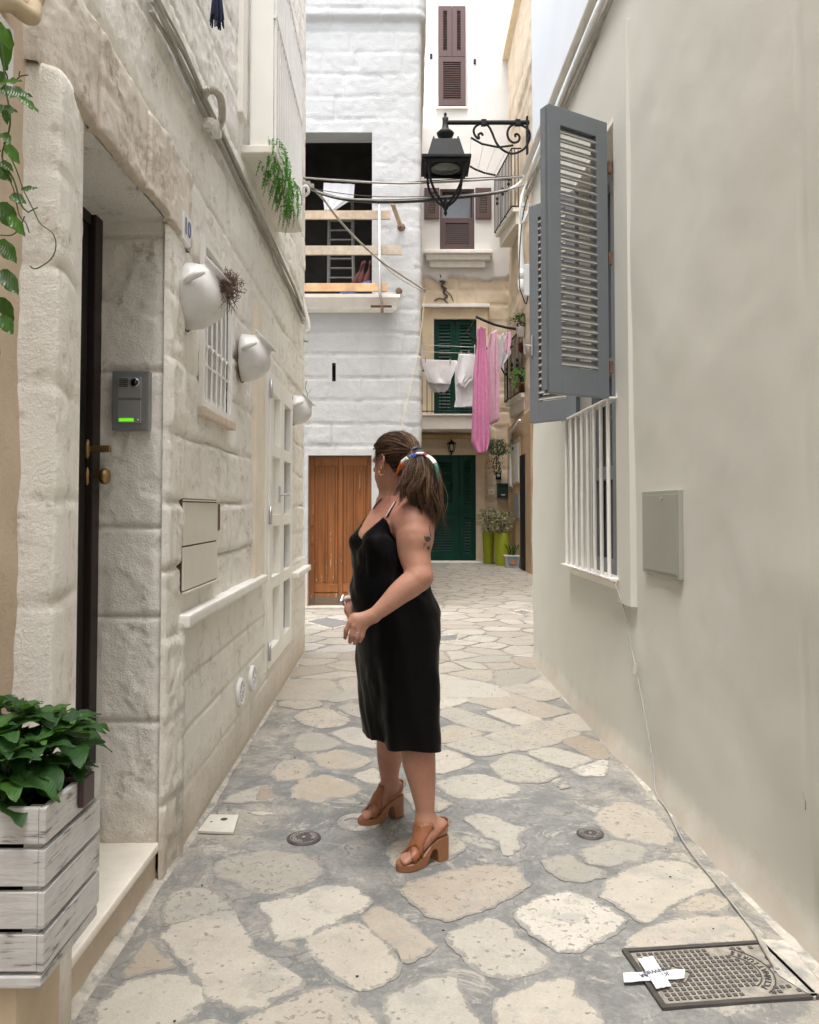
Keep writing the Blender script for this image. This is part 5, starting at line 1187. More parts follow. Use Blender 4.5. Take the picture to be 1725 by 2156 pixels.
m = MB(); m.box(P(643, 388, 7.72), (0.10, 0.05, 0.05), b=0.01); m.box(P(655, 392, 7.72), (0.06, 0.04, 0.04), b=0.008); tag(m.build('cable_anchor', M['cable_grey']), 'dusty grey cable anchor clamp at the corner of the left house', 'clamp')
wire('pipe_stub', [P(628, 716, 7.84), P(647, 718, 7.80)], 0.014, M['galv'], 'short pipe stub sticking out of the left house corner', 'pipe')
# cable bundle running along the left wall
def wl_(pts, o=0.03): return [PL(u, v, o) for u, v in pts]
base = [(322, -10), (352, 60), (388, 135), (430, 222), (470, 300), (505, 372), (545, 452), (585, 545), (615, 610), (640, 668)]
m = MB()
for k in range(7):
    r_ = random.Random(k); ph = r_.random() * 6; pts = []
    for i, (u, v) in enumerate(base):
        p = PL(u, v, 0.018 + 0.014 * (k % 3)); p[2] += 0.016 * (k - 3) + 0.014 * math.sin(i * 1.3 + ph); p[0] += 0.006 * math.sin(i * 2.1 + ph); pts.append(p)
    m.tube(smooth_path(pts, 6), r_.choice([0.006, 0.009, 0.011]), 6)
tag(m.build('wall_cable_bundle', M['cable_grey'], None, True), 'bundle of dusty cables sloping along the left wall above the grille window', 'cable')
# corrugated conduit loop
cp = smooth_path([PL(428, 205, 0.03), PL(436, 192, 0.07), PL(452, 190, 0.10), PL(464, 205, 0.10), PL(468, 232, 0.08), PL(466, 256, 0.05), PL(455, 275, 0.04)], 14)
rr = [0.016 + (0.0025 if i % 2 else -0.002) for i in range(len(cp))]
m = MB(); m.tube(cp, rr, 10); tag(m.build('corrugated_conduit', pm('dusty corrugated plastic', (0.45, 0.42, 0.35), 0.7, 0.12, 12, 0.1), None, False), 'dusty corrugated conduit looping out of the left wall cables', 'conduit')
m = MB()
for (u, v) in ((446, 268), (455, 282), (440, 258), (450, 262)): m.box(PL(u, v, 0.05), (0.05, 0.03, 0.035), b=0.006)
m.tube(wl_([(440, 255), (452, 290)], 0.06), 0.006, 5); tag(m.build('cable_clamps', M['cable_white']), 'tangle of pale cable clamps below the corrugated conduit', 'clamp')
m = MB(); ta = PL(457, 8, 0.16)
for k in range(60):
    a = random.random() * 6.28; r_ = 0.028 * random.random() ** 0.5; L_ = 0.10 + 0.05 * random.random()
    m.tube([ta + [0, 0, 0.12], ta + [r_ * 0.5 * math.cos(a), r_ * 0.5 * math.sin(a), 0.06], ta + [r_ * math.cos(a), r_ * math.sin(a), -L_ + 0.05]], 0.003, 4)
tag(m.build('tassel', M['tassel']), 'navy blue tassel hanging at the top of the left wall', 'tassel')
# right corner: electrics
m = MB(); m.tube(smooth_path([P(1109, 395, 7.5), P(1100, 420, 7.5), P(1098, 470, 7.5), P(1097, 520, 7.5), P(1098, 560, 7.5), P(1099, 590, 7.5)], 5), 0.026, 10); m.lathe([(0.034, 0), (0.034, 0.06), (0.03, 0.10)], P(1099, 590, 7.5), 14); m.lathe([(0.032, 0.0), (0.036, 0.015), (0.036, 0.10), (0.030, 0.11)], P(1099, 612, 7.5) , 14)
tag(m.build('corner_downpipe', M['pvc'], None, True), 'white vertical pipe with a capped end hanging at the right corner', 'pipe')
m = MB(); m.box(P(1112, 592, 7.42), (0.075, 0.10, 0.30), b=0.01); jb = m.build('junction_box', pm('grey plastic', (0.55, 0.56, 0.55), 0.45, 0.05, 6, 0)); tag(jb, 'pale grey junction box below the brackets at the right corner', 'junction box')
m = MB(); m.box(P(1112, 592, 7.355), (0.065, 0.02, 0.27), b=0.006); sub(m.build('box_lid', jb.data.materials[0]), jb)
wire('corner_cable', [P(1112, 620, 7.4), P(1108, 640, 7.4), P(1100, 622, 7.4), P(1094, 600, 7.4), P(1094, 540, 7.4), P(1098, 480, 7.4), P(1104, 440, 7.4), P(1112, 410, 7.4)], 0.006, M['cable_black'], 'thin black cable looping under the junction box at the right corner')
wire('corner_cable', [P(1112, 380, 7.35), P(1104, 400, 7.35), P(1096, 440, 7.35), P(1098, 470, 7.38), P(1110, 450, 7.38), P(1114, 430, 7.38)], 0.010, M['pvc'], 'white cable bending at the right corner above the junction box')
m = MB(); m.box(P(1110, 432, 7.42), (0.10, 0.04, 0.035), b=0.006); m.box(P(1110, 455, 7.42), (0.06, 0.05, 0.08), b=0.01); tag(m.build('cable_fitting', M['pvc']), 'small white cable fittings at the right corner', 'fitting')
# cable from the window grille to the ground, and its tape
def rw(u, v, o=0.012): p = PR(u, v); p[0] -= o; return p
cb = [rw(1312, 1226, 0.05), rw(1322, 1290), rw(1333, 1360), rw(1345, 1412), rw(1358, 1480), rw(1372, 1560), rw(1382, 1620), rw(1394, 1668, 0.03)] + [G(u, v, 0.012) for u, v in ((1405, 1705), (1430, 1755), (1452, 1790), (1500, 1850), (1550, 1912), (1590, 1965), (1612, 1990), (1628, 2030), (1632, 2045))]
wire('ground_cable', cb, 0.0030, pm('pale grey cable', (0.36, 0.36, 0.35), 0.5, 0.05, 5, 0), 'pale grey cable dropping from the window grille and trailing to the iron cover', sm=8)
wire('ground_cable', [G(u, v, 0.012) for u, v in ((1590, 1958), (1604, 1988), (1620, 2015), (1636, 2040))], 0.008, M['cable_grey'], 'short thicker grey cable lying beside the trailing cable end', sm=6)
c = rw(1345, 1409, 0.018); m = MB(); A = np.zeros((6, 5, 3))
for i in range(6):
    for j in range(5): A[i, j] = c + np.array([-0.006 * math.sin(i * 1.3), (i - 2.5) * -0.016 , (j - 2) * 0.011 + (i - 2.5) * 0.008 + 0.003 * math.sin(i * 2 + j)])
m.grid(A); o = m.build('tape_piece', pm('crinkled tape', (0.66, 0.62, 0.55), 0.4, 0.15, 40, 0.4, 90), None, False); o.modifiers.new('s', 'SOLIDIFY').thickness = 0.0015; tag(o, 'crinkled strip of tape holding the pale cable to the right wall', 'tape')

m = MB(); m.tube([rw(1697, 1655, 0.001), rw(1693, 1672, 0.001), rw(1698, 1688, 0.001), rw(1697, 1705, 0.001)], 0.0022, 4)
for (ua, va, ub, vb) in ((1592, 1868, 1600, 1878), (1600, 1880, 1604, 1892), (1596, 1872, 1598, 1884), (1797, 1990, 1797, 1996), (1482, 1790, 1492, 1792)): m.tube([rw(ua, va, 0.004), rw(ub, vb, 0.004)], 0.0025, 4)
m.build('hairline_crack', pm('crack and scuff tone', (0.22, 0.20, 0.17), 1, 0.2, 20, 0), rh)  # thin dark tubes for cracks and scuffs
# =================================================================== POTS on the left wall
def urn(name, u, v, label, R0=0.128, twigs=0):
    c0 = PL(u, v, 0.0); cy_, cz_ = c0[1], c0[2]; wx = Lx(cy_); cxx = wx + 0.045
    e = thing(name, (wx, cy_, cz_ - R0), label, 'pot', 'white half urns on the left wall')
    ax = R(47); A = Matrix.Rotation(ax, 4, 'Y')
    prof = [(0.0, -1.04), (0.35, -1.0), (0.66, -0.82), (0.88, -0.50), (1.0, -0.05), (0.99, 0.20), (0.89, 0.44), (0.72, 0.62), (0.56, 0.74), (0.49, 0.82), (0.49, 0.89), (0.55, 0.96), (0.62, 1.01), (0.63, 1.04), (0.58, 1.05), (0.47, 0.95), (0.42, 0.82), (0.41, 0.72), (0.0, 0.60)]
    m = MB(); m.lathe([(r * R0, z * R0) for r, z in prof], (cxx, cy_, cz_), 44, A, cap=False)
    m.v = [(max(x, Lx(y) + 0.012), y, z) for (x, y, z) in m.v]
    m.build('body', M['ceramic'], e, True)
    for sg in (-1, 1):
        m = MB(); pts = []
        for k in range(9):
            t = k / 8; a_ = (t - 0.5) * 2.2
            loc = Vector((-0.36 * R0 + 0.62 * R0 * t - 0.0, sg * (0.93 * R0 + 0.20 * R0 * math.cos(a_)), (0.60 - 0.62 * t + 0.18) * R0)); q = A @ Vector((loc.x * 0.3, loc.y, (0.05 + 0.62 * t) * R0)); pts.append((cxx + q.x, cy_ + q.y, cz_ + q.z))
        m.tube(pts, [0.008, 0.013, 0.015, 0.015, 0.015, 0.015, 0.014, 0.012, 0.007], 8); m.build('handle', M['ceramic'], e, True)
    m = MB(); th = np.linspace(0, 2 * math.pi, 40); rr = R0 * 0.985
    m.tube([(wx + 0.010, cy_ + rr * 0.86 * math.cos(t), cz_ - 0.1 * R0 + rr * 0.98 * math.sin(t)) for t in th], 0.004, 4); m.build('wall_seam', M['rust'], e)
    mq = A @ Vector((0, 0, 0.9 * R0)); mouth = np.array([cxx + mq.x, cy_ + mq.y, cz_ + mq.z])
    return e, mouth
e, mo = urn('wall_urn', 388, 622, 'large white glazed half urn on the left wall, nearest and stuffed with dry twigs', 0.140)
m = MB(); r_ = random.Random(5)
for k in range(230):
    p = mo + np.array([r_.uniform(0, .05), r_.uniform(-.05, .05), r_.uniform(-.07, -.01)]); pts = [p]; d = np.array([r_.uniform(0.2, 1), r_.uniform(-0.8, .8), r_.uniform(-.6, .6)])
    for s_ in range(9):
        d = d + np.array([r_.gauss(0, .75), r_.gauss(0, .75), r_.gauss(0, .75)]); d /= np.linalg.norm(d) + 1e-9; q = pts[-1] + d * 0.014
        cen = mo + np.array([0.060, 0, -0.085]); dv = q - cen; dv[2] *= 0.62; Ln = np.linalg.norm(dv)
        if Ln > 0.062: d -= (q - cen) / Ln * 1.3
        pts.append(q)
    m.tube(pts, 0.0013, 3, cap=False)
for k in range(14):
    pts = [mo + np.array([0.03, r_.uniform(-.03, .03), -0.06])]
    for s_ in range(6): pts.append(pts[-1] + np.array([r_.gauss(0.003, .008), r_.gauss(0, .008), -0.016]))
    m.tube(pts, 0.0009, 3, cap=False)
tag(m.build('dry_twigs', M['twig']), 'tangled ball of dry brown twigs spilling from the nearest urn', 'twigs')
urn('wall_urn', 506, 752, 'white glazed half urn on the left wall, empty one between two others', 0.136)
e, mo = urn('wall_urn', 616, 862, 'small looking white half urn farthest along the left wall, with a bare stem', 0.130)
m = MB(); m.tube([mo, mo + [0.0, 0, 0.06], mo + [-0.02, 0, 0.10], mo + [-0.01, 0, 0.17]], 0.003, 4); m.tube([mo + [0, 0, 0.05], mo + [0.03, 0, 0.09]], 0.002, 4); tag(m.build('bare_stem', M['twig']), 'thin bare stem rising from the farthest urn', 'stem')

# =================================================================== FOLIAGE helpers
def leaf(m, base, d, up, L, W, droop=0.5, fold=0.25, nu=7, shape='ovate', tw=0.0):
    base = np.array(base, float); d = np.array(d, float); d /= np.linalg.norm(d); up = np.array(up, float); s = np.cross(d, up); s /= np.linalg.norm(s) + 1e-9; n = np.cross(s, d)
    A = np.zeros((nu + 1, 5, 3)); p = base.copy(); ang = 0.0
    for i in range(nu + 1):
        t = i / nu
        wd = W * (math.sin(math.pi * min(1, t * 0.92 + 0.06)) ** 0.75) * (1.12 - 0.62 * t) if shape == 'ovate' else W * math.sin(math.pi * t) ** 0.8
        if i == nu: wd = 0.0008
        dd = d * math.cos(ang) - n * math.sin(ang); nn = n * math.cos(ang) + d * math.sin(ang)
        if i > 0: p = p + dd * (L / nu)
        for j in range(5):
            q = (j - 2) / 2; ser = 1.0 + (0.05 * math.sin(i * 2.6 + j) if abs(q) == 1 else 0)
            A[i, j] = p + s * q * wd * 0.5 * ser + nn * (abs(q) * wd * fold * 0.5 + (0.004 * math.sin(i * 1.7) if abs(q) == 1 else 0) * (L / 0.09))
        ang += droop / nu
    m.grid(A)
def leafmat(name, base, light, rough=0.36):
    m, nt, bs = newmat(name); gn = nt.nodes.new('ShaderNodeNewGeometry'); ri = gn.outputs['Random Per Island']
    n1 = noise_node(nt, 25, 4, 0.6, gn.outputs['Position'])
    c = ramp(nt, ri, [(0.0, tuple(q * 0.65 for q in base)), (0.55, base), (1.0, light)])
    c = mix(nt, 1.0, c, ramp(nt, n1, [(0.3, 0.75), (0.7, 1.1)]), 'MULTIPLY')
    nt.links.new(c, bs.inputs['Base Color']); bs.inputs['Roughness'].default_value = rough; bs.inputs['Specular IOR Level'].default_value = 0.4
    w_ = nt.nodes.new('ShaderNodeTexWave'); w_.inputs['Scale'].default_value = 60; w_.inputs['Distortion'].default_value = 1.5; nt.links.new(gn.outputs['Position'], w_.inputs['Vector'])
    bump(nt, bs, mathn(nt, 'ADD', w_.outputs['Fac'], n1), 0.22, 0.003)
    tr = nt.nodes.new('ShaderNodeBsdfTranslucent'); tr.inputs['Color'].default_value = (min(1, light[0] * 1.8), min(1, light[1] * 1.8), light[2], 1)
    mx = nt.nodes.new('ShaderNodeMixShader'); mx.inputs[0].default_value = 0.22; out = nt.nodes['Material Output']
    nt.links.new(bs.outputs[0], mx.inputs[1]); nt.links.new(tr.outputs[0], mx.inputs[2]); nt.links.new(mx.outputs[0], out.inputs[0]); return m
M['hydrangea'] = leafmat('hydrangea leaf', (0.026, 0.085, 0.020), (0.060, 0.155, 0.028), 0.5)
M['vine'] = leafmat('jasmine leaf', (0.035, 0.105, 0.012), (0.08, 0.20, 0.02), 0.3)
M['fernl'] = leafmat('fern leaf', (0.06, 0.22, 0.025), (0.13, 0.38, 0.05), 0.5)
M['varieg'] = leafmat('variegated leaf', (0.20, 0.23, 0.13), (0.55, 0.52, 0.38), 0.5)
M['stem_green'] = pm('green stem', (0.06, 0.10, 0.03), 0.6, 0.3, 20, 0.1)

# =================================================================== CRATE PLANTER
cx0, cx1, cy0, cy1, cz0, cz1 = -0.915, -0.652, 1.458, 1.715, 0.575, 0.862
def crate_mat():
    m, nt, bs = newmat('whitewashed crate wood'); pos = geo_pos(nt)
    mp = nt.nodes.new('ShaderNodeMapping'); mp.inputs['Scale'].default_value = (0.10, 0.10, 1); nt.links.new(pos, mp.inputs[0])
    n1 = noise_node(nt, 130, 4, 0.65, mp.outputs[0], 0.8); n2 = noise_node(nt, 9, 4, 0.6, pos); n3 = noise_node(nt, 60, 5, 0.7, mp.outputs[0], 1.5)
    th = mathn(nt, 'ADD', n1, mathn(nt, 'MULTIPLY', mathn(nt, 'SUBTRACT', n2, 0.5), 0.9))
    c = ramp(nt, th, [(0.27, (0.22, 0.20, 0.19)), (0.36, (0.56, 0.555, 0.545)), (0.70, (0.70, 0.70, 0.69))])
    c = mix(nt, ramp(nt, n3, [(0.66, 0.0), (0.72, 0.8)]), c, (0.10, 0.085, 0.08))
    nt.links.new(c, bs.inputs['Base Color']); bs.inputs['Roughness'].default_value = 0.6; bump(nt, bs, th, 0.35, 0.003); return m
M['crate'] = crate_mat()
cr = thing('planter_crate', (-0.785, 1.585, 0.545), 'whitewashed slatted wooden crate used as planter by the doorway', 'planter')
n = 4; gap = 0.011; hh_ = (cz1 - cz0 - gap * (n - 1)) / n
for k in range(n):
    z = cz0 + k * (hh_ + gap); t_ = 0.012
    for nm, o_, a_, b_ in (('slat', (cx0, cy0, z), (cx1 - cx0 - t_ - .001, 0, 0), (0, t_, 0)), ('slat', (cx1 - t_, cy0 - 0.001, z), (t_, 0, 0), (0, cy1 - cy0, 0)), ('slat', (cx0, cy1 - t_, z), (cx1 - cx0 - t_ - .001, 0, 0), (0, t_, 0)), ('slat', (cx0 - 0.002, cy0 + t_ + .001, z), (t_, 0, 0), (0, cy1 - cy0 - 2 * t_ - .002, 0))):
        m = MB(); m.frame_box(o_, a_, b_, (0, 0, hh_), 0.0018); m.build(nm, M['crate'], cr)
for (x, y) in ((cx1 - 0.046, cy0 + 0.014), (cx1 - 0.046, cy1 - 0.044), (cx0 + 0.012, cy0 + 0.014), (cx0 + 0.012, cy1 - 0.044)):
    m = MB(); m.frame_box((x, y, cz0 - 0.004), (0.032, 0, 0), (0, 0.030, 0), (0, 0, cz1 - cz0 - 0.004), 0.002); m.build('corner_post', M['crate'], cr)
m = MB(); m.frame_box((cx0 - 0.004, cy0 - 0.003, 0.547), (cx1 - cx0 - 0.0, 0, 0), (0, cy1 - cy0 + 0.003, 0), (0, 0, 0.020), 0.003); m.build('base_board', M['crate'], cr)
pc = ((cx0 + cx1) / 2 - 0.01, (cy0 + cy1) / 2)
pt = thing('flower_pot', (*pc, cz0 + 0.01), 'black plastic nursery pot sunk inside the whitewashed crate', 'pot')
m = MB(); m.lathe([(0.085, cz0 + 0.01), (0.108, cz1 - 0.045), (0.114, cz1 - 0.044), (0.114, cz1 - 0.028), (0.106, cz1 - 0.028), (0.102, cz1 - 0.06)], (*pc, 0), 32, cap=False); m.build('rim', M['black_iron'], pt, True)
m = MB(); m.lathe([(0.104, cz1 - 0.062), (0.06, cz1 - 0.055), (0.0, cz1 - 0.05)], (*pc, 0), 24, cap=False); m.build('soil', M['soil'], pt, True)
m = MB(); cyk = 1.62; xk = cx1
m.frame_box((xk - 0.052, cyk - 0.028, cz1 + 0.001), (0.060, 0, 0), (0, 0.056, 0), (0, 0, 0.010), 0.004); m.frame_box((xk + 0.0015, cyk - 0.028, cz1 - 0.050), (0.012, 0, 0), (0, 0.056, 0), (0, 0, 0.056), 0.004)
tag(m.build('hanging_hook', pm('maroon plastic', (0.060, 0.032, 0.034), 0.4, 0.1, 15, 0.1)), 'maroon plastic hook clipped over the crate edge', 'hook')
hp = thing('hydrangea_plant', (*pc, cz1 - 0.055), 'dark green leafy hydrangea growing in the whitewashed crate', 'plant')
r_ = random.Random(12); ms = MB(); mlv = MB()
tips = []
for k in range(13):
    a_ = k * 2.399; rr = 0.135 * math.sqrt((k + 0.5) / 13); bx, by = pc[0] + rr * 0.35 * math.cos(a_), pc[1] + rr * 0.35 * math.sin(a_)
    tx, ty = pc[0] + rr * 1.05 * math.cos(a_) + 0.004, pc[1] + rr * 1.0 * math.sin(a_) + 0.01; tz = cz1 + 0.150 - 0.9 * rr ** 1.6 * 2 + r_.uniform(-0.025, 0.015)
    ms.tube(smooth_path([(bx, by, cz1 - 0.06), ((bx + tx) / 2, (by + ty) / 2, (cz1 + tz) / 2 - 0.01), (tx, ty, tz)], 4), [0.0035] * 9, 5)
    out = np.array([tx - pc[0], ty - pc[1], 0]); out = out / (np.linalg.norm(out) + 1e-6)
    for lev, (dz, L_, tilt, nn) in enumerate(((0.0, 0.050, 0.8, 4), (-0.010, 0.088, 0.38, 4), (-0.045, 0.100, 0.15, 4), (-0.085, 0.070, 0.0, 3))):
        for q in range(nn):
            an = q * 2 * math.pi / nn + lev * 0.785 + a_ + r_.uniform(-.3, .3); dx, dy = math.cos(an), math.sin(an)
            dv = np.array([dx, dy, tilt + r_.uniform(-.15, .15)]) + out * 0.35
            L2 = L_ * r_.uniform(0.75, 1.15); leaf(mlv, (tx, ty, tz + dz), dv, (0, 0, 1), L2, L2 * 0.66, droop=r_.uniform(0.35, 0.95), fold=0.22)
for (dx, dy) in ((-0.02, -0.09), (0.03, -0.095), (-0.06, -0.08), (-0.08, -0.06), (0.055, -0.07)):
    tz = cz1 + r_.uniform(-0.02, 0.025); p = (pc[0] + dx, pc[1] + dy, tz); ms.tube([(p[0], p[1], cz1 - 0.06), p], 0.002, 4)
    for q in range(4):
        an = q * 1.57 + r_.random(); leaf(mlv, p, (math.cos(an), math.sin(an), 0.25), (0, 0, 1), 0.045, 0.032, 0.6, 0.2)
ms.build('stems', M['stem_green'], hp); mlv.build('leaves', M['hydrangea'], hp, True, fix=False)
# pier under the crate
m = MB(); m.frame_box((-1.0, 1.475, -0.01), (0.293, 0, 0), (0, 0.185, 0), (0, 0, 0.553), 0.01)
tag(m.build('stone_pier', pm('stained tan stone', (0.60, 0.48, 0.34), 0.85, 0.15, 5, 0.4, 30, second=(0.36, 0.26, 0.16), s2=0.56)), 'tan stained stone pier supporting the whitewashed crate', 'pier')
# =================================================================== climbing plant, sign and awning roll at the top left
vp = thing('climbing_vine', P(5, 1450, 1.72), 'glossy green climbing vine with pointed leaves at the left edge', 'plant')
mv = MB(); mst = MB(); DV = 1.63
VL = [(14, 60, 95, 88, 30), (-10, 45, 60, 60, 25), (0, 190, 8, 66, 36), (-6, 228, 10, 46, 26), (0, 175, 5, 62, 22), (40, 205, 30, 48, 18), (-4, 150, 70, 30, 20), (6, 280, 50, 38, 20), (14, 305, 60, 46, 24), (2, 340, 40, 42, 20), (-20, 348, 35, 62, 30), (22, 412, 20, 36, 26), (-4, 428, 55, 64, 42), (20, 455, 50, 52, 24), (45, 400, -15, 34, 14), (-6, 508, 40, 82, 36), (0, 570, 50, 68, 36), (-4, 628, 55, 56, 30), (0, 665, 55, 48, 30), (-30, 700, 60, 56, 26), (2, 318, 160, 40, 20), (10, 232, 80, 30, 14)]
for i, (u, v, an, L_, W_) in enumerate(VL):
    rr_ = random.Random(i); d = DV + rr_.uniform(-0.05, 0.06); b = P(u, v, d); a_ = R(an); s_ = d / F
    dv = np.array([math.cos(a_), rr_.uniform(-.5, .3), -math.sin(a_)]); leaf(mv, b, dv, (0.3, -1, 0.5), L_ * s_, W_ * s_ * 1.25, droop=rr_.uniform(-0.1, 0.5), fold=0.2, nu=9)
def vs(pts, r=0.0014): mst.tube(smooth_path([P(u, v, DV) for u, v in pts], 5), r, 5)
vs([(-20, -20), (2, 90), (12, 180), (22, 260), (5, 330), (30, 380), (45, 430), (60, 447)], 0.002); vs([(0, 345), (28, 395), (40, 450), (55, 470), (62, 490)]); vs([(8, 300), (34, 355), (50, 400), (70, 440), (85, 470), (112, 492), (118, 520), (108, 545), (85, 562), (72, 566), (64, 560)]); vs([(35, 168), (45, 160), (60, 158)]); vs([(40, 160), (42, 150)]); vs([(0, 495), (25, 495), (42, 480), (52, 455)]); vs([(60, 447), (72, 440), (80, 437)])
vs([(-5, -20), (-3, 300), (-8, 520), (-6, 700), (-14, 900), (-20, 1200), (-30, 1500)], 0.003)
mst.build('stems', M['stem_green'], vp); mv.build('leaves', M['vine'], vp, True, fix=False)
a = PL(0, 70, 0.01); m = MB(); ys0, ys1 = 1.62, PL(24, 100, 0.0)[1]; z1_, z0_ = PL(12, 50)[2], PL(12, 192)[2]
lbox(m, ys0, ys1, z0_, z1_, -0.01, 0.006, 0.001); sg = m.build('wall_sign', M['pvc']); tag(sg, 'white sign with a red disc half cut off at the top left edge', 'sign')
m = MB(); c = PL(8, 92, 0.009); m.lathe([(0.022, 0.0), (0.022, 0.0015), (0, 0.0015)], c, 24, Rx90); sub(m.build('red_disc', pm('red print', (0.55, 0.05, 0.06), 0.4, 0, 5, 0)), sg)
XT = Matrix(((0, 0, 1, 0), (-1, 0, 0, 0), (0, 1, 0, 0), (0, 0, 0, 1))).inverted()
def wall_text(body, size, c, mat, parent, rot=0.0):
    m = MB(); B = Matrix.Translation(Vector(c)) @ Matrix(((0, 0, 1, 0), (1, 0, 0, 0), (0, 1, 0, 0), (0, 0, 0, 1))) @ Matrix.Rotation(rot, 4, 'Z')
    put_text(m, body, size, B, 0.0006); return sub(m.build('lettering', mat), parent)
wall_text('8', 0.034, PL(8, 92, 0.0115), M['pvc'], sg); wall_text('ooo', 0.05, PL(10, 160, 0.0085), M['black_iron'], sg, R(90))
m = MB(); m.tube(smooth_path([P(-20, 2, 1.75), P(25, 8, 1.78), P(48, 25, 1.80), P(66, 34, 1.82), P(70, 15, 1.85), P(68, -20, 1.88)], 6), 0.020, 12); m.tube(smooth_path([P(10, -20, 1.80), P(50, 10, 1.83), P(78, 0, 1.86), P(84, -30, 1.88)], 5), 0.016, 10)
tag(m.build('rolled_awning_cord', pm('beige canvas roll', (0.50, 0.40, 0.26), 0.8, 0.12, 20, 0.3, 80), None, True), 'fat beige canvas cord rolled up in the top left corner', 'cord')
# =================================================================== fern box on the balcony
fp = thing('balcony_fern', PL(560, 330, 0.2), 'bright green asparagus fern hanging from the balcony', 'plant')
m = MB(); r_ = random.Random(3)
for k in range(110):
    yy = r_.uniform(4.66, 5.45); x0_ = Lx(yy) + bo - 0.03; p = np.array([x0_ - r_.uniform(0, 0.10), yy, bz + 0.12 - r_.uniform(0, 0.08)]); L_ = r_.uniform(0.16, 0.33); pts = [p.copy()]; d = np.array([0.30, r_.uniform(-.5, .5), 0.45])
    if r_.random() < 0.25: L_ *= 0.5
    ns = 12
    for s_ in range(ns):
        d = d + np.array([-0.10, r_.gauss(0, .08), -0.36]); d /= np.linalg.norm(d); pts.append(pts[-1] + d * L_ / ns)
    m.tube(pts, 0.0012, 3, cap=False)
    for s_ in range(1, ns * 2):
        i = min(ns - 1, s_ // 2); q = pts[i] + (pts[i + 1] - pts[i]) * (0.5 if s_ % 2 else 0); dd = pts[i + 1] - pts[i]; dd /= np.linalg.norm(dd)
        for sg_ in (-1, 1):
            sd_v = np.cross(dd, [0.3, 0.2, 1]); sd_v /= np.linalg.norm(sd_v) + 1e-6; a_ = sd_v * sg_ + dd * 0.7 + np.array([r_.gauss(0, .35)] * 3)
            w_l = 0.040 * (1 - s_ / (ns * 2.2)); a_ /= np.linalg.norm(a_); leaf(m, q, a_, (r_.gauss(0, 1), r_.gauss(0, 1), 1), w_l, 0.010, 0.5, 0.1, nu=2, shape='x')
m.build('fronds', M['fernl'], fp, False, fix=False)
m = MB(); lbox(m, 5.0, 6.1, bz + 0.045, bz + 0.14, 0.02, bo - 0.05, 0.01); m.build('trough', M['trim'], fp)
# =================================================================== plants of the far courtyard
def shrub(name, c, rad, hgt, n, mat, label, L_=0.09, W_=0.05, pot=None, seed=0, cat='plant', hang=False, group=None):
    t = thing(name, c, label, cat, group); m = MB(); ms = MB(); r_ = random.Random(seed); c = np.array(c, float)
    for k in range(max(6, n // 26)):
        a_ = r_.random() * 6.28; e_ = c + np.array([rad * 0.7 * math.cos(a_), rad * 0.7 * math.sin(a_), (-hgt if hang else hgt) * r_.uniform(0.6, 1)])
        ms.tube([c, (c + e_) / 2 + [0, 0, 0.05], e_], 0.008, 4)
    for k in range(n):
        a_ = r_.random() * 6.28; h = r_.random(); rr = rad * (math.sqrt(r_.random())) * (0.55 + 0.6 * math.sin(h * 2.6 + 0.3)) * (1 + 0.35 * math.sin(a_ * 3 + seed))
        p = c + np.array([rr * math.cos(a_), rr * math.sin(a_), (-h * hgt if hang else h * hgt)])
        dv = np.array([math.cos(a_) + r_.gauss(0, .5), math.sin(a_) + r_.gauss(0, .5), r_.gauss(-0.1 if hang else 0.25, .5)]); leaf(m, p, dv, (r_.gauss(0, .3), r_.gauss(0, .3), 1), L_ * r_.uniform(.6, 1.2), W_ * r_.uniform(.7, 1.2), 0.8, 0.2, nu=3)
    ms.build('branches', M['twig'], t); m.build('leaves', mat, t, True, fix=False); return t
def gpt(u, v): p = G(u, v); return p
pA = P(1029, 1184, 20.3); pB = P(1057, 1190, 19.7)
for (pp_, lab, w0, top) in ((pA, 'tall lime green tapered planter, left one of the pair', 0.155, 0.80), (pB, 'tall lime green tapered planter, right one of the pair', 0.195, 0.80)):
    x, y = pp_[0], pp_[1]; t = thing('lime_planter', (x, y, 0), lab, 'planter', 'pair of lime planters'); m = MB()
    m.lathe([(w0 * 0.78, 0.0), (w0 * 0.80, 0.02), (w0, top), (w0 * 0.97, top + 0.01), (w0 * 0.88, top - 0.06)], (x, y, 0.0), 28, cap=False); m.lathe([(w0 * 0.78, 0.0), (0, 0)], (x, y, 0.001), 28, cap=False); m.build('body', M['lime'], t, True)
    m = MB(); m.lathe([(w0 * 0.9, top - 0.05), (0, top - 0.03)], (x, y, 0), 20, cap=False); m.build('soil', M['soil'], t)
shrub('variegated_shrub', (pA[0], pA[1], 0.78), 0.24, 0.62, 420, M['varieg'], 'variegated cream and green shrub in the left lime planter', 0.085, 0.05, seed=1)
shrub('variegated_shrub', (pB[0], pB[1], 0.78), 0.27, 0.55, 460, M['varieg'], 'wider variegated shrub with reddish base in the right lime planter', 0.085, 0.05, seed=2)
hpv = P(1048, 925, 19.6); shrub('hanging_plant', (hpv[0], hpv[1], hpv[2]), 0.30, 0.36, 420, M['hydrangea'], 'dark green plant hanging above the entry keypad, below the balcony', 0.08, 0.045, seed=3, hang=True)
shrub('hanging_plant', P(1045, 960, 19.6), 0.15, 0.42, 110, M['hydrangea'], 'thin trailing strands of the dark green plant above the keypad', 0.07, 0.04, seed=4, hang=True)
c = P(1095, 688, 18.0); m = MB(); m.lathe([(0.08, 0), (0.11, 0.20), (0.115, 0.21), (0.10, 0.2)], P(1097, 700, 18.0) - [0, 0, 0.1], 16); t = m.build('balcony_pot', M['pvc'], None, True); tag(t, 'small white pot on top of the lower balcony railing', 'pot')
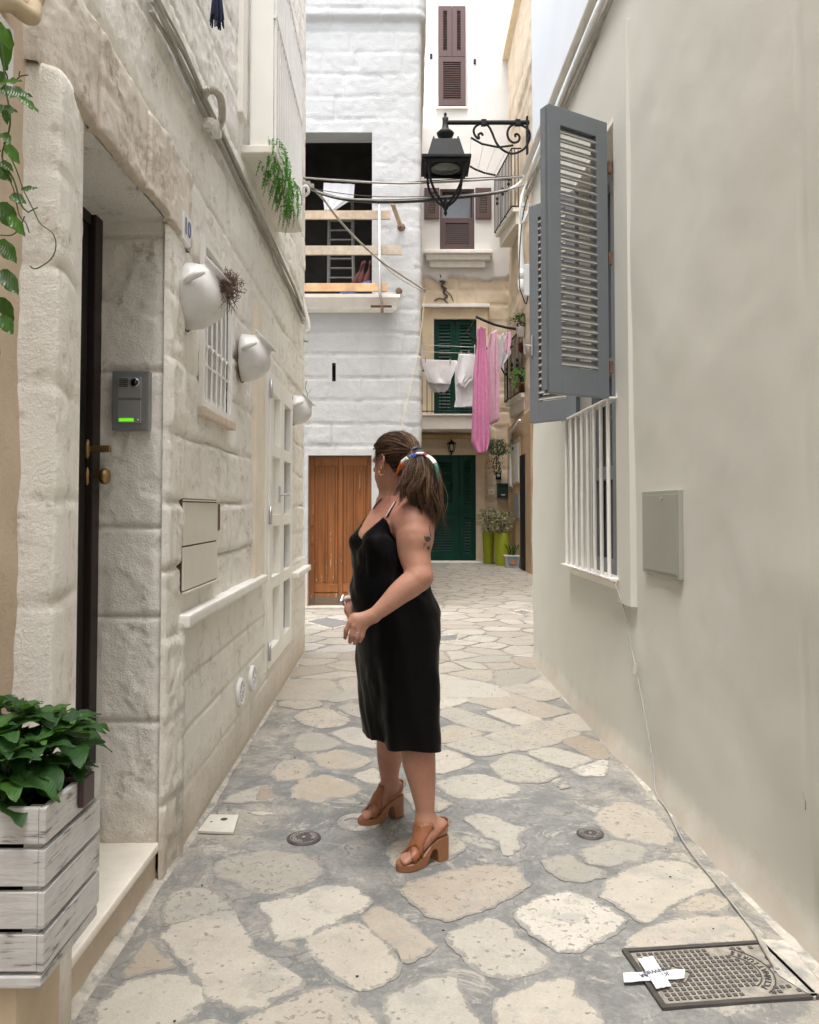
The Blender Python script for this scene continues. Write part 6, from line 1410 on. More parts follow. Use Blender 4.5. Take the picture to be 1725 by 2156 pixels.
shrub('balcony_plant', P(1097, 686, 18.0), 0.16, 0.28, 130, M['hydrangea'], 'dark leafy plant in the white pot on the lower balcony railing', 0.10, 0.06, seed=6)
shrub('balcony_plant', P(1100, 815, 18.3), 0.19, 0.45, 190, M['fernl'], 'bright green plant hanging inside the lower balcony railing', 0.11, 0.06, seed=7)
m = MB(); m.lathe([(0.08, 0), (0.11, 0.18), (0.12, 0.18), (0.12, 0.21)], P(1100, 826, 18.3), 14); tag(m.build('terracotta_pot', M['terracotta'], None, True), 'terracotta pot behind the lower balcony railing, lower one', 'pot')
m = MB(); m.lathe([(0.08, 0), (0.11, 0.18), (0.12, 0.18), (0.12, 0.21)], P(1101, 742, 18.3), 14); tag(m.build('terracotta_pot', M['terracotta'], None, True), 'terracotta pot hung high on the lower balcony railing, upper one', 'pot')
# sun painted square pot with an aloe
pc_ = P(1078, 1196, 18.9); s_ = 0.17; sp = thing('painted_pot', (pc_[0], pc_[1], 0), 'square pale pot with a painted orange sun on blue, on the ground', 'pot')
m = MB(); b_ = s_ * 0.82; m.add([(pc_[0] + a * b_, pc_[1] + b * b_, 0.0) for a, b in ((-1, -1), (1, -1), (1, 1), (-1, 1))] + [(pc_[0] + a * s_, pc_[1] + b * s_, 0.29) for a, b in ((-1, -1), (1, -1), (1, 1), (-1, 1))], [(3, 2, 1, 0), (0, 1, 5, 4), (1, 2, 6, 5), (2, 3, 7, 6), (3, 0, 4, 7), (4, 5, 6, 7)]); m.box((pc_[0], pc_[1], 0.28), (0.37, 0.37, 0.035), b=0.01)
m.build('body', pm('pale cement pot', (0.50, 0.44, 0.38), 0.8, 0.1, 10, 0.2), sp)
m = MB(); yy = pc_[1] - s_ * 0.93; m.add([(pc_[0] - 0.11, yy + 0.012, 0.05), (pc_[0] + 0.12, yy + 0.012, 0.05), (pc_[0] + 0.12, yy - 0.012, 0.25), (pc_[0] - 0.11, yy - 0.012, 0.25)], [(0, 1, 2, 3)]); m.build('blue_panel', pm('blue glaze', (0.18, 0.36, 0.46), 0.4, 0.15, 10, 0.1), sp, fix=False)
m = MB(); pts = []
for k in range(24):
    rr = 0.075 if k % 2 else 0.045; a_ = k * math.pi / 12; pts.append((pc_[0] + rr * math.cos(a_), yy - 0.012 - 0.002 , 0.15 + rr * math.sin(a_)))
m.prism(pts, (0, -0.012, 0), (0, 0.0, 0)); m.build('painted_sun', pm('orange glaze', (0.55, 0.20, 0.07), 0.4, 0.2, 20, 0.1), sp)
al = thing('aloe_plant', (pc_[0], pc_[1], 0.29), 'small upright aloe growing in the painted square pot', 'plant'); m = MB(); r_ = random.Random(9)
for k in range(14):
    a_ = k * 2.4; leaf(m, (pc_[0] + 0.04 * math.cos(a_), pc_[1] + 0.04 * math.sin(a_), 0.28), (0.35 * math.cos(a_), 0.35 * math.sin(a_), 1), (math.cos(a_), math.sin(a_), 0.2), 0.30, 0.045, -0.2, 0.5, nu=5, shape='x')
m.build('leaves', M['hydrangea'], al, True, fix=False)

# =================================================================== COVERS in the paving
M['cast_iron'] = pm('worn cast iron', (0.085, 0.078, 0.074), 0.5, 0.2, 25, 0.3, 90, metal=0.3)
M['iron_light'] = pm('polished raised iron', (0.42, 0.40, 0.38), 0.45, 0.15, 25, 0.2, 90, metal=0.3)
def ring_text(m, body, rad, size, c, a0, a1, z, flip=False):
    n = len(body)
    for i, ch in enumerate(body):
        if ch == ' ': continue
        a_ = a0 + (a1 - a0) * (i / max(1, n - 1)); X = Matrix.Translation(Vector((c[0] + rad * math.cos(a_), c[1] + rad * math.sin(a_), z))) @ Matrix.Rotation(a_ - math.pi / 2 + (math.pi if flip else 0), 4, 'Z'); put_text(m, ch, size, X, 0.0012)
def round_cover(u, v, rad, label, words, rim_mat, top_mat, let_mat):
    c = G(u, v, 0.006); e = thing('round_cover', (c[0], c[1], 0), label, 'manhole cover', 'round water covers')
    m = MB(); m.lathe([(rad, -0.01), (rad, 0.0065), (rad * 0.84, 0.0085), (rad * 0.83, 0.005), (rad * 0.6, 0.0055), (rad * 0.38, 0.0065), (0, 0.007)], (c[0], c[1], 0), 40, cap=False); m.build('lid', top_mat, e, True)
    m = MB(); m.lathe([(rad * 0.80, 0.004), (rad * 0.80, 0.0085), (rad * 0.77, 0.0085), (rad * 0.77, 0.004)], (c[0], c[1], 0), 40, cap=False)
    for (w_, a0, a1) in words: ring_text(m, w_, rad * 0.60, rad * 0.34, c, a0, a1, 0.008, a0 < 0 or a0 > math.pi)
    m.box((c[0], c[1], 0.008), (rad * 0.16, rad * 0.20, 0.003)); m.build('raised_lettering', let_mat, e)
round_cover(640, 1763, 0.072, 'dark round iron cover with raised lettering, between left wall and front shoe', [('ACQUA', math.pi * 0.98, math.pi * 0.62), ('PUGLIESE', -math.pi * 0.08, math.pi * 0.30), ('ACQUED', math.pi * 1.05, math.pi * 1.42)], M['cast_iron'], M['cast_iron'], M['iron_light'])
round_cover(1243, 1754, 0.058, 'small dark round iron cover on the right side of the paving', [('ACQUEDOTTO', math.pi * 0.97, math.pi * 0.05), ('PUGLIA', math.pi * 1.15, math.pi * 1.85)], M['cast_iron'], M['cast_iron'], M['iron_light'])
round_cover(742, 1730, 0.050, 'pale round cover partly hidden under the front of the far shoe', [('ACQUA', math.pi * 0.9, math.pi * 0.2)], M['cast_iron'], pm('cement lid', (0.36, 0.35, 0.33), 0.7, 0.15, 20, 0.2), M['iron_light'])
m = MB(); c = G(742, 1730); m.lathe([(0.10, -0.01), (0.096, 0.003), (0.06, 0.0045), (0.0, 0.0045)], (c[0] + 0.03, c[1], 0), 22, cap=False); tag(m.build('cement_collar', M['lime_mortar'], None, True), kind='structure')
def ground_quad(us): return [G(u, v) for u, v in us]
q = ground_quad([(443, 1720), (503, 1721), (492, 1758), (417, 1755)]); m = MB(); m.prism([p for p in q], (0, 0, 0.002), (0, 0, 0.012)); tl = m.build('floor_tile', pm('pale ceramic tile', (0.60, 0.58, 0.52), 0.45, 0.08, 14, 0.1)); tag(tl, 'pale square floor tile with a chipped hole beside the left wall', 'tile')
m = MB(); c = G(472, 1731); m.lathe([(0.015, 0.0122), (0.017, 0.0135), (0.0, 0.0135)], (c[0], c[1], 0), 7); c = G(445, 1736); m.lathe([(0.005, 0.0122), (0.005, 0.0135), (0, 0.0135)], (c[0], c[1], 0), 7); sub(m.build('chipped_hole', pm('dark chip', (0.06, 0.05, 0.04), 1, 0.3, 40, 0.3)), tl)
# large iron cover
g0, g1, g2, g3 = [np.array(p) for p in ground_quad([(1317, 2002), (1618, 1985), (1712, 2104), (1386, 2131)])]
ex = (g1 - g0 + g2 - g3) / 2; ey = (g0 - g3 + g1 - g2) / 2; W = np.linalg.norm(ex); ex /= W; ey = ey - ex * (ey @ ex); Hh = np.linalg.norm(ey); ey /= Hh; oc = (g0 + g1 + g2 + g3) / 4
def gq(a, b, z=0.0): p = oc + ex * a + ey * b; return np.array([p[0], p[1], z])
ic_ = thing('iron_cover', (oc[0], oc[1], 0), 'large rectangular cast iron cover with a grid of raised studs, bottom right', 'manhole cover')
m = MB(); fw = 0.016
m.frame_box(gq(-W/2, -Hh/2, -0.01), ex * W, ey * Hh, (0, 0, 0.0135)); 
for (a, b, la, lb) in ((-W/2, -Hh/2, W, fw), (-W/2, Hh/2 - fw, W, fw), (-W/2, -Hh/2 + fw, fw, Hh - 2*fw), (W/2 - fw, -Hh/2 + fw, fw, Hh - 2*fw)): m.frame_box(gq(a, b, 0.002), ex * la, ey * lb, (0, 0, 0.008), 0.002)
m.build('frame', M['cast_iron'], ic_)
m = MB(); m.frame_box(gq(-W/2 + fw + .004, -Hh/2 + fw + .004, 0.0), ex * (W - 2*fw - .008), ey * (Hh - 2*fw - .008), (0, 0, 0.0055)); plate_m = m
m = plate_m; nx_, ny_ = 21, 12; px_, py_ = (W - 2*fw - 0.03) / nx_, (Hh - 2*fw - 0.02) / ny_
for i in range(nx_):
    for j in range(ny_):
        a = -W/2 + fw + 0.015 + px_ * (i + .5); b = -Hh/2 + fw + 0.010 + py_ * (j + .5)
        ra = math.hypot(a - 0.02 * 0 - W * 0.08, b); 
        if a > W * 0.08 and abs(ra - W * 0.24) < 0.022: continue
        if i > 17 and random.random() < 0.7: continue
        if abs(a + W * 0.25) / 0.045 + abs(b) / 0.05 < 1.0 : continue
        m.frame_box(gq(a - px_ * .29, b - py_ * .29, 0.004), ex * px_ * .58, ey * py_ * .58, (0, 0, 0.0048 + random.random() * 0.0006), 0.0)
cc = gq(W * 0.08, 0, 0); th0 = math.atan2(ex[1], ex[0])
for rr in (W * 0.24 - 0.019, W * 0.24 + 0.019): m.tube([cc + [rr * math.cos(th0 + t), rr * math.sin(th0 + t), 0.0075] for t in np.linspace(-1.05, 1.05, 30)], 0.0022, 4)
n_ = 12
for i, ch in enumerate('FERRULINNE41'[:0] + 'PCENNATIURRE'):
    a_ = th0 - 0.95 + 1.9 * i / (n_ - 1); X = Matrix.Translation(Vector((cc[0] + W * 0.24 * math.cos(a_), cc[1] + W * 0.24 * math.sin(a_), 0.0075))) @ Matrix.Rotation(a_ + math.pi / 2, 4, 'Z'); put_text(m, ch, 0.026, X, 0.0015)
dm = gq(-W * 0.25, 0); m.tube([gq(-W * .25 - .04, 0, .008), gq(-W * .25, .045, .008), gq(-W * .25 + .04, 0, .008), gq(-W * .25, -.045, .008), gq(-W * .25 - .04, 0, .008)], 0.0024, 4)
mp_, np_, bp_ = newmat('dirt between iron studs'); gp_ = geo_pos(np_); sp_ = np_.nodes.new('ShaderNodeSeparateXYZ'); np_.links.new(gp_, sp_.inputs[0]); nn_ = noise_node(np_, 30, 5, 0.7, gp_)
dirt = ramp(np_, nn_, [(0.35, (0.19, 0.175, 0.15)), (0.65, (0.37, 0.345, 0.29))]); np_.links.new(mix(np_, ramp(np_, mathn(np_, 'MULTIPLY', sp_.outputs['Z'], 100), [(0.58, 0.0), (0.70, 1.0)]), dirt, (0.085, 0.078, 0.074)), bp_.inputs['Base Color']); bp_.inputs['Roughness'].default_value = 0.65; bump(np_, bp_, nn_, 0.4, 0.003)
m.build('plate', mp_, ic_)
def tape(us, z, name, label, txt=None, rot=0.0, tsz=0.02):
    A = [G(u, v) for u, v in us]; A = [np.array([p[0], p[1], z]) for p in A]; m = MB(); G_2 = np.zeros((9, 4, 3))
    for i in range(9):
        for j in range(4):
            s_, t_ = i / 8, j / 3; p = (A[0] * (1 - s_) + A[1] * s_) * (1 - t_) + (A[3] * (1 - s_) + A[2] * s_) * t_; p = p + [0, 0, 0.0012 * math.sin(i * 2.1 + j)]; G_2[i, j] = p
    m.grid(G_2); o = m.build(name, M['tape']); o.modifiers.new('s', 'SOLIDIFY').thickness = 0.0008; tag(o, label, 'tape', 'white tape cross')
    if txt:
        c = sum(A) / 4; d = A[1] - A[0]; an = math.atan2(d[1], d[0]); m = MB(); put_text(m, txt, tsz, Matrix.Translation(Vector((c[0], c[1], z + 0.0022))) @ Matrix.Rotation(an + rot, 4, 'Z'), 0.0002); sub(m.build('handwriting', M['tassel']), o)
    return o
M['tape'] = pm('white tape', (0.62, 0.64, 0.68), 0.5, 0.06, 20, 0.2, 80)
tape([(1312, 2058), (1443, 2050), (1441, 2070), (1314, 2078)], 0.014, 'tape_strip', 'strip of white tape lying crosswise over the left edge of the iron cover', 'JOP  CAR', math.pi, 0.022)
tape([(1343, 2030), (1376, 2024), (1414, 2088), (1382, 2094)], 0.017, 'tape_strip', 'strip of white tape lying lengthwise, crossing on top of the other strip', 'INWIN', math.pi, 0.024)
# cement patch over the cover's right corner
m = MB(); A = [G(u, v) for u, v in ((1600, 1984), (1655, 1986), (1735, 2085), (1716, 2108), (1680, 2085), (1640, 2060), (1612, 2015))]; m.prism([np.array([p[0], p[1], 0]) for p in A], (0, 0, 0.0), (0, 0, 0.010)); tag(m.build('cement_patch', M['lime_mortar']), kind='structure')
# covers farther up the alley
def far_cover(us, label, mat, rim):
    A = [G(u, v) for u, v in us]; m = MB(); m.prism([np.array([p[0], p[1], 0]) for p in A], (0, 0, 0.0), (0, 0, 0.008)); o = m.build('paving_cover', mat); tag(o, label, 'manhole cover')
    m = MB()
    for i in range(4): m.tube([np.array([*A[i][:2], 0.007]), np.array([*A[(i + 1) % 4][:2], 0.007])], 0.013, 4)
    sub(m.build('rim', rim), o); return o
M['grey_cover'] = pm('grey cover', (0.17, 0.17, 0.165), 0.7, 0.2, 12, 0.3, 60)
far_cover([(641, 1310), (689, 1301), (752, 1312), (700, 1326)], 'dark grey square cover in the paving before the orange door', M['grey_cover'], M['lime_mortar'])
far_cover([(924, 1340), (966, 1337), (962, 1351), (920, 1354)], 'small grey slotted drain cover right of the woman hip', M['grey_cover'], M['lime_mortar'])
far_cover([(1075, 1290), (1100, 1285), (1122, 1290), (1105, 1298)], 'far dark square cover at the right building corner', M['grey_cover'], M['lime_mortar'])
# specks of litter: dark seeds on the ground
m = MB(); r_ = random.Random(21)
for k in range(70):
    y = r_.uniform(2.1, 7); x = r_.uniform(Lx(y) + 0.1, Rx(y) - 0.1); s_ = r_.uniform(0.002, 0.006); m.lathe([(0, 0.0), (s_, s_ * 0.4), (0, s_)], (x, y, 0.004), 5)
tag(m.build('scattered_seeds', M['soil']), 'tiny dark seeds scattered over the paving', 'debris', kind='stuff')
# =================================================================== THE WOMAN
VX = 0.0045
B0 = np.array([-0.40, 2.96, 0.0]); B1 = np.array([0.24, 3.81, 1.76]); NG = np.ceil((B1 - B0) / VX).astype(int)
f3 = np.full(tuple(NG), 0.06, np.float32)
gx, gy, gz = [B0[i] + VX * np.arange(NG[i]) for i in range(3)]
def region(lo, hi, pad):
    i0 = np.clip(((np.array(lo) - pad - B0) / VX).astype(int), 0, NG - 1); i1 = np.clip(((np.array(hi) + pad - B0) / VX).astype(int) + 2, 1, NG)
    sl = tuple(slice(a, b) for a, b in zip(i0, i1)); X = gx[sl[0]][:, None, None]; Y = gy[sl[1]][None, :, None]; Z = gz[sl[2]][None, None, :]
    return sl, X, Y, Z
def smin_into(sl, d, k):
    a = f3[sl]; h = np.maximum(k - np.abs(a - d), 0) / k; f3[sl] = np.minimum(a, d) - h * h * k * 0.25
def cap(a, b, r0, r1, k=0.02):
    a = np.array(a, float); b = np.array(b, float); rm = max(r0, r1); sl, X, Y, Z = region(np.minimum(a, b), np.maximum(a, b), rm + k + 0.012)
    ab = b - a; L2 = ab @ ab + 1e-12; t = np.clip(((X - a[0]) * ab[0] + (Y - a[1]) * ab[1] + (Z - a[2]) * ab[2]) / L2, 0, 1)
    d = np.sqrt((X - a[0] - t * ab[0]) ** 2 + (Y - a[1] - t * ab[1]) ** 2 + (Z - a[2] - t * ab[2]) ** 2) - (r0 + (r1 - r0) * t); smin_into(sl, d.astype(np.float32), k)
def chain(pts, rs, k=0.02, sm=0):
    if sm:
        n0 = len(pts); pts = smooth_path(pts, sm); rs = [float(v[0]) for v in smooth_path([np.array([r]) for r in rs], sm)]
        for i in range(len(pts) - 1): cap(pts[i], pts[i + 1], rs[i], rs[i + 1], k if i < 2 else 0.0015)
        return
    for i in range(len(pts) - 1): cap(pts[i], pts[i + 1], rs[i], rs[i + 1], k)
def ell(c, ax, rad, k=0.02):
    c = np.array(c, float); rm = max(rad); sl, X, Y, Z = region(c, c, rm + k + 0.01); q = [((X - c[0]) * a[0] + (Y - c[1]) * a[1] + (Z - c[2]) * a[2]) / r for a, r in zip(ax, rad)]
    n = np.sqrt(q[0] ** 2 + q[1] ** 2 + q[2] ** 2) + 1e-6; n2 = np.sqrt((q[0] / rad[0]) ** 2 + (q[1] / rad[1]) ** 2 + (q[2] / rad[2]) ** 2) + 1e-6; smin_into(sl, (n * (n - 1) / n2).astype(np.float32), k)
FD = np.array([-0.866, -0.5, 0]); SD = np.array([0.5, -0.866, 0])
TZ = [0.40, 0.55, 0.75, 0.87, 0.97, 1.08, 1.20, 1.28, 1.34, 1.385, 1.42, 1.46]
TCX = [-0.030, -0.040, -0.046, -0.047, -0.053, -0.068, -0.075, -0.078, -0.070, -0.064, -0.062, -0.062]
TF = [0.112, 0.132, 0.150, 0.158, 0.168, 0.170, 0.148, 0.130, 0.110, 0.085, 0.062, 0.055]
TB = [0.104, 0.114, 0.132, 0.147, 0.151, 0.132, 0.132, 0.138, 0.125, 0.105, 0.070, 0.060]
TS = [0.242, 0.236, 0.224, 0.212, 0.198, 0.172, 0.168, 0.170, 0.168, 0.150, 0.078, 0.058]
def tor(th, z):
    """torso radius at angle th (0 = her front, + = her left) and height z"""
    a = np.where(np.cos(th) > 0, np.interp(z, TZ, TF), np.interp(z, TZ, TB)); s = np.interp(z, TZ, TS)
    r = 1 / np.sqrt((np.cos(th) / a) ** 2 + (np.sin(th) / s) ** 2)
    at_ = np.abs(th)
    r = r + 0.031 * np.exp(-((at_ - R(27)) / R(21)) ** 2) * np.exp(-((z - 1.262) / 0.052) ** 2) + 0.012 * np.exp(-(at_ / R(30)) ** 2) * np.exp(-((z - 1.03) / 0.07) ** 2)
    return r + 0.013 * np.exp(-((at_ - R(150)) / R(28)) ** 2) * np.exp(-((z - 0.97) / 0.10) ** 2)
def tcen(z): return np.interp(z, TZ, TCX), 3.375 - 0.012 * np.clip((z - 0.9) / 0.3, 0, 1)
sl, X, Y, Z = region((-0.38, 3.05, 0.82), (0.24, 3.70, 1.44), 0.0)
ccx, ccy = tcen(Z); qx, qy = X - ccx, Y - ccy; ff = qx * FD[0] + qy * FD[1]; ss = qx * SD[0] + qy * SD[1]; th = np.arctan2(ss, ff) + 0 * Z
d = np.sqrt(ff ** 2 + ss ** 2) - tor(th, Z + 0 * th) + np.where(Z < 1.25, 0.016, 0.016 - 0.014 * np.clip((Z - 1.25) / 0.05, 0, 1)); d = np.maximum(d * 0.85, np.maximum(0.84 - Z, Z - 1.43)); smin_into(sl, d.astype(np.float32), 0.02)
Hc = P(832, 970, 3.33); Fh = np.array([-0.77, 0.638, 0]); Sh = np.array([-0.638, -0.77, 0]); Uh = np.array([0, 0, 1.0])
def hd(f, s, u): return Hc + Fh * f + Sh * s + Uh * u
ell(hd(-0.008, 0, 0.012), (Fh, Sh, Uh), (0.098, 0.077, 0.087), 0.02); ell(hd(0.028, 0, -0.050), (Fh, Sh, Uh), (0.062, 0.058, 0.070), 0.03); ell(hd(0.060, 0, -0.098), (Fh, Sh, Uh), (0.026, 0.028, 0.022), 0.03)
ell(hd(0.030, 0.038, -0.065), (Fh, Sh, Uh), (0.04, 0.026, 0.035), 0.02); ell(hd(0.030, -0.038, -0.065), (Fh, Sh, Uh), (0.04, 0.026, 0.035), 0.02)
cap(hd(0.088, 0, 0.0), hd(0.108, 0, -0.035), 0.008, 0.012, 0.012); ell(hd(0.086, 0, -0.068), (Fh, Sh, Uh), (0.012, 0.022, 0.010), 0.008)
for s in (-1, 1): ell(hd(0.083, s * 0.031, 0.003), (Fh, Sh, Uh), (0.010, 0.014, 0.010), 0.006)
NB = np.array([-0.064, 3.362, 1.40])
cap(hd(-0.012, 0, -0.055), NB, 0.056, 0.066, 0.035)
SL = P(872, 1098, 3.185); SRt = np.array([-0.118, 3.52, 1.345])
cap(NB + [0, 0, 0.01], SL + [-0.01, 0.01, 0.012], 0.050, 0.060, 0.05); cap(NB + [0, 0, 0.01], SRt, 0.050, 0.052, 0.05)
U2 = P(873, 1165, 3.135); EL = P(884, 1214, 3.10); F2 = P(842, 1248, 3.075); WL = P(786, 1297, 3.055)
chain([SL, P(874, 1128, 3.15), U2, EL], [0.074, 0.075, 0.063, 0.050], 0.03, 4); chain([EL, P(866, 1230, 3.085), F2, P(810, 1277, 3.06), WL], [0.050, 0.050, 0.045, 0.033, 0.026], 0.012, 4)
# near hand: palm, five separate bent fingers
pk = [P(774, 1308, 3.052), P(764, 1308, 3.045), P(754, 1306, 3.045), P(746, 1301, 3.05)]
kn = [P(766, 1323, 3.045), P(756, 1321, 3.037), P(746, 1317, 3.035), P(737, 1309, 3.040)]
for a, b in zip(pk, kn): cap(WL, a, 0.022, 0.017, 0.012); cap(a, b, 0.017, 0.0118, 0.010)
fing = [([kn[0], P(763, 1338, 3.043), P(758, 1350, 3.052)], [.0105, .0098, .0080]), ([kn[1], P(751, 1340, 3.034), P(747, 1354, 3.046)], [.0108, .0100, .0082]),
        ([kn[2], P(740, 1337, 3.034), P(737, 1352, 3.048)], [.0108, .0100, .0082]), ([kn[3], P(729, 1327, 3.040), P(727, 1343, 3.054)], [.0106, .0098, .0080]),
        ([P(768, 1302, 3.066), P(752, 1318, 3.085), P(742, 1334, 3.090), P(738, 1344, 3.090)], [.014, .0105, .0095, .0080])]
for pts, rs in fing: chain(pts, rs, 0.0035)
# far arm and hand, mostly behind the body
chain([SRt, np.array([-0.135, 3.60, 1.20]), P(772, 1200, 3.58)], [0.052, 0.050, 0.042], 0.02); chain([P(772, 1200, 3.58), P(750, 1245, 3.50), P(737, 1284, 3.42)], [0.040, 0.034, 0.024], 0.012)
WR = P(737, 1284, 3.42); chain([WR, P(746, 1303, 3.39)], [0.023, 0.026], 0.01)
for i in range(4):
    a = P(744 + i * 5, 1313, 3.385 + i * 0.006); chain([P(746, 1303, 3.39), a, a + [0.0, 0.0, -0.03], a + [0.012, -0.004, -0.052]], [.014, .0095, .0085, .007], 0.004)
chain([P(750, 1298, 3.37), P(756, 1312, 3.36), P(757, 1326, 3.36)], [.012, .0095, .008], 0.004)
# legs
chain([np.array([-0.005, 3.30, 0.86]), P(878, 1490, 3.285), P(881, 1545, 3.275), P(881, 1592, 3.264), P(888, 1640, 3.256), P(894, 1690, 3.250), P(896, 1728, 3.245)], [0.088, 0.072, 0.066, 0.069, 0.056, 0.041, 0.034], 0.02, 5)
chain([np.array([-0.085, 3.48, 0.86]), P(826, 1470, 3.57), P(824, 1530, 3.60), P(822, 1580, 3.63), P(820, 1620, 3.65), P(822, 1652, 3.665)], [0.088, 0.070, 0.062, 0.061, 0.046, 0.035], 0.02, 5)
def foot(hb, toe, ank, side):
    a = np.array([toe[0] - hb[0], toe[1] - hb[1], 0]); L = np.linalg.norm(a); a /= L; b = np.array([-a[1], a[0], 0]) * side; o = np.array([hb[0], hb[1], 0.0])
    def q(x, y, z): return o + a * x + b * y + Uh * z
    cap(q(0.034, 0, 0.128), ank, 0.030, 0.033, 0.02); cap(q(0.030, 0, 0.124), q(0.09, 0, 0.108), 0.030, 0.028, 0.02); cap(ank, q(0.125, 0, 0.098), 0.031, 0.026, 0.03)
    cap(q(0.09, 0, 0.105), q(0.155, 0.008, 0.057), 0.028, 0.024, 0.02); cap(q(0.10, -0.01, 0.10), q(0.150, -0.020, 0.053), 0.022, 0.019, 0.02)
    for i, (y, x1, r) in enumerate(((0.026, 0.212, .0125), (0.009, 0.212, .0095), (-0.006, 0.206, .0088), (-0.019, 0.198, .0082), (-0.030, 0.188, .0080))):
        chain([q(0.160, y * 0.9, 0.050), q(x1 - 0.016, y, 0.043), q(x1, y, 0.037)], [r * 1.25, r * 1.0, r * 0.95], 0.004)
    return q, a, b
AN = P(896, 1728, 3.245); AFr = P(822, 1652, 3.665)
qn, an_, bn_ = foot((0.148, 3.273), (-0.045, 3.15), AN, 1); qf, af_, bf_ = foot((-0.035, 3.726), (-0.221, 3.592), AFr, 1)
# nearest-surface helpers on the field
def fsamp(p):
    q = (np.asarray(p, float) - B0) / VX; i = np.clip(q.astype(int), 0, NG - 2); t = q - i; v = 0
    for a in (0, 1):
        for b in (0, 1):
            for c in (0, 1): v += f3[i[0] + a, i[1] + b, i[2] + c] * (t[0] if a else 1 - t[0]) * (t[1] if b else 1 - t[1]) * (t[2] if c else 1 - t[2])
    return v
def surf(u, v, off=0.0, d0=2.97, d1=3.75):
    d = d0
    while d < d1:
        if fsamp(P(u, v, d)) < off: break
        d += 0.002
    return P(u, v, d)
def fgrad(p):
    e = 0.006; g = np.array([fsamp(p + np.eye(3)[i] * e) - fsamp(p - np.eye(3)[i] * e) for i in range(3)]); return g / (np.linalg.norm(g) + 1e-9)
def snap(p, off):
    p = np.array(p, float)
    for _ in range(8): p = p - fgrad(p) * (fsamp(p) - off)
    return p
def surface_nets(f):
    s = f < 0; nx, ny, nz = f.shape; c = s[:-1, :-1, :-1].astype(np.int8); tot = np.zeros((nx - 1, ny - 1, nz - 1), np.int8)
    for a in (0, 1):
        for b in (0, 1):
            for k in (0, 1): tot += s[a:nx - 1 + a, b:ny - 1 + b, k:nz - 1 + k]
    act = (tot > 0) & (tot < 8); idx = -np.ones(act.shape, np.int64); ii = np.argwhere(act); idx[act] = np.arange(len(ii))
    V = np.zeros((len(ii), 3)); cnt = np.zeros(len(ii)); cor = [(a, b, k) for a in (0, 1) for b in (0, 1) for k in (0, 1)]
    vals = {cc: f[ii[:, 0] + cc[0], ii[:, 1] + cc[1], ii[:, 2] + cc[2]].astype(float) for cc in cor}
    for c0 in cor:
        for ax in range(3):
            if c0[ax] == 0:
                c1 = list(c0); c1[ax] = 1; c1 = tuple(c1); v0, v1 = vals[c0], vals[c1]; m_ = (v0 < 0) != (v1 < 0); t = np.where(m_, v0 / np.where(m_, v0 - v1, 1), 0)
                pt = np.array(c0, float)[None, :] + 0 * V; pt[:, ax] = t; V[m_] += pt[m_]; cnt[m_] += 1
    V = ii + V / cnt[:, None]; Q = []
    for ax in range(3):
        o1, o2 = [(1, 2), (2, 0), (0, 1)][ax]; sl0 = [slice(1, -1)] * 3; sl0[ax] = slice(0, -1); e0 = s[tuple(sl0)]; sl1 = [slice(1, -1)] * 3; sl1[ax] = slice(1, None); e1 = s[tuple(sl1)]
        w_ = np.argwhere(e0 != e1); pos = w_ + 1; pos[:, ax] -= 1; fl = e0[tuple(w_.T)]
        def g(d1, d2): q = pos.copy(); q[:, o1] += d1; q[:, o2] += d2; return idx[q[:, 0], q[:, 1], q[:, 2]]
        qd = np.stack([g(-1, -1), g(0, -1), g(0, 0), g(-1, 0)], -1); qd[~fl] = qd[~fl][:, ::-1]; Q.append(qd)
    Q = np.concatenate(Q); return V, Q[(Q >= 0).all(1)]
Vb, Qb = surface_nets(f3); Vb = B0 + Vb * VX
wm = thing('person', (-0.04, 3.37, 0.0), 'woman in black satin slip dress and tan heeled sandals, hair tied with scarf, looking away', 'person')
me = bpy.data.meshes.new('body'); me.from_pydata(Vb.tolist(), [], Qb.tolist()); me.update()
def skin_mat():
    m, nt, bs = newmat('skin'); pos = geo_pos(nt); n1 = noise_node(nt, 9, 4, 0.6, pos); n2 = noise_node(nt, 55, 4, 0.65, pos); n3 = noise_node(nt, 320, 3, 0.6, pos)
    c = ramp(nt, n1, [(0.35, (0.37, 0.185, 0.125)), (0.65, (0.44, 0.235, 0.165))]); c = mix(nt, ramp(nt, n2, [(0.52, 0.0), (0.72, 0.4)]), c, (0.35, 0.14, 0.095)); c = mix(nt, ramp(nt, noise_node(nt, 4.5, 3, 0.5, pos), [(0.45, 0.0), (0.62, 0.35)]), c, (0.42, 0.155, 0.11))
    vo = nt.nodes.new('ShaderNodeTexVoronoi'); vo.inputs['Scale'].default_value = 34; nt.links.new(pos, vo.inputs['Vector']); c = mix(nt, ramp(nt, vo.outputs['Distance'], [(0.045, 0.55), (0.075, 0.0)]), c, (0.22, 0.09, 0.06))
    nt.links.new(c, bs.inputs['Base Color']); bs.inputs['Roughness'].default_value = 0.5; bs.inputs['Subsurface Weight'].default_value = 0.12; bs.inputs['Subsurface Radius'].default_value = (0.012, 0.004, 0.002); bs.inputs['Subsurface Scale'].default_value = 1.0
    bs.inputs['Specular IOR Level'].default_value = 0.4; bump(nt, bs, mathn(nt, 'ADD', n2, n3), 0.10, 0.002); return m
M['skin'] = skin_mat()
bd = link('body', me, M['skin'], wm, True); sm = bd.modifiers.new('smooth', 'SMOOTH'); sm.factor = 0.5; sm.iterations = 3
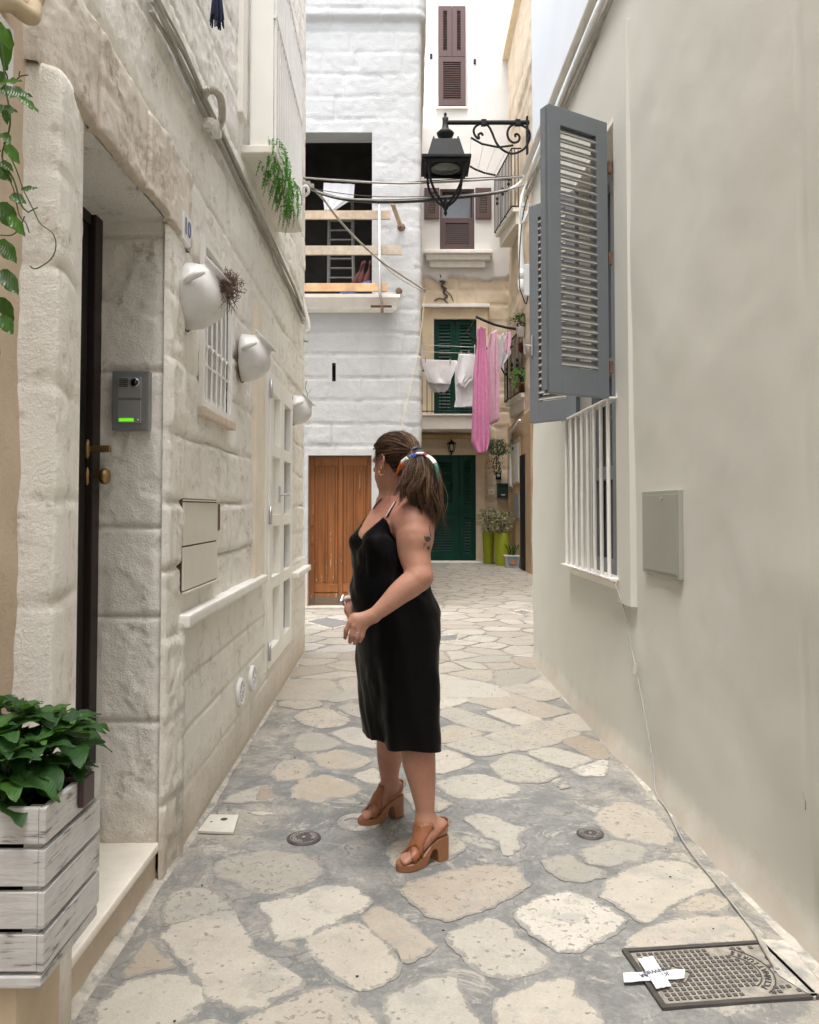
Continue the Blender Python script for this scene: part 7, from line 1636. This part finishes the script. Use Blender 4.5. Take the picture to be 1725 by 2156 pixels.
# eyes, ears, lips
for s in (-1, 1):
    m = MB(); m.lathe([(0, -0.011), (0.008, -0.008), (0.011, 0), (0.008, 0.008), (0, 0.011)], hd(0.082, s * 0.031, 0.003), 12); m.build('eye', pm('eye', (0.5, 0.48, 0.45), 0.1, 0.1, 5, 0), wm, True)
for s in (1, -1):
    ec = hd(-0.004, s * 0.079, -0.008); m = MB(); A = []
    ea = (Fh * 0.35 + Sh * s * 0.25); ea /= np.linalg.norm(ea)
    pts = [ec + Fh * (-0.004 + 0.017 * math.cos(t) * (0.9 if math.sin(t) > 0 else 0.62)) + Sh * s * (0.010 - 0.006 * math.cos(t)) + Uh * (0.030 * math.sin(t) - 0.002) for t in np.linspace(0.4, 6.2, 22)]
    m.tube(pts, 0.0046, 8); m.tube([ec + Uh * 0.014, ec + Fh * -0.005 + Sh * s * 0.004 + Uh * 0.004, ec + Fh * 0.004 + Sh * s * 0.004 - Uh * 0.014], 0.0042, 6)
    m.lathe([(0, -0.008), (0.009, -0.004), (0.011, 0.002), (0.0, 0.006)], ec + Sh * s * 0.002, 10, Matrix.Diagonal((0.9, 0.6, 2.6, 1))); m.lathe([(0, -0.008), (0.0065, -0.003), (0.006, 0.004), (0, 0.007)], ec + Fh * 0.002 + Sh * s * 0.004 - Uh * 0.027, 10)
    e_ = m.build('ear', M['skin'], wm, True)
    rc = ec + Fh * 0.002 + Sh * s * 0.006 - Uh * 0.042; m = MB(); m.tube([rc + 0.0125 * (math.cos(t) * (Fh * 0.75 + Sh * s * 0.5) + math.sin(t) * Uh) for t in np.linspace(0, 6.283, 26)], 0.0013, 6); m.build('earring', pm('gold', (0.80, 0.55, 0.25), 0.22, 0.05, 9, 0, metal=1.0), wm, True)
# ---- dress
NT, NZ = 220, 120; ths = np.linspace(-math.pi, math.pi, NT, endpoint=False)
TT = np.array([-180, -150, -120, -95, -72, -52, -42, -30, -14, 0, 14, 30, 42, 52, 72, 95, 120, 150, 180.0]); TZT = np.array([1.20, 1.19, 1.20, 1.235, 1.295, 1.350, 1.362, 1.338, 1.300, 1.272, 1.300, 1.338, 1.362, 1.350, 1.295, 1.235, 1.20, 1.19, 1.20])
zt_th = np.interp(np.degrees(ths), TT, TZT); hem = 0.438 + 0.006 * np.sin(ths * 5 + 1) + 0.012 * np.cos(ths - 0.6)
tz = np.linspace(0, 1, NZ)[None, :]; Zg = hem[:, None] * (1 - tz) + zt_th[:, None] * tz; THg = ths[:, None] + 0 * Zg
rg = tor(THg, Zg) + 0.004
fold_a = 0.013 * np.clip((0.98 - Zg) / 0.5, 0, 1) ** 1.3
rg = rg + fold_a * (np.sin(THg * 7 + 2.0 * np.sin(Zg * 4) + 0.6) * 0.7 + np.sin(THg * 12 + Zg * 5 + 1.3) * 0.3) * (1 - 0.35 * (np.abs(THg) < 0.5))
rg = rg + 0.0045 * np.sin(Zg * 46 + THg * 3 + 2 * np.sin(THg * 4)) * np.exp(-((Zg - 1.10) / 0.10) ** 2) + 0.004 * np.abs(fbm(THg * 3 + Zg * 4, Zg * 6 - THg * 2, 72, 3)) * 3 * np.clip((1.32 - Zg) / 0.1, 0, 1) + 0.012 * fbm(THg * 2.5, Zg * 9, 70, 3) * np.clip((1.3 - Zg) / 0.1, 0, 1)
gw_ = np.exp(-(((THg - 0.95) / 0.28) ** 2 + ((Zg - 0.47) / 0.10) ** 2)); rg = rg + 0.016 * gw_ - 0.018 * np.exp(-(((THg - 0.42) / 0.16) ** 2 + ((Zg - 0.47) / 0.12) ** 2))
cxg, cyg = tcen(Zg); PX = cxg + (FD[0] * np.cos(THg) + SD[0] * np.sin(THg)) * rg; PY = cyg + (FD[1] * np.cos(THg) + SD[1] * np.sin(THg)) * rg
V = np.stack([PX, PY, Zg], -1)
for i in range(NT):                      # neckline and chest cling to the body
    for j in range(NZ - 26, NZ):
        p = V[i, j]; k = (j - (NZ - 26)) / 26
        if fsamp(p) < 0.0045 or j > NZ - 8:
            q_ = snap(p, 0.0055); V[i, j] = p * (1 - min(1, k * 2.2)) + q_ * min(1, k * 2.2) if np.linalg.norm(q_ - p) < 0.03 else p
for i in range(NT):
    for j in range(0, NZ - 26):
        if V[i, j, 2] < 0.95 and fsamp(V[i, j]) < 0.006: V[i, j] = V[i, j] + fgrad(V[i, j]) * np.array([1, 1, 0]) * (0.006 - fsamp(V[i, j]))
for _ in range(4): V[:, 1:NZ - 26] = 0.5 * V[:, 1:NZ - 26] + 0.25 * (np.roll(V, 1, 0) + np.roll(V, -1, 0))[:, 1:NZ - 26]
Fq = [(i * NZ + j, ((i + 1) % NT) * NZ + j, ((i + 1) % NT) * NZ + j + 1, i * NZ + j + 1) for i in range(NT) for j in range(NZ - 1)]
me = bpy.data.meshes.new('dress'); me.from_pydata(V.reshape(-1, 3).tolist(), [], Fq); me.update()
mdr, nt_d, bs_d = newmat('black satin'); bs_d.inputs['Base Color'].default_value = (0.0018, 0.0018, 0.0024, 1); bs_d.inputs['Roughness'].default_value = 0.40; bs_d.inputs['Specular IOR Level'].default_value = 0.13
pos = geo_pos(nt_d); bump(nt_d, bs_d, noise_node(nt_d, 260, 3, 0.6, pos), 0.12, 0.001)
dro = link('dress', me, mdr, wm, True); so_ = dro.modifiers.new('s', 'SOLIDIFY'); so_.thickness = 0.002; so_.offset = 1
def surf_line(pts, off, n=5):
    out = []
    for a, b in zip(pts[:-1], pts[1:]):
        for k in range(n): u = a[0] + (b[0] - a[0]) * k / n; v = a[1] + (b[1] - a[1]) * k / n; out.append(surf(u, v, off))
    out.append(surf(*pts[-1], off)); return out
m = MB(); m.tube(surf_line([(815, 1090), (824, 1073), (834, 1056)], 0.003), 0.0022, 6); m.build('dress_strap', mdr, wm, True)
m = MB(); m.tube(surf_line([(786, 1070), (795, 1059), (804, 1050)], 0.003), 0.0022, 6); m.build('dress_strap', mdr, wm, True)
m = MB(); m.tube(surf_line([(812, 1089), (821, 1073), (831, 1057)], 0.0025), 0.0028, 6); m.build('underwear_strap', pm('lilac strap', (0.62, 0.56, 0.66), 0.7, 0.05, 9, 0), wm, True)
# ---- tattoo, pressed onto the arm
M['ink'] = pm('faded ink', (0.045, 0.045, 0.042), 0.6, 0.3, 60, 0)
m = MB()
def inkpoly(pts):
    c = (sum(p[0] for p in pts) / len(pts), sum(p[1] for p in pts) / len(pts)); V_ = [surf(c[0], c[1], 0.0012)]; n_ = 0
    ring = []
    for i in range(len(pts)):
        a, b = pts[i], pts[(i + 1) % len(pts)]
        for k in range(3): ring.append((a[0] + (b[0] - a[0]) * k / 3, a[1] + (b[1] - a[1]) * k / 3))
    r1 = [surf(c[0] + (p[0] - c[0]) * 0.5, c[1] + (p[1] - c[1]) * 0.5, 0.0012) for p in ring]; r2 = [surf(p[0], p[1], 0.0012) for p in ring]; N = len(ring)
    m.add(V_ + r1 + r2, [(0, 1 + i, 1 + (i + 1) % N) for i in range(N)] + [(1 + i, 1 + N + i, 1 + N + (i + 1) % N, 1 + (i + 1) % N) for i in range(N)])
def zi(x, y): return (675.4 + x * .2329, 867 + y * .2329)
inkpoly([zi(*p) for p in ((932, 1120), (950, 1130), (975, 1125), (995, 1140), (990, 1165), (965, 1178), (945, 1165), (935, 1150))]); inkpoly([zi(*p) for p in ((958, 1215), (975, 1220), (990, 1210), (985, 1240), (972, 1255), (962, 1235))])
inkpoly([zi(*p) for p in ((976, 1025), (984, 1030), (1000, 1120), (995, 1140), (988, 1100))]); inkpoly([zi(*p) for p in ((932, 1190), (940, 1185), (936, 1230), (930, 1250))]); inkpoly([zi(*p) for p in ((950, 1180), (956, 1182), (945, 1215), (940, 1212))])
m.build('tattoo', M['ink'], wm, True, fix=False)
m = MB(); rp = P(753, 1331, 3.036); m.tube([rp + 0.0112 * np.array([math.cos(t), 0.9 * math.sin(t), 0.25 * math.cos(t)]) for t in np.linspace(0, 6.283, 18)], 0.0011, 5); m.build('ring', M['chrome'], wm, True)
# ---- wristwatch on the far wrist
wc = P(737, 1268, 3.445); ax_ = (P(737, 1284, 3.42) - P(750, 1245, 3.50)); ax_ /= np.linalg.norm(ax_); e1 = np.cross(ax_, [0, 1, 0]); e1 /= np.linalg.norm(e1); e2 = np.cross(ax_, e1)
m = MB(); A = np.zeros((21, 3, 3))
for i, t in enumerate(np.linspace(0, 2 * math.pi, 21)):
    for j in range(3): A[i, j] = wc + ax_ * (j - 1) * 0.010 + 0.0325 * (e1 * math.cos(t) + e2 * math.sin(t))
m.grid(A); o = m.build('watch_band', pm('pale pink band', (0.62, 0.50, 0.47), 0.5, 0.05, 8, 0), wm, True); o.modifiers.new('s', 'SOLIDIFY').thickness = 0.002
m = MB(); sg_ = -1 if e1[0] > 0 else 1; m.frame_box(wc + e1 * sg_ * 0.031 - ax_ * 0.018 - e2 * 0.015, ax_ * 0.036, e2 * 0.030, e1 * sg_ * 0.009, 0.004); m.build('watch_case', M['chrome'], wm)
# ---- sandals
M['tan_leather'] = pm('tan leather', (0.265, 0.098, 0.042), 0.42, 0.12, 30, 0.12, 150); M['tan_sole'] = pm('tan wrapped sole', (0.27, 0.115, 0.048), 0.45, 0.10, 14, 0.10, 120)
def sandal(q, label):
    xs = [0.0, 0.004, 0.015, 0.030, 0.048, 0.058, 0.062, 0.066, 0.076, 0.090, 0.104, 0.114, 0.124, 0.145, 0.165, 0.185, 0.205, 0.220, 0.228, 0.233]
    topz = lambda x: float(np.interp(x, [0, 0.05, 0.09, 0.13, 0.16, 0.233], [0.096, 0.095, 0.078, 0.047, 0.032, 0.026])); hw = lambda x: float(np.interp(x, [0, 0.004, 0.02, 0.05, 0.09, 0.13, 0.165, 0.19, 0.212, 0.226, 0.233], [0.014, 0.022, 0.031, 0.032, 0.031, 0.036, 0.043, 0.043, 0.036, 0.022, 0.008]))
    botz = lambda x: 0.0 if x <= 0.0585 else (float(np.interp(x, [0.060, 0.0625, 0.067, 0.080, 0.092, 0.104, 0.114, 0.124], [0.020, 0.046, 0.056, 0.060, 0.050, 0.026, 0.008, 0.0])))
    m = MB(); rows = []
    for x in xs:
        w_, t_, b_ = hw(x), topz(x), botz(x); e = 0.004
        if t_ - b_ < 0.012: b_ = t_ - 0.012
        rows.append([q(x, -w_ + e, t_), q(x, -w_, t_ - e), q(x, -w_, b_ + e * .6), q(x, -w_ + e * .6, b_), q(x, w_ - e * .6, b_), q(x, w_, b_ + e * .6), q(x, w_, t_ - e), q(x, w_ - e, t_)])
    V_ = [p for r_ in rows for p in r_]; n = 8; Fs = [(i * n + j, i * n + (j + 1) % n, (i + 1) * n + (j + 1) % n, (i + 1) * n + j) for i in range(len(xs) - 1) for j in range(n)] + [tuple(range(n)), tuple((len(xs) - 1) * n + j for j in range(n))[::-1]]
    m.add(V_, Fs); s = m.build('sandal', M['tan_sole'], wm, False)
    def band(fn, nu, nv, name, th=0.0022, mat=M['tan_leather']):
        A = np.array([[fn(i / (nu - 1), j / (nv - 1)) for j in range(nv)] for i in range(nu)]); m = MB(); m.grid(A); o = m.build(name, mat, s, True); md = o.modifiers.new('s', 'SOLIDIFY'); md.thickness = th; md.offset = 0; return o
    def over(x, y, extra=0.0):
        """point on the foot surface above local (x, y)"""
        z = 0.16; tz_ = topz(max(0, min(0.233, x)))
        while z > tz_ and fsamp(q(x, y, z)) > 0.0035 + extra: z -= 0.0025
        return q(x, y, max(z, tz_ - 0.004))
    for k, (x0, x1) in enumerate(((0.135, 0.180), (0.180, 0.135))):
        def fb(s_, t_, x0=x0, x1=x1, k=k):
            yy = (-1 + 2 * s_); x = x0 + (x1 - x0) * s_ + (t_ - 0.5) * (0.042 if True else 0); w_ = hw(min(0.226, x)); return over(x - 0.006, yy * w_ * 0.985, 0.0018 * k)
        band(fb, 22, 8, 'cross_strap')
    def vamp(s_, t_):
        yy = -1 + 2 * s_; x = 0.098 + 0.045 * t_ - 0.020 * abs(yy) ** 2 * (1 - t_); w_ = hw(x); return over(x, yy * w_ * 0.98, 0.001)
    band(vamp, 22, 8, 'vamp')
    pts = []
    for t in np.linspace(0, 1, 21):
        an = -math.pi * 0.5 + math.pi * t; yy = 0.036 * math.sin(an); xx = 0.045 - 0.052 * math.cos(an) if abs(yy) < 1 else 0
        k = abs(math.sin(an)); xx = 0.100 * k ** 3 - 0.004 * (1 - k); zz_ = 0.150 * (1 - k ** 3) + 0.098 * k ** 3; p = q(xx, yy * (0.9 if k < .9 else 0.95), zz_)
        pts.append(snap(p, 0.004) if fsamp(p) < 0.03 else p)
    A = np.array([[p + Uh * (j - 1.5) * 0.0055 for j in range(4)] for p in pts]); m = MB(); m.grid(A); o = m.build('heel_strap', M['tan_leather'], s, True); md = o.modifiers.new('s', 'SOLIDIFY'); md.thickness = 0.0022; md.offset = 1
    bk = pts[6] if np.linalg.norm(pts[6][:2] - np.array([0, 0])) < np.linalg.norm(pts[14][:2]) else pts[14]
    m = MB(); m.tube([bk + (bk - q(0.04, 0, bk[2])) * 0.12 + Uh * 0.009 * math.sin(t) + (q(1, 0, 0) - q(0, 0, 0)) * 0.008 * math.cos(t) for t in np.linspace(0, 6.283, 14)], 0.0018, 5); m.build('buckle', M['brass'], s, True)
    return s
sandal(qn, ''); sandal(qf, '')
# toenails
for q in (qn, qf):
    for (y, x1, r) in ((0.026, 0.212, .0125), (0.009, 0.212, .0095), (-0.006, 0.206, .0088)):
        pass
# ---- hair
def hair_mat():
    m, nt, bs = newmat('brown hair'); gn = nt.nodes.new('ShaderNodeNewGeometry'); ri = gn.outputs['Random Per Island']
    c = ramp(nt, ri, [(0.0, (0.018, 0.011, 0.008)), (0.42, (0.052, 0.027, 0.015)), (0.72, (0.115, 0.063, 0.034)), (1.0, (0.28, 0.17, 0.095))]); nt.links.new(c, bs.inputs['Base Color']); bs.inputs['Roughness'].default_value = 0.45; bs.inputs['Specular IOR Level'].default_value = 0.22; return m
M['hair'] = hair_mat(); M['hair_base'] = pm('hair underlayer', (0.022, 0.014, 0.010), 0.6, 0.2, 30, 0.3, 90)
TIE = np.array([0.024, 3.238, Hc[2] + 0.024]); rad_h = np.array([0.104, 0.085, 0.096])
def hdir(phi, el): return np.array([math.cos(phi) * math.cos(el), math.sin(phi) * math.cos(el), math.sin(el)])
def hpt(dv, off=0.0): dv = dv / np.linalg.norm(dv); r = rad_h + off; return hd(-0.006 + dv[0] * r[0], dv[1] * r[1], 0.014 + dv[2] * r[2])
def line_z(phi): return float(np.interp(abs(math.degrees(phi)), [0, 45, 70, 84, 98, 115, 135, 180], [0.070, 0.055, 0.012, 0.018, -0.006, -0.045, -0.072, -0.082]))
tv = TIE - hd(-0.006, 0, 0.014); tv = np.array([tv @ Fh, tv @ Sh, tv[2]]); tdir = tv / rad_h; tdir /= np.linalg.norm(tdir)
def strand(d0, off, nz_, r_, n=12):
    d0 = d0 / np.linalg.norm(d0); om = math.acos(max(-1, min(1, d0 @ tdir))); pts = []; ph = r_.random() * 6
    for i in range(n + 1):
        t = i / n; a, b = math.sin((1 - t) * om) / (math.sin(om) + 1e-6), math.sin(t * om) / (math.sin(om) + 1e-6); dv = a * d0 + b * tdir
        dv = dv + np.array([0, 0, 0.05 * math.sin(math.pi * t)]); p = hpt(dv, off + nz_ * math.sin(math.pi * t) * 0.5 + 0.0025 * math.sin(t * 9 + ph)); 
        if t > 0.8: p = p * (1 - (t - 0.8) * 5) + TIE * (t - 0.8) * 5
        pts.append(p)
    return pts
m = MB(); nphi, nel = 64, 34; A = np.zeros((nphi + 1, nel + 1, 3))
for i in range(nphi + 1):
    phi = -math.pi + 2 * math.pi * i / nphi; z0_ = line_z(phi); e0 = math.asin(max(-0.98, min(0.98, (z0_ - 0.014) / rad_h[2])))
    for j in range(nel + 1): el = e0 + (math.pi / 2 - e0) * j / nel; A[i, j] = hpt(hdir(phi, el), -0.003)
m.grid(A); hb_ = m.build('hair', M['hair_base'], wm, True)
r_ = random.Random(77); m = MB()
for k in range(2400):
    phi = r_.uniform(-math.pi, math.pi); z0_ = line_z(phi); e0 = math.asin(max(-0.98, min(0.98, (z0_ - 0.014) / rad_h[2]))); el = e0 + (r_.random() ** 1.7) * (1.5 - e0) - r_.uniform(0, 0.03)
    clump = 0.006 * math.sin(phi * 9) + 0.004 * math.sin(phi * 23); m.tube(strand(hdir(phi, el), r_.uniform(0.0, 0.007) + clump * 0.5, r_.uniform(0, 0.012), r_), [0.0009] * 13, 3, cap=False)
for k in range(70):           # loose wisps at the temple and the nape
    phi = r_.choice([R(62), R(66), R(120), R(140)]) + r_.uniform(-.08, .08); p = hpt(hdir(phi, r_.uniform(-0.1, 0.3))); pts = [p]; d = np.array([r_.gauss(0, .3), r_.gauss(0, .3), -1.0])
    for s_ in range(7): d += np.array([r_.gauss(0, .25), r_.gauss(0, .25), 0]); pts.append(pts[-1] + d / np.linalg.norm(d) * r_.uniform(0.004, 0.008))
    m.tube(pts, 0.0005, 3, cap=False)
m.build('hair_strands', M['hair'], hb_, True, fix=False)
def bez(p, t):
    q = [np.array(x, float) for x in p]
    while len(q) > 1: q = [a * (1 - t) + b * t for a, b in zip(q[:-1], q[1:])]
    return q[0]
m = MB(); core = [bez([TIE, TIE + [0.035, -0.045, 0.0], P(888, 1010, 3.14), P(886, 1072, 3.13)], t) for t in np.linspace(0, 1, 12)]
m.tube(core, [0.012, 0.020, 0.031, 0.040, 0.044, 0.045, 0.044, 0.041, 0.037, 0.031, 0.022, 0.006], 12); m.tube([bez([TIE, P(872, 985, 3.17), P(868, 1030, 3.15), P(873, 1066, 3.135)], t) for t in np.linspace(0.2, 1, 10)], [0.018, 0.024, 0.028, 0.030, 0.030, 0.029, 0.027, 0.023, 0.016, 0.006], 10); m.build('ponytail_core', M['hair_base'], hb_, True)
m = MB(); r_ = random.Random(31)
NC = 64
for cl in range(NC):
    tt_ = (cl + r_.random()) / NC; dep = r_.random(); ue = 843 + 88 * tt_ + r_.gauss(0, 5); ve = 1048 + 46 * tt_ ** 1.2 + r_.gauss(0, 15); de = 3.080 + 0.080 * dep
    a_ = r_.random() * 6.28; c_st = TIE + np.array([0.013 * math.cos(a_), 0.008 * math.cos(a_), 0.011 * math.sin(a_)]); c_mid = P(856 + 60 * tt_ + r_.gauss(0, 5), 992 + r_.gauss(0, 8), 3.09 + 0.08 * dep); c_e = P(ue, ve, de)
    c_out = TIE + np.array([0.10 * (tt_ - 0.36) + 0.008, -0.055 + r_.gauss(0, .008), 0.016 + r_.gauss(0, .008)]); ph = r_.random() * 6.28; fr = r_.uniform(6, 14); am = r_.uniform(0.007, 0.017)
    for q_ in range(42):
        o1 = np.array([r_.gauss(0, .006), r_.gauss(0, .005), r_.gauss(0, .005)]); o2 = np.array([r_.gauss(0, .0055), r_.gauss(0, .005), r_.gauss(0, .012)]); l_ = r_.uniform(0.82, 1.0); jp = r_.gauss(0, 0.35); wild = 3.0 if r_.random() < 0.07 else 1.0
        pts = []
        for i in range(21):
            t = i / 20 * l_; p = bez([c_st, c_out + o1 * 0.6, c_mid + o1 * wild, c_mid * 0.4 + c_e * 0.6 + [0, -0.012, 0.01] + o1 * wild, c_e + o2 * wild * 0.8], t); w_ = am * t
            p = p + np.array([w_ * math.sin(t * fr + ph + jp), 0.8 * w_ * math.cos(t * fr * 0.8 + ph + jp), 0.3 * w_ * math.sin(t * 5 + ph)]); fv = fsamp(np.clip(p, B0 + 0.01, B1 - 0.02))
            if fv < 0.004: p = p + fgrad(p) * (0.004 - fv + 0.003 * r_.random())
            pts.append(p)
        m.tube(pts, [0.0009] * 15 + [0.0008, 0.0007, 0.0006, 0.0005, 0.0003, 0.0002], 3, cap=False)
m.build('ponytail', M['hair'], hb_, True, fix=False)
# ---- scarf
sc_cols = {'blue': (0.015, 0.04, 0.30), 'green': (0.03, 0.12, 0.09), 'cream': (0.72, 0.70, 0.62), 'orange': (0.70, 0.16, 0.02), 'red': (0.25, 0.02, 0.03), 'navy': (0.02, 0.03, 0.07)}
SM = {k: pm('scarf ' + k, v, 0.45, 0.1, 20, 0.1, 90) for k, v in sc_cols.items()}
m = MB(); kc = P(884, 957, 3.205)
m.tube([TIE + np.array([0.022 * math.cos(t), 0.006 * math.cos(t) - 0.004, 0.020 * math.sin(t) + 0.0]) + np.array([0.004, -0.012, 0]) for t in np.linspace(0, 6.283, 20)], 0.008, 8)
sf = m.build('scarf', SM['navy'], wm, True)
def tail(p0, p1, wmax, cols, bow, name, nn=24):
    c = []; side = None
    for i in range(nn + 1):
        t = i / nn; p = p0 * (1 - t) + p1 * t + bow * math.sin(math.pi * t); c.append(p)
    A = []
    for i in range(nn + 1):
        t = i / nn; d = c[min(nn, i + 1)] - c[max(0, i - 1)]; d /= np.linalg.norm(d); s = np.cross(d, [0.1, -1, 0.15]); s /= np.linalg.norm(s); w_ = wmax * (math.sin(math.pi * min(1, t * 0.62 + 0.10)) ** 0.9 if t < 0.6 else math.sin(math.pi * 0.472) * (1 - t) / 0.4) + 0.001
        A.append([c[i] + s * w_ * (j - 2) / 2 + np.array([0, -1, 0]) * 0.0025 * (1 - ((j - 2) / 2) ** 2) * (w_ / wmax) + np.array([0, 0.002 * math.sin(i * 0.9 + j * 2), 0]) for j in range(5)])
    A = np.array(A); n0 = 0
    for (cn, f0, f1) in cols:
        i0, i1 = int(f0 * nn), int(f1 * nn); m = MB(); m.grid(A[i0:i1 + 1]); o = m.build(name, SM[cn], sf, True); md = o.modifiers.new('s', 'SOLIDIFY'); md.thickness = 0.0016
tail(P(881, 955, 3.160), P(834, 999, 3.190), 0.013, [('blue', 0, 0.26), ('green', 0.26, 0.38), ('cream', 0.38, 0.66), ('orange', 0.66, 1.0)], np.array([-0.006, -0.02, 0.010]), 'scarf_tail')
tail(P(888, 953, 3.165), P(922, 1016, 3.075), 0.007, [('red', 0, 0.2), ('cream', 0.2, 0.5), ('green', 0.5, 1.0)], np.array([0.020, -0.03, 0.014]), 'scarf_tail')
m = MB(); m.lathe([(0.0, -0.008), (0.012, -0.006), (0.016, 0.0), (0.011, 0.007), (0.0, 0.008)], P(885, 955, 3.160), 14, Matrix.Diagonal((1.3, 0.8, 0.8, 1))); m.build('scarf_knot', SM['cream'], sf, True)
m = MB(); m.lathe([(0.0, -0.008), (0.010, -0.006), (0.013, 0.0), (0.009, 0.007), (0.0, 0.008)], P(894, 959, 3.163), 14); m.build('scarf_knot', SM['red'], sf, True)
